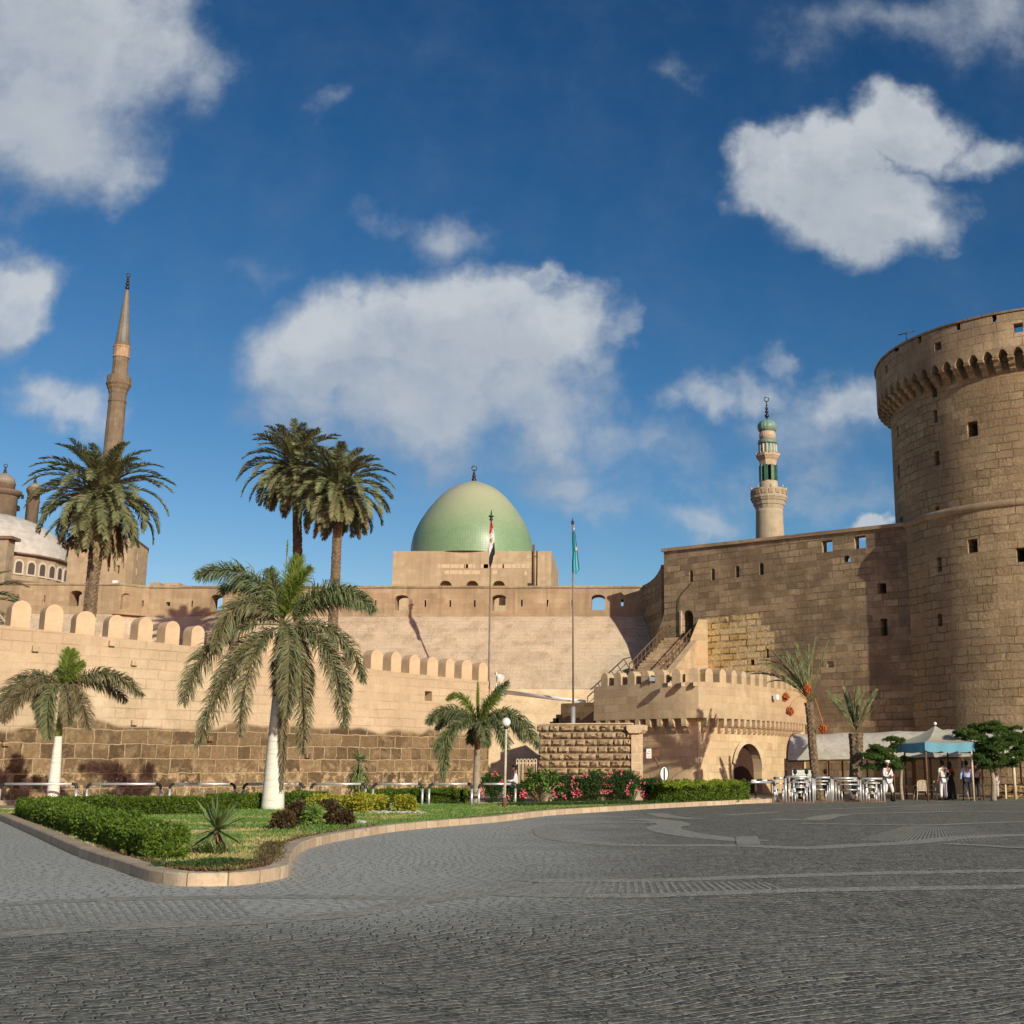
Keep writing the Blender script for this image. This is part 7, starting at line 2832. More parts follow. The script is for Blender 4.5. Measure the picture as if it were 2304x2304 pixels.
def text(body, size, loc, mat, parent, name="lettering"):
    cu = bpy.data.curves.new(name, 'FONT')
    cu.body = body
    cu.size = size
    cu.align_x = 'CENTER'
    cu.align_y = 'CENTER'
    cu.extrude = .003
    tmp = bpy.data.objects.new(name, cu)
    COL.objects.link(tmp)
    bpy.context.view_layer.update()
    me = bpy.data.meshes.new_from_object(tmp.evaluated_get(bpy.context.evaluated_depsgraph_get()))
    bpy.data.objects.remove(tmp)
    me.transform(Matrix.Rotation(R(90), 4, 'X'))
    me.materials.clear()
    me.materials.append(mat)
    o = bpy.data.objects.new(name, me)
    COL.objects.link(o)
    o.parent = parent
    o.location = Vector(loc) - woff(parent)
    return o


text("EXIT", .085, (sg.x, 57.57, sg.z - .01), plain("grey_green_print", (.12, .15, .11), .6, vary=0), th, "latin_lettering")
# script line drawn as strokes
mb = MB()
def st_(pts, r=.008):
    mb.tube([(sg.x + a_, 57.575, sg.z + .11 + b_) for a_, b_ in pts], r, 5)
st_([(.07, .03), (.07, -.01), (.05, -.02), (.035, 0), (.02, -.02), (.0, -.02), (-.01, .005), (-.03, -.02), (-.05, -.03), (-.075, -.045)])
st_([(-.005, .03), (.005, .035)], .007)
st_([(.03, .035), (.045, .05)], .007)
st_([(-.07, -.07), (-.062, -.07)], .007)
put("script_lettering", mb, redm, th, uv=False)
mb = MB().prism([(-.075, -.012), (.03, -.012), (.03, -.035), (.08, 0), (.03, .035), (.03, .012), (-.075, .012)], (sg.x, 57.575, sg.z - .145), (1, 0, 0), (0, 0, 1), (0, .004, 0))
fixn(put("arrow", mb, redm, th, uv=False))

# back of a round traffic sign
RY2 = 52.5
sc_ = P(1495, 1741, RY2)
th = thing("round_sign", "blank white oval back of a traffic sign on a grey post by the hedge", "sign", (sc_.x, RY2, 0))
mb = MB()
n = 32
vs = []
for y_ in (RY2 - .012, RY2 + .012):
    for k in range(n):
        an = 2 * math.pi * k / n
        vs.append((sc_.x + .17 * math.cos(an), y_ + .05 * math.cos(an), sc_.z + .275 * math.sin(an)))
mb.add(vs, [tuple(range(n)), tuple(range(2 * n - 1, n - 1, -1))] + [(k, k + n, (k + 1) % n + n, (k + 1) % n) for k in range(n)])
fixn(put("disc", mb, M['white'], th, uv=False))
mb = MB().tube([(sc_.x + .185 * math.cos(2 * math.pi * k / 32), RY2 - .002, sc_.z + .29 * math.sin(2 * math.pi * k / 32)) for k in range(33)], .014, 6)
put("rim", mb, plain("dark_rim", (.05, .09, .10), .5), th, uv=False)
put("post", MB().bar((sc_.x, RY2 - .05, 0), (sc_.x, RY2 - .05, sc_.z + .24), .022, 8), M['metal_dark'], th, uv=False)


# striped barriers
def striped(label, u0, u1, v, Y, legs, group, low=False):
    a, b = P(u0, v, Y), P(u1, v, Y)
    th = thing("striped_barrier", label, "barrier", (a.x + (b.x - a.x) / 2, Y, 0), group=group)
    n = max(3, int(round((b.x - a.x) / .26)))
    w = (b.x - a.x) / n
    for m_, off in ((M['white'], 0), (M['black'], 1)):
        mb = MB()
        for k in range(off, n, 2):
            mb.bar((a.x + w * k, Y, a.z), (a.x + w * (k + 1) - .001, Y, a.z), .055, 8)
        put("white_bands" if off == 0 else "black_bands", mb, m_, th, uv=False)
    for l in legs:
        x_ = P(l, v, Y).x
        put("leg", MB().bar((x_, Y, 0), (x_, Y, a.z - .05), .03, 6), M['rust'], th, uv=False)
    return th


striped("short black and white striped barrier beside the round sign", 1450, 1487, 1762, 55.5, (1460, 1472, 1481), "black and white striped barriers")
striped("black and white striped barrier in front of the dark gateway", 1690, 1738, 1757, 55.0, (1700, 1735), "black and white striped barriers")
c = G(1481, 1806, LZ)
single("marker_post", MB().box((c.x, c.y, LZ + .3), (.12, .12, .62)).box((c.x, c.y, LZ + .06), (.2, .2, .12)), M['kerb'], "small pale stone marker post between the oleanders and the hedge", "post", uv=False)
a = P(1558, 1762, 53.8); b = P(1668, 1762, 53.8)
railing("tube_railing", "long silver and black tube railing behind the yellow green topped hedge", a, b, P(1600, 1762, 53.8).z, r=.05)
a = P(1682, 1760, 53.2); b = P(1742, 1760, 54.0)
railing("tube_railing", "tube railing standing across the dark gateway of the gatehouse", a, b, P(1700, 1760, 53.5).z, r=.055)


# ------------------------------------------------------------------ nested crowd barriers at the entrance
def nested(label, u0, u1, Y, levels, full, group, flip=False, hz=None):
    """levels: list of rail pixel rows, outermost first"""
    a, b = P(u0, 1780, Y), P(u1, 1780, Y)
    th = thing("crowd_barrier", label, "barrier", ((a.x + b.x) / 2, Y, 0), group=group)
    W_ = b.x - a.x
    for i, v in enumerate(levels):
        z_ = P((u0 + u1) / 2, v, Y).z
        ins = W_ * .115 * i
        x0 = a.x + (ins if (full or flip) else 0)
        x1 = b.x - (ins if (full or not flip) else 0)
        r = .05 if i == 0 else .03
        put("rail", MB().bar((x0 + .05, Y, z_), (x1 - .05, Y, z_), r, 8), M['steel'], th, uv=False)
        for x_, isin in ((x0, ins if (full or flip) else 0), (x1, ins if (full or not flip) else 0)):
            if isin or i == 0:
                put("post", MB().bar((x_, Y, 0.0), (x_, Y, z_ - .05), r, 8), M['steel'], th, uv=False)
                put("elbow", MB().ball((x_, Y, z_), r * 1.35, 8, 6), M['black'], th, uv=False)
    put("foot_plate", MB().box(((a.x + b.x) / 2, Y, .025), (W_, .12, .05)), M['rust'], th, uv=False)
    return th


gb_ = "nested tube crowd barriers at the entrance"
nested("leftmost crowd barrier with three nested hoops of tube", 1744, 1766, 54.5, [1751, 1763, 1777], True, gb_)
nested("second crowd barrier from the left, the nearest and largest with five nested hoops", 1768, 1829, 52.6, [1748, 1760, 1771.5, 1783.5], True, gb_)
nested("third crowd barrier from the left, with rails stepping down to the right", 1833, 1871, 54.5, [1749.5, 1757.5, 1764.5, 1776.5], False, gb_)
nested("fourth crowd barrier from the left, with rails stepping down from the left", 1874, 1932, 54.8, [1751, 1757, 1765, 1777], False, gb_, flip=True)
nested("rightmost crowd barrier with four nested hoops, beside the walking guard", 1936, 1989, 54.0, [1752, 1762, 1772, 1785], True, gb_)
nested("crowd barrier standing behind the second one, seen through its hoops", 1786, 1815, 56.5, [1752, 1768, 1781], True, gb_)
nested("crowd barrier standing behind the rightmost one, seen through its hoops", 1950, 1972, 56.8, [1756, 1769, 1782], True, gb_)
nested("crowd barrier standing behind the fourth one near the small palm", 1912, 1932, 56.6, [1754, 1766, 1779], True, gb_)

# ------------------------------------------------------------------ marquee with barrel roof
canvas_m, t, bs = new_mat("stained_canvas")
ob = t.n('ShaderNodeNewGeometry').outputs['Position']
nn_ = t.noise(ob, 1.2, 5, .7)
cl = t.mix(t.ramp(nn_, .35, .7), (.76, .69, .60, 1), (.60, .53, .45, 1))
t.link(cl, bs.inputs['Base Color'])
bs.inputs['Roughness'].default_value = .8
wv_ = t.noise(t.vmath('MULTIPLY', ob, (.7, .7, 2.2)), 1.6, 3, .5, 1.5)
b = t.n('ShaderNodeBump', {'Height': wv_, 'Strength': .7, 'Distance': .12})
t.link(b.outputs[0], bs.inputs['Normal'])
tr = t.n('ShaderNodeBsdfTranslucent', {'Color': cl})
mx = t.n('ShaderNodeMixShader', {0: .22, 1: bs.outputs[0], 2: tr.outputs[0]})
t.link(mx.outputs[0], canvas_m.node_tree.nodes['Material Output'].inputs[0])

mA, mB_ = P(1772, 1711, 62.5), P(2330, 1694, 57.8)
zA, zB = mA.z, mB_.z
tA, tB = P(1800, 1651, 64.2).z, P(2300, 1631, 59.5).z
md = Vector((mB_.x - mA.x, mB_.y - mA.y, 0)).normalized()
mn = Vector((-md.y, md.x, 0))
mL = Vector((mB_.x - mA.x, mB_.y - mA.y, 0)).length + 5
mq = thing("barrel_marquee", "long cream canvas marquee with a barrel roof at the foot of the round tower", "marquee", mA.lerp(mB_, .5).xy.to_3d())
mb = MB()
vs, fs = [], []
NX, NA = 48, 14
MWd = 3.4
for i in range(NX + 1):
    t_ = i / NX
    s_ = mL * t_
    zb_ = zA + (zB - zA) * t_
    zt_ = tA + (tB - tA) * t_
    sag = .07 * math.sin(math.pi * ((s_ / 2.6) % 1.0))
    for j in range(NA + 1):
        an = math.pi * j / NA
        q = Vector((mA.x, mA.y, 0)) + md * s_ + mn * (MWd / 2 - MWd / 2 * math.cos(an))
        z_ = zb_ + (zt_ - zb_) * math.sin(an) ** .85 - sag * math.sin(an)
        vs.append((q.x, q.y, z_))
for i in range(NX):
    for j in range(NA):
        fs.append((i * (NA + 1) + j, (i + 1) * (NA + 1) + j, (i + 1) * (NA + 1) + j + 1, i * (NA + 1) + j + 1))
mb.add(vs, fs, True)
put("canvas_roof", mb, canvas_m, mq, uv=False)
fb_ = MB()
fb_.tube([Vector((mA.x, mA.y, zA - .04)) + md * (mL * k / 8) + Vector((0, 0, (zB - zA) * k / 8)) for k in range(9)], .05, 6)
put("front_beam", fb_, M['rust'], mq, uv=False)
pts = []
for j in range(NA + 1):
    an = math.pi * j / NA
    q = Vector((mA.x, mA.y, 0)) - md * .03 + mn * (MWd / 2 - MWd / 2 * math.cos(an))
    pts.append((q.x, q.y, zA + (tA - zA) * math.sin(an) ** .85))
put("end_hoop", MB().tube(pts, .045, 6), M['rust'], mq, uv=False)
cream = plain("cream_post_paint", (.58, .47, .33), .6, vary=.15)
for k, u in enumerate((1769, 1828, 1861, 1919, 2031, 2054, 2094, 2166, 2282)):
    s_ = (P(u, 1750, mA.y + (mB_.y - mA.y) * (u - 1772) / 558).x - mA.x) / md.x
    q = Vector((mA.x, mA.y, 0)) + md * s_
    r_ = .05 if u not in (1919, 2031, 2282) else .075
    put("pole", MB().bar((q.x, q.y, 0), (q.x, q.y, zA + (zB - zA) * s_ / mL - .05), r_, 8), cream if u in (1919, 2031, 2282) else M['rust'], mq, uv=False)
    q2_ = q + mn * MWd
    put("pole", MB().bar((q2_.x, q2_.y, 0), (q2_.x, q2_.y, zA + (zB - zA) * s_ / mL - .02), .05, 8), M['rust'], mq, uv=False)

# ------------------------------------------------------------------ blue edged canopy
CY = 57.0
ck = CY / F * 1.03
pc = P(2106, 1633, CY)
kx = CY / F * 1.02
cen = Vector((P(2107, 1670, CY).x, CY, 0))
rimz = P(2100, 1670, CY - 1.2).z
hexr = 2.15
cm_, t, bs = new_mat("canopy_cloth")
ob = t.n('ShaderNodeNewGeometry').outputs['Position']
nn_ = t.noise(ob, 2.2, 4, .6)
cl = t.mix(t.ramp(nn_, .35, .7), (.62, .58, .47, 1), (.46, .46, .39, 1))
t.link(cl, bs.inputs['Base Color'])
tr = t.n('ShaderNodeBsdfTranslucent', {'Color': cl})
mx = t.n('ShaderNodeMixShader', {0: .25, 1: bs.outputs[0], 2: tr.outputs[0]})
t.link(mx.outputs[0], cm_.node_tree.nodes['Material Output'].inputs[0])
cp = thing("blue_edged_canopy", "peaked cream canopy with a scalloped light blue valance standing over the guards", "canopy", cen)
apex = Vector((cen.x - .02, CY, pc.z))
hexp = []
for k in range(6):
    an = R(-118 + 60 * k)
    hexp.append(Vector((cen.x + hexr * math.cos(an), CY + hexr * math.sin(an), rimz)))
mb = MB()
NS = 8
for k in range(6):
    a, b = hexp[k], hexp[(k + 1) % 6]
    vs, fs = [], []
    for i in range(NS + 1):
        t_ = i / NS
        for j in range(NS + 1):
            w_ = j / NS
            e = a.lerp(b, w_)
            q = apex.lerp(e, t_)
            q.z -= .16 * math.sin(math.pi * t_) + .05 * math.sin(math.pi * w_) * t_
            vs.append(q)
    for i in range(NS):
        for j in range(NS):
            fs.append((i * (NS + 1) + j, (i + 1) * (NS + 1) + j, (i + 1) * (NS + 1) + j + 1, i * (NS + 1) + j + 1))
    mb.add(vs, fs, True)
put("roof_cloth", mb, cm_, cp, uv=False)
bl_ = cloth("light_blue_cloth", (.16, .42, .55))
mb = MB()
for k in range(6):
    a, b = hexp[k], hexp[(k + 1) % 6]
    n = 24
    vs, fs = [], []
    for j in range(n + 1):
        w_ = j / n
        e = a.lerp(b, w_)
        e.z -= .05 * math.sin(math.pi * w_)
        out = (e - Vector((cen.x, CY, e.z))).normalized()
        sc_ = .36 + .07 * abs(math.sin(math.pi * 3 * w_)) ** .6
        f_ = out * (.03 * math.sin(w_ * 17))
        vs += [e + out * .01, e + out * .02 + f_ + Vector((0, 0, -sc_))]
    for j in range(n):
        fs.append((2 * j, 2 * j + 1, 2 * j + 3, 2 * j + 2))
    mb.add(vs, fs, True)
put("valance", mb, bl_, cp, uv=False)
for k in range(6):
    p = hexp[k]
    q = p + (Vector((cen.x, CY, rimz)) - p) * .04
    put("pole", MB().bar((q.x, q.y, 0), (q.x, q.y, rimz), .045, 8), cream if k == 1 else M['rust'], cp, uv=False)
put("peak_knob", MB().ball(apex + Vector((0, 0, .1)), .08, 10, 7), M['white'], cp, uv=False)

# ------------------------------------------------------------------ plastic chairs
pl = plain("beige_plastic", (.48, .40, .30), .45, vary=.1)


def plastic_chair(label, loc, rz):
    th = thing("plastic_chair", label, "chair", (0, 0, 0), group="plastic chairs under the canopy")
    mb = MB().box((0, 0, .43), (.46, .44, .04))
    put("seat", mb, pl, th, uv=False)
    mb = MB()
    for k in range(7):
        x_ = -.19 + .38 * k / 6
        mb.box((x_, .235 + .0 * abs(x_), .66), (.04, .025, .40))
    mb.tube([(-.23, .22, .44), (-.22, .25, .78), (-.12, .26, .88), (.12, .26, .88), (.22, .25, .78), (.23, .22, .44)], .022, 6)
    put("backrest", mb, pl, th, uv=False)
    for sx_ in (-1, 1):
        put("armrest", MB().tube([(sx_ * .23, .23, .66), (sx_ * .27, .0, .66), (sx_ * .26, -.2, .64), (sx_ * .25, -.22, .44)], .024, 6), pl, th, uv=False)
        for sy_ in (-1, 1):
            put("leg", MB().bar((sx_ * .2, sy_ * .19, .43), (sx_ * .27, sy_ * .25, 0), .028, 6, .02), pl, th, uv=False)
    th.location = loc
    th.rotation_euler = (0, 0, rz)
    return th


ch0 = plastic_chair("empty beige plastic chair at the left under the canopy", Vector((P(2071, 1780, 57.2).x, 57.2, 0)), R(180 + 5))
for (u, Y, rz, lb) in ((2103, 57.6, 200, "beige plastic chair half hidden by the officer in white"), (2163, 57.9, 150, "beige plastic chair between the woman and the man in light blue"), (2128, 58.4, 170, "beige plastic chair behind the officer and the woman")):
    copy_tree(ch0, None, Vector((P(u, 1780, Y).x, Y, 0)), R(rz), lb)

# ------------------------------------------------------------------ board and things by the marquee end
a, b = P(1782, 1732, 60.5), P(1828, 1758, 60.5)
th = thing("notice_board", "wide pale mint notice board standing under the left end of the marquee", "board", ((a.x + b.x) / 2, 60.5, 0))
put("panel", MB().box(((a.x + b.x) / 2, 60.5, (a.z + b.z) / 2), (b.x - a.x, .06, a.z - b.z)), plain("mint_panel", (.58, .62, .52), .5, vary=.06), th, uv=False)
put("frame", MB().box(((a.x + b.x) / 2, 60.49, a.z + .03), (b.x - a.x + .1, .1, .06)).box((a.x - .03, 60.49, a.z / 2), (.06, .1, a.z)).box((b.x + .03, 60.49, a.z / 2), (.06, .1, a.z)), M['metal_dark'], th, uv=False)
a = P(1777, 1712, 63.8)
single("stone_pillar", MB().box((P(1786, 1750, 63.8).x, 63.8, .95), (.9, .5, 1.9)), M['lime'], "pale stone pillar under the left end of the marquee", "pillar")
# low railing and dry palm thatch at the right edge
mb = MB()
rr = random.Random(17)
for k in range(500):
    u = rr.uniform(2246, 2345)
    p_ = P(u, 1780, 60.0)
    z_ = rr.uniform(.02, .55) * (1 - ((u - 2295) / 60) ** 2 * .4)
    d = Vector((rr.uniform(-1, 1), rr.uniform(-.3, .3), rr.uniform(-.25, .35))).normalized()
    q = Vector((p_.x, 60 + rr.uniform(-.5, .5), max(.03, z_)))
    w = Vector((0, 0, 1)).cross(d) * .02 + Vector((0, 0, .025))
    L = rr.uniform(.3, .7)
    mb.add([q - w, q + w, q + d * L + w * .4, q + d * L - w * .4], [(0, 1, 2, 3)])
o = single("palm_thatch", mb, plain("dry_thatch", (.40, .28, .12), .9, vary=.5, nscale=5), "heap of dry golden palm thatch behind a low rail at the right edge", "thatch heap", uv=False)
a, b = P(2240, 1765, 59.2), P(2345, 1765, 58.6)
th = thing("low_rail", "low dark rail with pale posts in front of the dry thatch heap", "rail", ((a.x + b.x) / 2, 59, 0))
put("top_bar", MB().bar(a, b, .03, 6), M['metal_dark'], th, uv=False)
put("lower_bar", MB().bar(a - Vector((0, 0, .38)), b - Vector((0, 0, .38)), .03, 6), M['metal_dark'], th, uv=False)
for u in (2262, 2285, 2330):
    q = P(u, 1765, 59.0)
    put("post", MB().box((q.x, q.y, q.z / 2), (.07, .07, q.z)), cream, th, uv=False)
# second marquee glimpse / floodlights on the gatehouse
for (u, v, lb) in ((1466, 1528, "small bluish floodlight box between two merlons on the gatehouse's left side"), (1512, 1527, "second small floodlight on the gatehouse parapet, nearer the corner")):
    c = P(u, v, 65.3)
    mb = MB().box((c.x, c.y, c.z), (.30, .22, .22), .3).bar((c.x, c.y, BZ1), (c.x, c.y, c.z), .025)
    single("floodlight", mb, plain("blue_grey_box", (.14, .18, .21), .4), lb, "floodlight", group="floodlights on the gatehouse", uv=False)
c = P(1745, 1569, 0.001 + 69.3)
mb = MB().box((c.x, c.y - .25, c.z), (.26, .22, .28), .9)
single("white_wall_lamp", mb, M['white'], "small white square lamp fixed to the lit parapet of the gatehouse", "lamp", uv=False)


# ================================================================== PEOPLE
def skin_mesh(verts, edges, radii, sub=1):
    me = bpy.data.meshes.new("skin")
    me.from_pydata([tuple(v) for v in verts], edges, [])
    bmm = bmesh.new(); bmm.from_mesh(me)
    lay_ = bmm.verts.layers.skin.verify()
    bmm.verts.ensure_lookup_table()
    for i, v in enumerate(bmm.verts):
        r = radii[i]
        v[lay_].radius = (r, r) if not hasattr(r, '__len__') else r
        v[lay_].use_root = (i == 0)
    bmm.to_mesh(me); bmm.free()
    o = bpy.data.objects.new("skin", me)
    COL.objects.link(o)
    o.modifiers.new("s", 'SKIN').use_smooth_shade = True
    if sub:
        sb = o.modifiers.new("b", 'SUBSURF')
        sb.levels = sub
        sb.render_levels = sub
    bpy.context.view_layer.update()
    new = bpy.data.meshes.new_from_object(o.evaluated_get(bpy.context.evaluated_depsgraph_get()))
    bpy.data.objects.remove(o)
    V_ = [tuple(v.co) for v in new.vertices]
    F_ = [tuple(p.vertices) for p in new.polygons]
    bpy.data.meshes.remove(new)
    return V_, F_


SKIN = plain("skin", (.26, .135, .08), .55, vary=.1)
HAIR = plain("dark_hair", (.012, .010, .009), .6, vary=.2)
LEATH = plain("black_leather", (.012, .011, .011), .4, vary=.2)

BASEJ = dict(pelvis=(0, 0, .93), waist=(0, 0, 1.08), chest=(0, 0, 1.30), neck=(0, 0, 1.46), head0=(0, -.01, 1.53),
             shL=(.17, 0, 1.40), elL=(.24, .03, 1.13), wrL=(.25, -.06, .89), shR=(-.17, 0, 1.40), elR=(-.24, .03, 1.13), wrR=(-.25, -.06, .89),
             hipL=(.09, 0, .90), knL=(.10, -.02, .50), anL=(.11, .02, .09), toL=(.12, -.15, .035), hipR=(-.09, 0, .90), knR=(-.10, -.02, .50), anR=(-.11, .02, .09), toR=(-.12, -.15, .035))


def person(label, loc, rz, pose, top, bottom, long_sleeves=True, dress=False, hat=None, belt=None, extra=None, h=1.0, sash=False, boots=False, hair_long=False, vest=None):
    J = {k: Vector(v) for k, v in BASEJ.items()}
    for k, v in pose.items():
        J[k] = Vector(v)
    th = thing("person", label, "person", (0, 0, 0))
    hc = J['head0'] + Vector((0, -.015, .115))
    mb = MB()
    names = ['pelvis', 'waist', 'chest', 'neck', 'head0', 'shL', 'elL', 'wrL', 'shR', 'elR', 'wrR', 'hipL', 'knL', 'anL', 'toL', 'hipR', 'knR', 'anR', 'toR']
    idx = {n_: i for i, n_ in enumerate(names)}
    E_ = [('pelvis', 'waist'), ('waist', 'chest'), ('chest', 'neck'), ('neck', 'head0'), ('chest', 'shL'), ('shL', 'elL'), ('elL', 'wrL'), ('chest', 'shR'), ('shR', 'elR'), ('elR', 'wrR'),
          ('pelvis', 'hipL'), ('hipL', 'knL'), ('knL', 'anL'), ('anL', 'toL'), ('pelvis', 'hipR'), ('hipR', 'knR'), ('knR', 'anR'), ('anR', 'toR')]
    rad = dict(pelvis=(.14, .11), waist=(.13, .095), chest=(.155, .10), neck=(.052, .055), head0=(.052, .055), shL=.058, elL=.040, wrL=.027, shR=.058, elR=.040, wrR=.027,
               hipL=.085, knL=.055, anL=.038, toL=.032, hipR=.085, knR=.055, anR=.038, toR=.032)
    V_, F_ = skin_mesh([J[n_] for n_ in names], [(idx[a], idx[b]) for a, b in E_], [rad[n_] for n_ in names])
    mb.add(V_, F_, True)
    # head with nose, brow and ears grown from one ellipsoid
    b0 = len(mb.v)
    mb.ball(hc, .105, 20, 14, (.80, .96, 1.14))
    for i in range(b0, len(mb.v)):
        x, y, z = mb.v[i]
        lx, ly, lz = x - hc.x, y - hc.y, z - hc.z
        if ly < -.05:
            nose = math.exp(-(lx / .014) ** 2 - ((lz + .012) / .022) ** 2) * .022
            brow = math.exp(-((lz - .022) / .012) ** 2) * .005
            eye = (math.exp(-((abs(lx) - .031) / .012) ** 2 - ((lz - .004) / .010) ** 2)) * -.008
            chin = math.exp(-(lx / .03) ** 2 - ((lz + .085) / .02) ** 2) * .012
            y -= nose + brow + eye + chin
        if abs(ly) < .02 and abs(lx) > .06:
            x += math.copysign(math.exp(-((lz) / .03) ** 2) * .014, lx)
        if lz < -.05:
            x = hc.x + lx * .86
        mb.v[i] = (x, y, z)
    # hands: palm and five bent fingers
    for sd in ('L', 'R'):
        w_, e_ = J['wr' + sd], J['el' + sd]
        d = (w_ - e_).normalized()
        sx_ = 1 if sd == 'L' else -1
        side_ = d.cross(Vector((sx_, 0, 0)))
        if side_.length < .2:
            side_ = Vector((0, -1, 0))
        side_.normalize()
        up2 = side_.cross(d).normalized()
        pc_ = w_ + d * .05
        mb.tube([w_ - d * .01, w_ + d * .03, w_ + d * .085], [.024, .032, .030], 8)
        for f_ in range(4):
            o_ = w_ + d * .08 + side_ * (.024 - .016 * f_)
            l_ = (.070, .078, .072, .056)[f_]
            mb.tube([o_, o_ + d * l_ * .45 + up2 * .004, o_ + d * l_ * .75 + up2 * .018, o_ + d * l_ * .88 + up2 * .034], [.0095, .009, .008, .006], 6)
        o_ = w_ + d * .03 + side_ * .026
        mb.tube([o_, o_ + d * .025 + side_ * .022, o_ + d * .052 + side_ * .026 + up2 * .008], [.011, .010, .007], 6)
    put("body", mb, SKIN, th, uv=False)
    # clothes
    def grow(keys, edges, k):
        vv = [J[n_] for n_ in keys]
        ii = {n_: i for i, n_ in enumerate(keys)}
        return skin_mesh(vv, [(ii[a], ii[b]) for a, b in edges], [k[n_] for n_ in keys])
    if dress:
        mb = MB()
        mb.lathe([(.30, .04), (.27, .35), (.22, .75), (.19, .95), (.15, 1.08), (.18, 1.28), (.16, 1.40), (.06, 1.47)], 20, (0, 0, 0))
        mb.v = [(x, y * .7, z) for x, y, z in mb.v]
        put("dress", mb, bottom, th, uv=False)
        ks = ['chest', 'shL', 'elL', 'shR', 'elR']
        V_, F_ = grow(ks, [('chest', 'shL'), ('shL', 'elL'), ('chest', 'shR'), ('shR', 'elR')], dict(chest=(.17, .12), shL=.072, elL=.055, shR=.072, elR=.055))
        put("blouse", MB().add(V_, F_, True), top, th, uv=False)
    else:
        J['hem'] = J['pelvis'] + Vector((0, 0, .0))
        ks = ['waist', 'hem', 'chest', 'neckb', 'shL', 'elL', 'shR', 'elR']
        J['neckb'] = J['neck'] - Vector((0, 0, .03))
        J['slL'] = J['shL'].lerp(J['elL'], .65) if not long_sleeves else J['elL'].lerp(J['wrL'], .88)
        J['slR'] = J['shR'].lerp(J['elR'], .65) if not long_sleeves else J['elR'].lerp(J['wrR'], .88)
        kr = dict(waist=(.15, .115), hem=(.155, .125), chest=(.175, .12), neckb=(.07, .07), shL=.074, elL=.056, shR=.074, elR=.056, slL=.048 if long_sleeves else .066, slR=.048 if long_sleeves else .066)
        ed = [('waist', 'hem'), ('waist', 'chest'), ('chest', 'neckb'), ('chest', 'shL'), ('chest', 'shR')]
        if long_sleeves:
            ks += ['slL', 'slR']
            ed += [('shL', 'elL'), ('elL', 'slL'), ('shR', 'elR'), ('elR', 'slR')]
        else:
            ks = ['waist', 'hem', 'chest', 'neckb', 'shL', 'slL', 'shR', 'slR']
            ed += [('shL', 'slL'), ('shR', 'slR')]
        V_, F_ = grow(ks, ed, kr)
        put("shirt", MB().add(V_, F_, True), top, th, uv=False)
        J['cuL'] = J['knL'].lerp(J['anL'], .9 if not boots else .35)
        J['cuR'] = J['knR'].lerp(J['anR'], .9 if not boots else .35)
        ks = ['pelvis', 'hipL', 'knL', 'cuL', 'hipR', 'knR', 'cuR']
        V_, F_ = grow(ks, [('pelvis', 'hipL'), ('hipL', 'knL'), ('knL', 'cuL'), ('pelvis', 'hipR'), ('hipR', 'knR'), ('knR', 'cuR')],
                      dict(pelvis=(.165, .13), hipL=.105, knL=.082, cuL=.075, hipR=.105, knR=.082, cuR=.075))
        put("trousers", MB().add(V_, F_, True), bottom, th, uv=False)
        if belt:
            mb = MB().lathe([(.172, -.03), (.176, .0), (.172, .03)], 20, J['pelvis'] + Vector((0, 0, .08)), cap=False)
            c_ = J['pelvis']
            mb.v = [(x, c_.y + (y - c_.y) * .8, z) for x, y, z in mb.v]
            put("belt", mb, belt, th, uv=False)
        if sash:
            a_, b_ = J['shL'] + Vector((-.03, -.09, .03)), J['waist'] + Vector((-.14, -.12, -.02))
            put("cross_strap", MB().tube([a_ + Vector((0, .12, .04)), a_, a_.lerp(b_, .5) + Vector((0, -.04, 0)), b_], .018, 6), LEATH, th, uv=False)
        if vest:
            mb = MB().lathe([(.185, 1.0), (.195, 1.15), (.20, 1.32), (.14, 1.43)], 20, (J['chest'].x, J['chest'].y, 0))
            put("vest", mb, vest, th, uv=False)
    for sd in ('L', 'R'):
        a_, t_ = J['an' + sd], J['to' + sd]
        f_ = (t_ - a_); f_.z = 0
        f_.normalize()
        mb = MB()
        mb.tube([a_ - f_ * .07 + Vector((0, 0, -.03)), a_ + Vector((0, 0, -.03)), t_ + Vector((0, 0, .01)), t_ + f_ * .05], [.035, .048, .042, .02], 8)
        if boots:
            mb.tube([J['kn' + sd].lerp(a_, .3), J['kn' + sd].lerp(a_, .7), a_ + Vector((0, 0, -.03))], [.064, .058, .052], 10)
        put("boot" if boots else "shoe", mb, LEATH, th, uv=False)
    if hat:
        mb = MB().lathe([(.098, .035), (.108, .05), (.112, .09), (.128, .125), (.02, .15)], 18, hc)
        mb.box((hc.x, hc.y - .10, hc.z + .045), (.14, .10, .012))
        put("cap", mb, hat, th, uv=False)
    b = MB()
    b.ball(hc + Vector((0, .018, .022)), .112, 16, 12, (.84, .98, 1.10))
    b.v = [((x, y, z) if not (y < hc.y - .035 and z < hc.z + .07) else (hc.x + (x - hc.x) * .6, hc.y - .02, hc.z + .05)) for x, y, z in b.v]
    if hair_long:
        b.lathe([(.06, -.42), (.09, -.2), (.10, 0), (.08, .06)], 12, hc + Vector((0, .05, 0)))
    put("hair", b, HAIR, th, uv=False)
    if extra:
        extra(th, J)
    th.location = loc
    th.rotation_euler = (0, 0, rz)
    th.scale = (h, h, h)
    return th


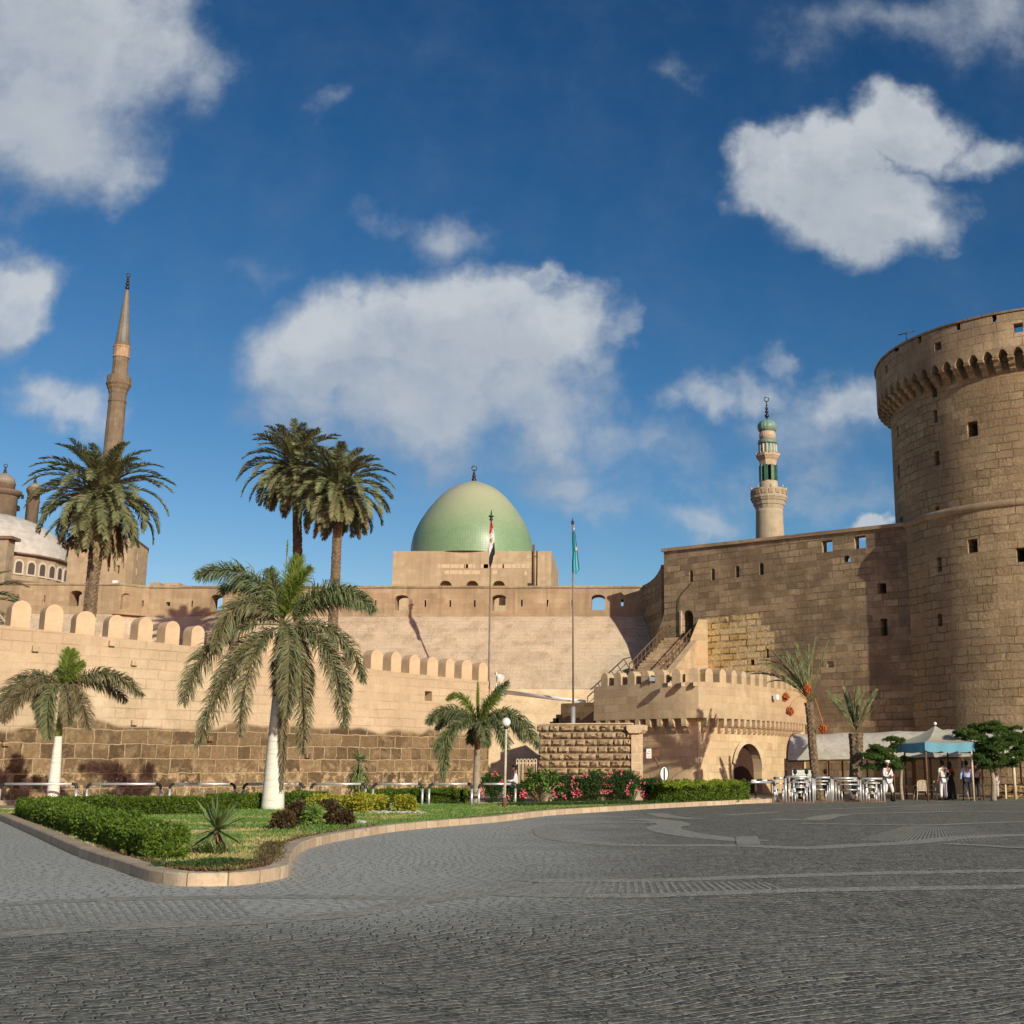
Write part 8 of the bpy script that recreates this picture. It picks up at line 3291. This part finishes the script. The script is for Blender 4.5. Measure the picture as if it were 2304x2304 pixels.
wh = plain("white_uniform", (.66, .64, .66), .8, vary=.1)
lb_ = plain("light_blue_shirt", (.36, .42, .62), .7, vary=.12)
gs = plain("pale_grey_shirt", (.46, .44, .45), .8, vary=.1)
dk = plain("dark_trousers", (.022, .026, .040), .8, vary=.2)
bk = plain("black_dress", (.010, .010, .012), .8, vary=.2)
rd_ = plain("red_blouse", (.42, .07, .035), .7, vary=.2)


def gp(u, Y):
    return Vector((P(u, 1780, Y).x, Y, 0))


# guard walking with folded arms
person("guard in white uniform and black boots walking with folded arms by the crowd barriers", gp(1998, 54.6), R(25),
       dict(elL=(.24, -.05, 1.12), wrL=(.02, -.22, 1.12), elR=(-.24, -.05, 1.12), wrR=(.03, -.20, 1.08), knL=(.17, -.10, .50), anL=(.22, .05, .09), toL=(.24, -.12, .035), knR=(-.12, -.02, .50), anR=(-.20, .14, .10), toR=(-.21, -.03, .035)),
       wh, wh, sash=True, boots=True, hat=wh, belt=LEATH)
person("officer in white uniform with dark belt standing hand on hip under the canopy", gp(2123, 56.6), R(200),
       dict(elR=(-.38, .08, 1.16), wrR=(-.20, -.04, 1.00), knL=(.12, -.02, .50), anL=(.15, .02, .09), toL=(.17, -.15, .035)), wh, wh, long_sleeves=False, belt=LEATH)
person("woman in a long black dress with a red top under the canopy", gp(2139, 56.9), R(190), dict(wrL=(.14, -.26, 1.02), wrR=(-.16, -.24, 1.0)), rd_, bk, dress=True, hair_long=True, h=.97)
person("man in a light blue shirt and dark trousers seen from behind under the canopy", gp(2177, 56.0), R(178),
       dict(anL=(.16, .02, .09), toL=(.18, -.14, .035), knL=(.13, -.02, .5), anR=(-.15, .02, .09), toR=(-.18, -.14, .035), knR=(-.12, -.02, .5), wrL=(.27, -.04, .88), elL=(.27, .03, 1.13)), lb_, dk, belt=LEATH)
person("man in pale grey shirt and dark trousers right of the man in light blue", gp(2197, 57.1), R(150),
       dict(wrR=(-.05, -.28, 1.05), elR=(-.24, -.02, 1.14)), gs, dk, long_sleeves=False, belt=LEATH, h=.99)
person("person in pale clothes standing half behind the spreading tree's trunk", gp(2241, 58.6), R(20), {}, gs, gs, long_sleeves=False, h=.84)
SIT = dict(pelvis=(0, .05, .50), waist=(0, .05, .66), chest=(0, .03, .90), neck=(0, .02, 1.06), head0=(0, .0, 1.13), shL=(.17, .02, 1.0), elL=(.23, -.05, .76), wrL=(.14, -.28, .66), shR=(-.17, .02, 1.0), elR=(-.23, -.05, .76), wrR=(-.14, -.28, .66),
           hipL=(.09, .03, .50), knL=(.12, -.36, .50), anL=(.12, -.34, .09), toL=(.12, -.50, .035), hipR=(-.09, .03, .50), knR=(-.12, -.36, .50), anR=(-.12, -.34, .09), toR=(-.12, -.50, .035))


def stool(th, J):
    pass


wm = plain("worn_bench_wood", (.16, .10, .06), .8)
for (u, Y, top_, lab, rz) in ((1790, 58.3, dk, "dark clothed seated person before the left part of the mint notice board", 160), (1816, 58.6, gs, "seated person before the right part of the mint notice board", 185), (1858, 59.0, dk, "dark clothed person seated right of the date palm trunk behind the barriers", 170)):
    p_ = gp(u, Y)
    person(lab, p_, R(rz), SIT, top_, dk, h=1.0)
a, b = gp(1782, 58.25), gp(1866, 59.05)
th = thing("wooden_bench", "worn wooden bench behind the crowd barriers with seated people", "bench", a.lerp(b, .5))
ang = math.atan2(b.y - a.y, b.x - a.x)
c = a.lerp(b, .5)
put("seat", MB().box((c.x, c.y, .37), ((b - a).length, .36, .05), ang), wm, th, uv=False)
for t_ in (.05, .5, .95):
    q = a.lerp(b, t_)
    put("leg", MB().box((q.x, q.y, .17), (.06, .3, .34), ang), wm, th, uv=False)
# guard seated by the looped fence
person("seated guard with dark cap, black vest and white sleeves beside the looped bar fence", gp(1157, 54.0) + Vector((0, 0, .12)), R(-75), {**SIT, 'knL': (.12, -.36, .52), 'wrL': (.2, -.3, .72), 'wrR': (-.2, -.3, .72)}, wh, dk, hat=LEATH, h=1.06)
p_ = gp(1157, 54.0)
th = thing("stool", "small wooden stool carrying the seated guard", "stool", p_)
put("seat", MB().box((p_.x, p_.y, .475), (.4, .4, .05)), wm, th, uv=False)
for sx_ in (-1, 1):
    for sy_ in (-1, 1):
        put("leg", MB().bar((p_.x + sx_ * .15, p_.y + sy_ * .15, .45), (p_.x + sx_ * .18, p_.y + sy_ * .18, 0), .02, 6), wm, th, uv=False)
q = gp(1146, 53.2)
th = thing("guard_shield", "small dark and white guard table in front of the seated guard", "table", q)
put("tabletop", MB().box((q.x, q.y, .82), (.55, .4, .05)), plain("dark_table", (.03, .03, .035), .5), th, uv=False)
for sx_ in (-1, 1):
    put("leg", MB().box((q.x + sx_ * .23, q.y, .41), (.05, .34, .78)), M['white'], th, uv=False)
th.name = "guard_table"
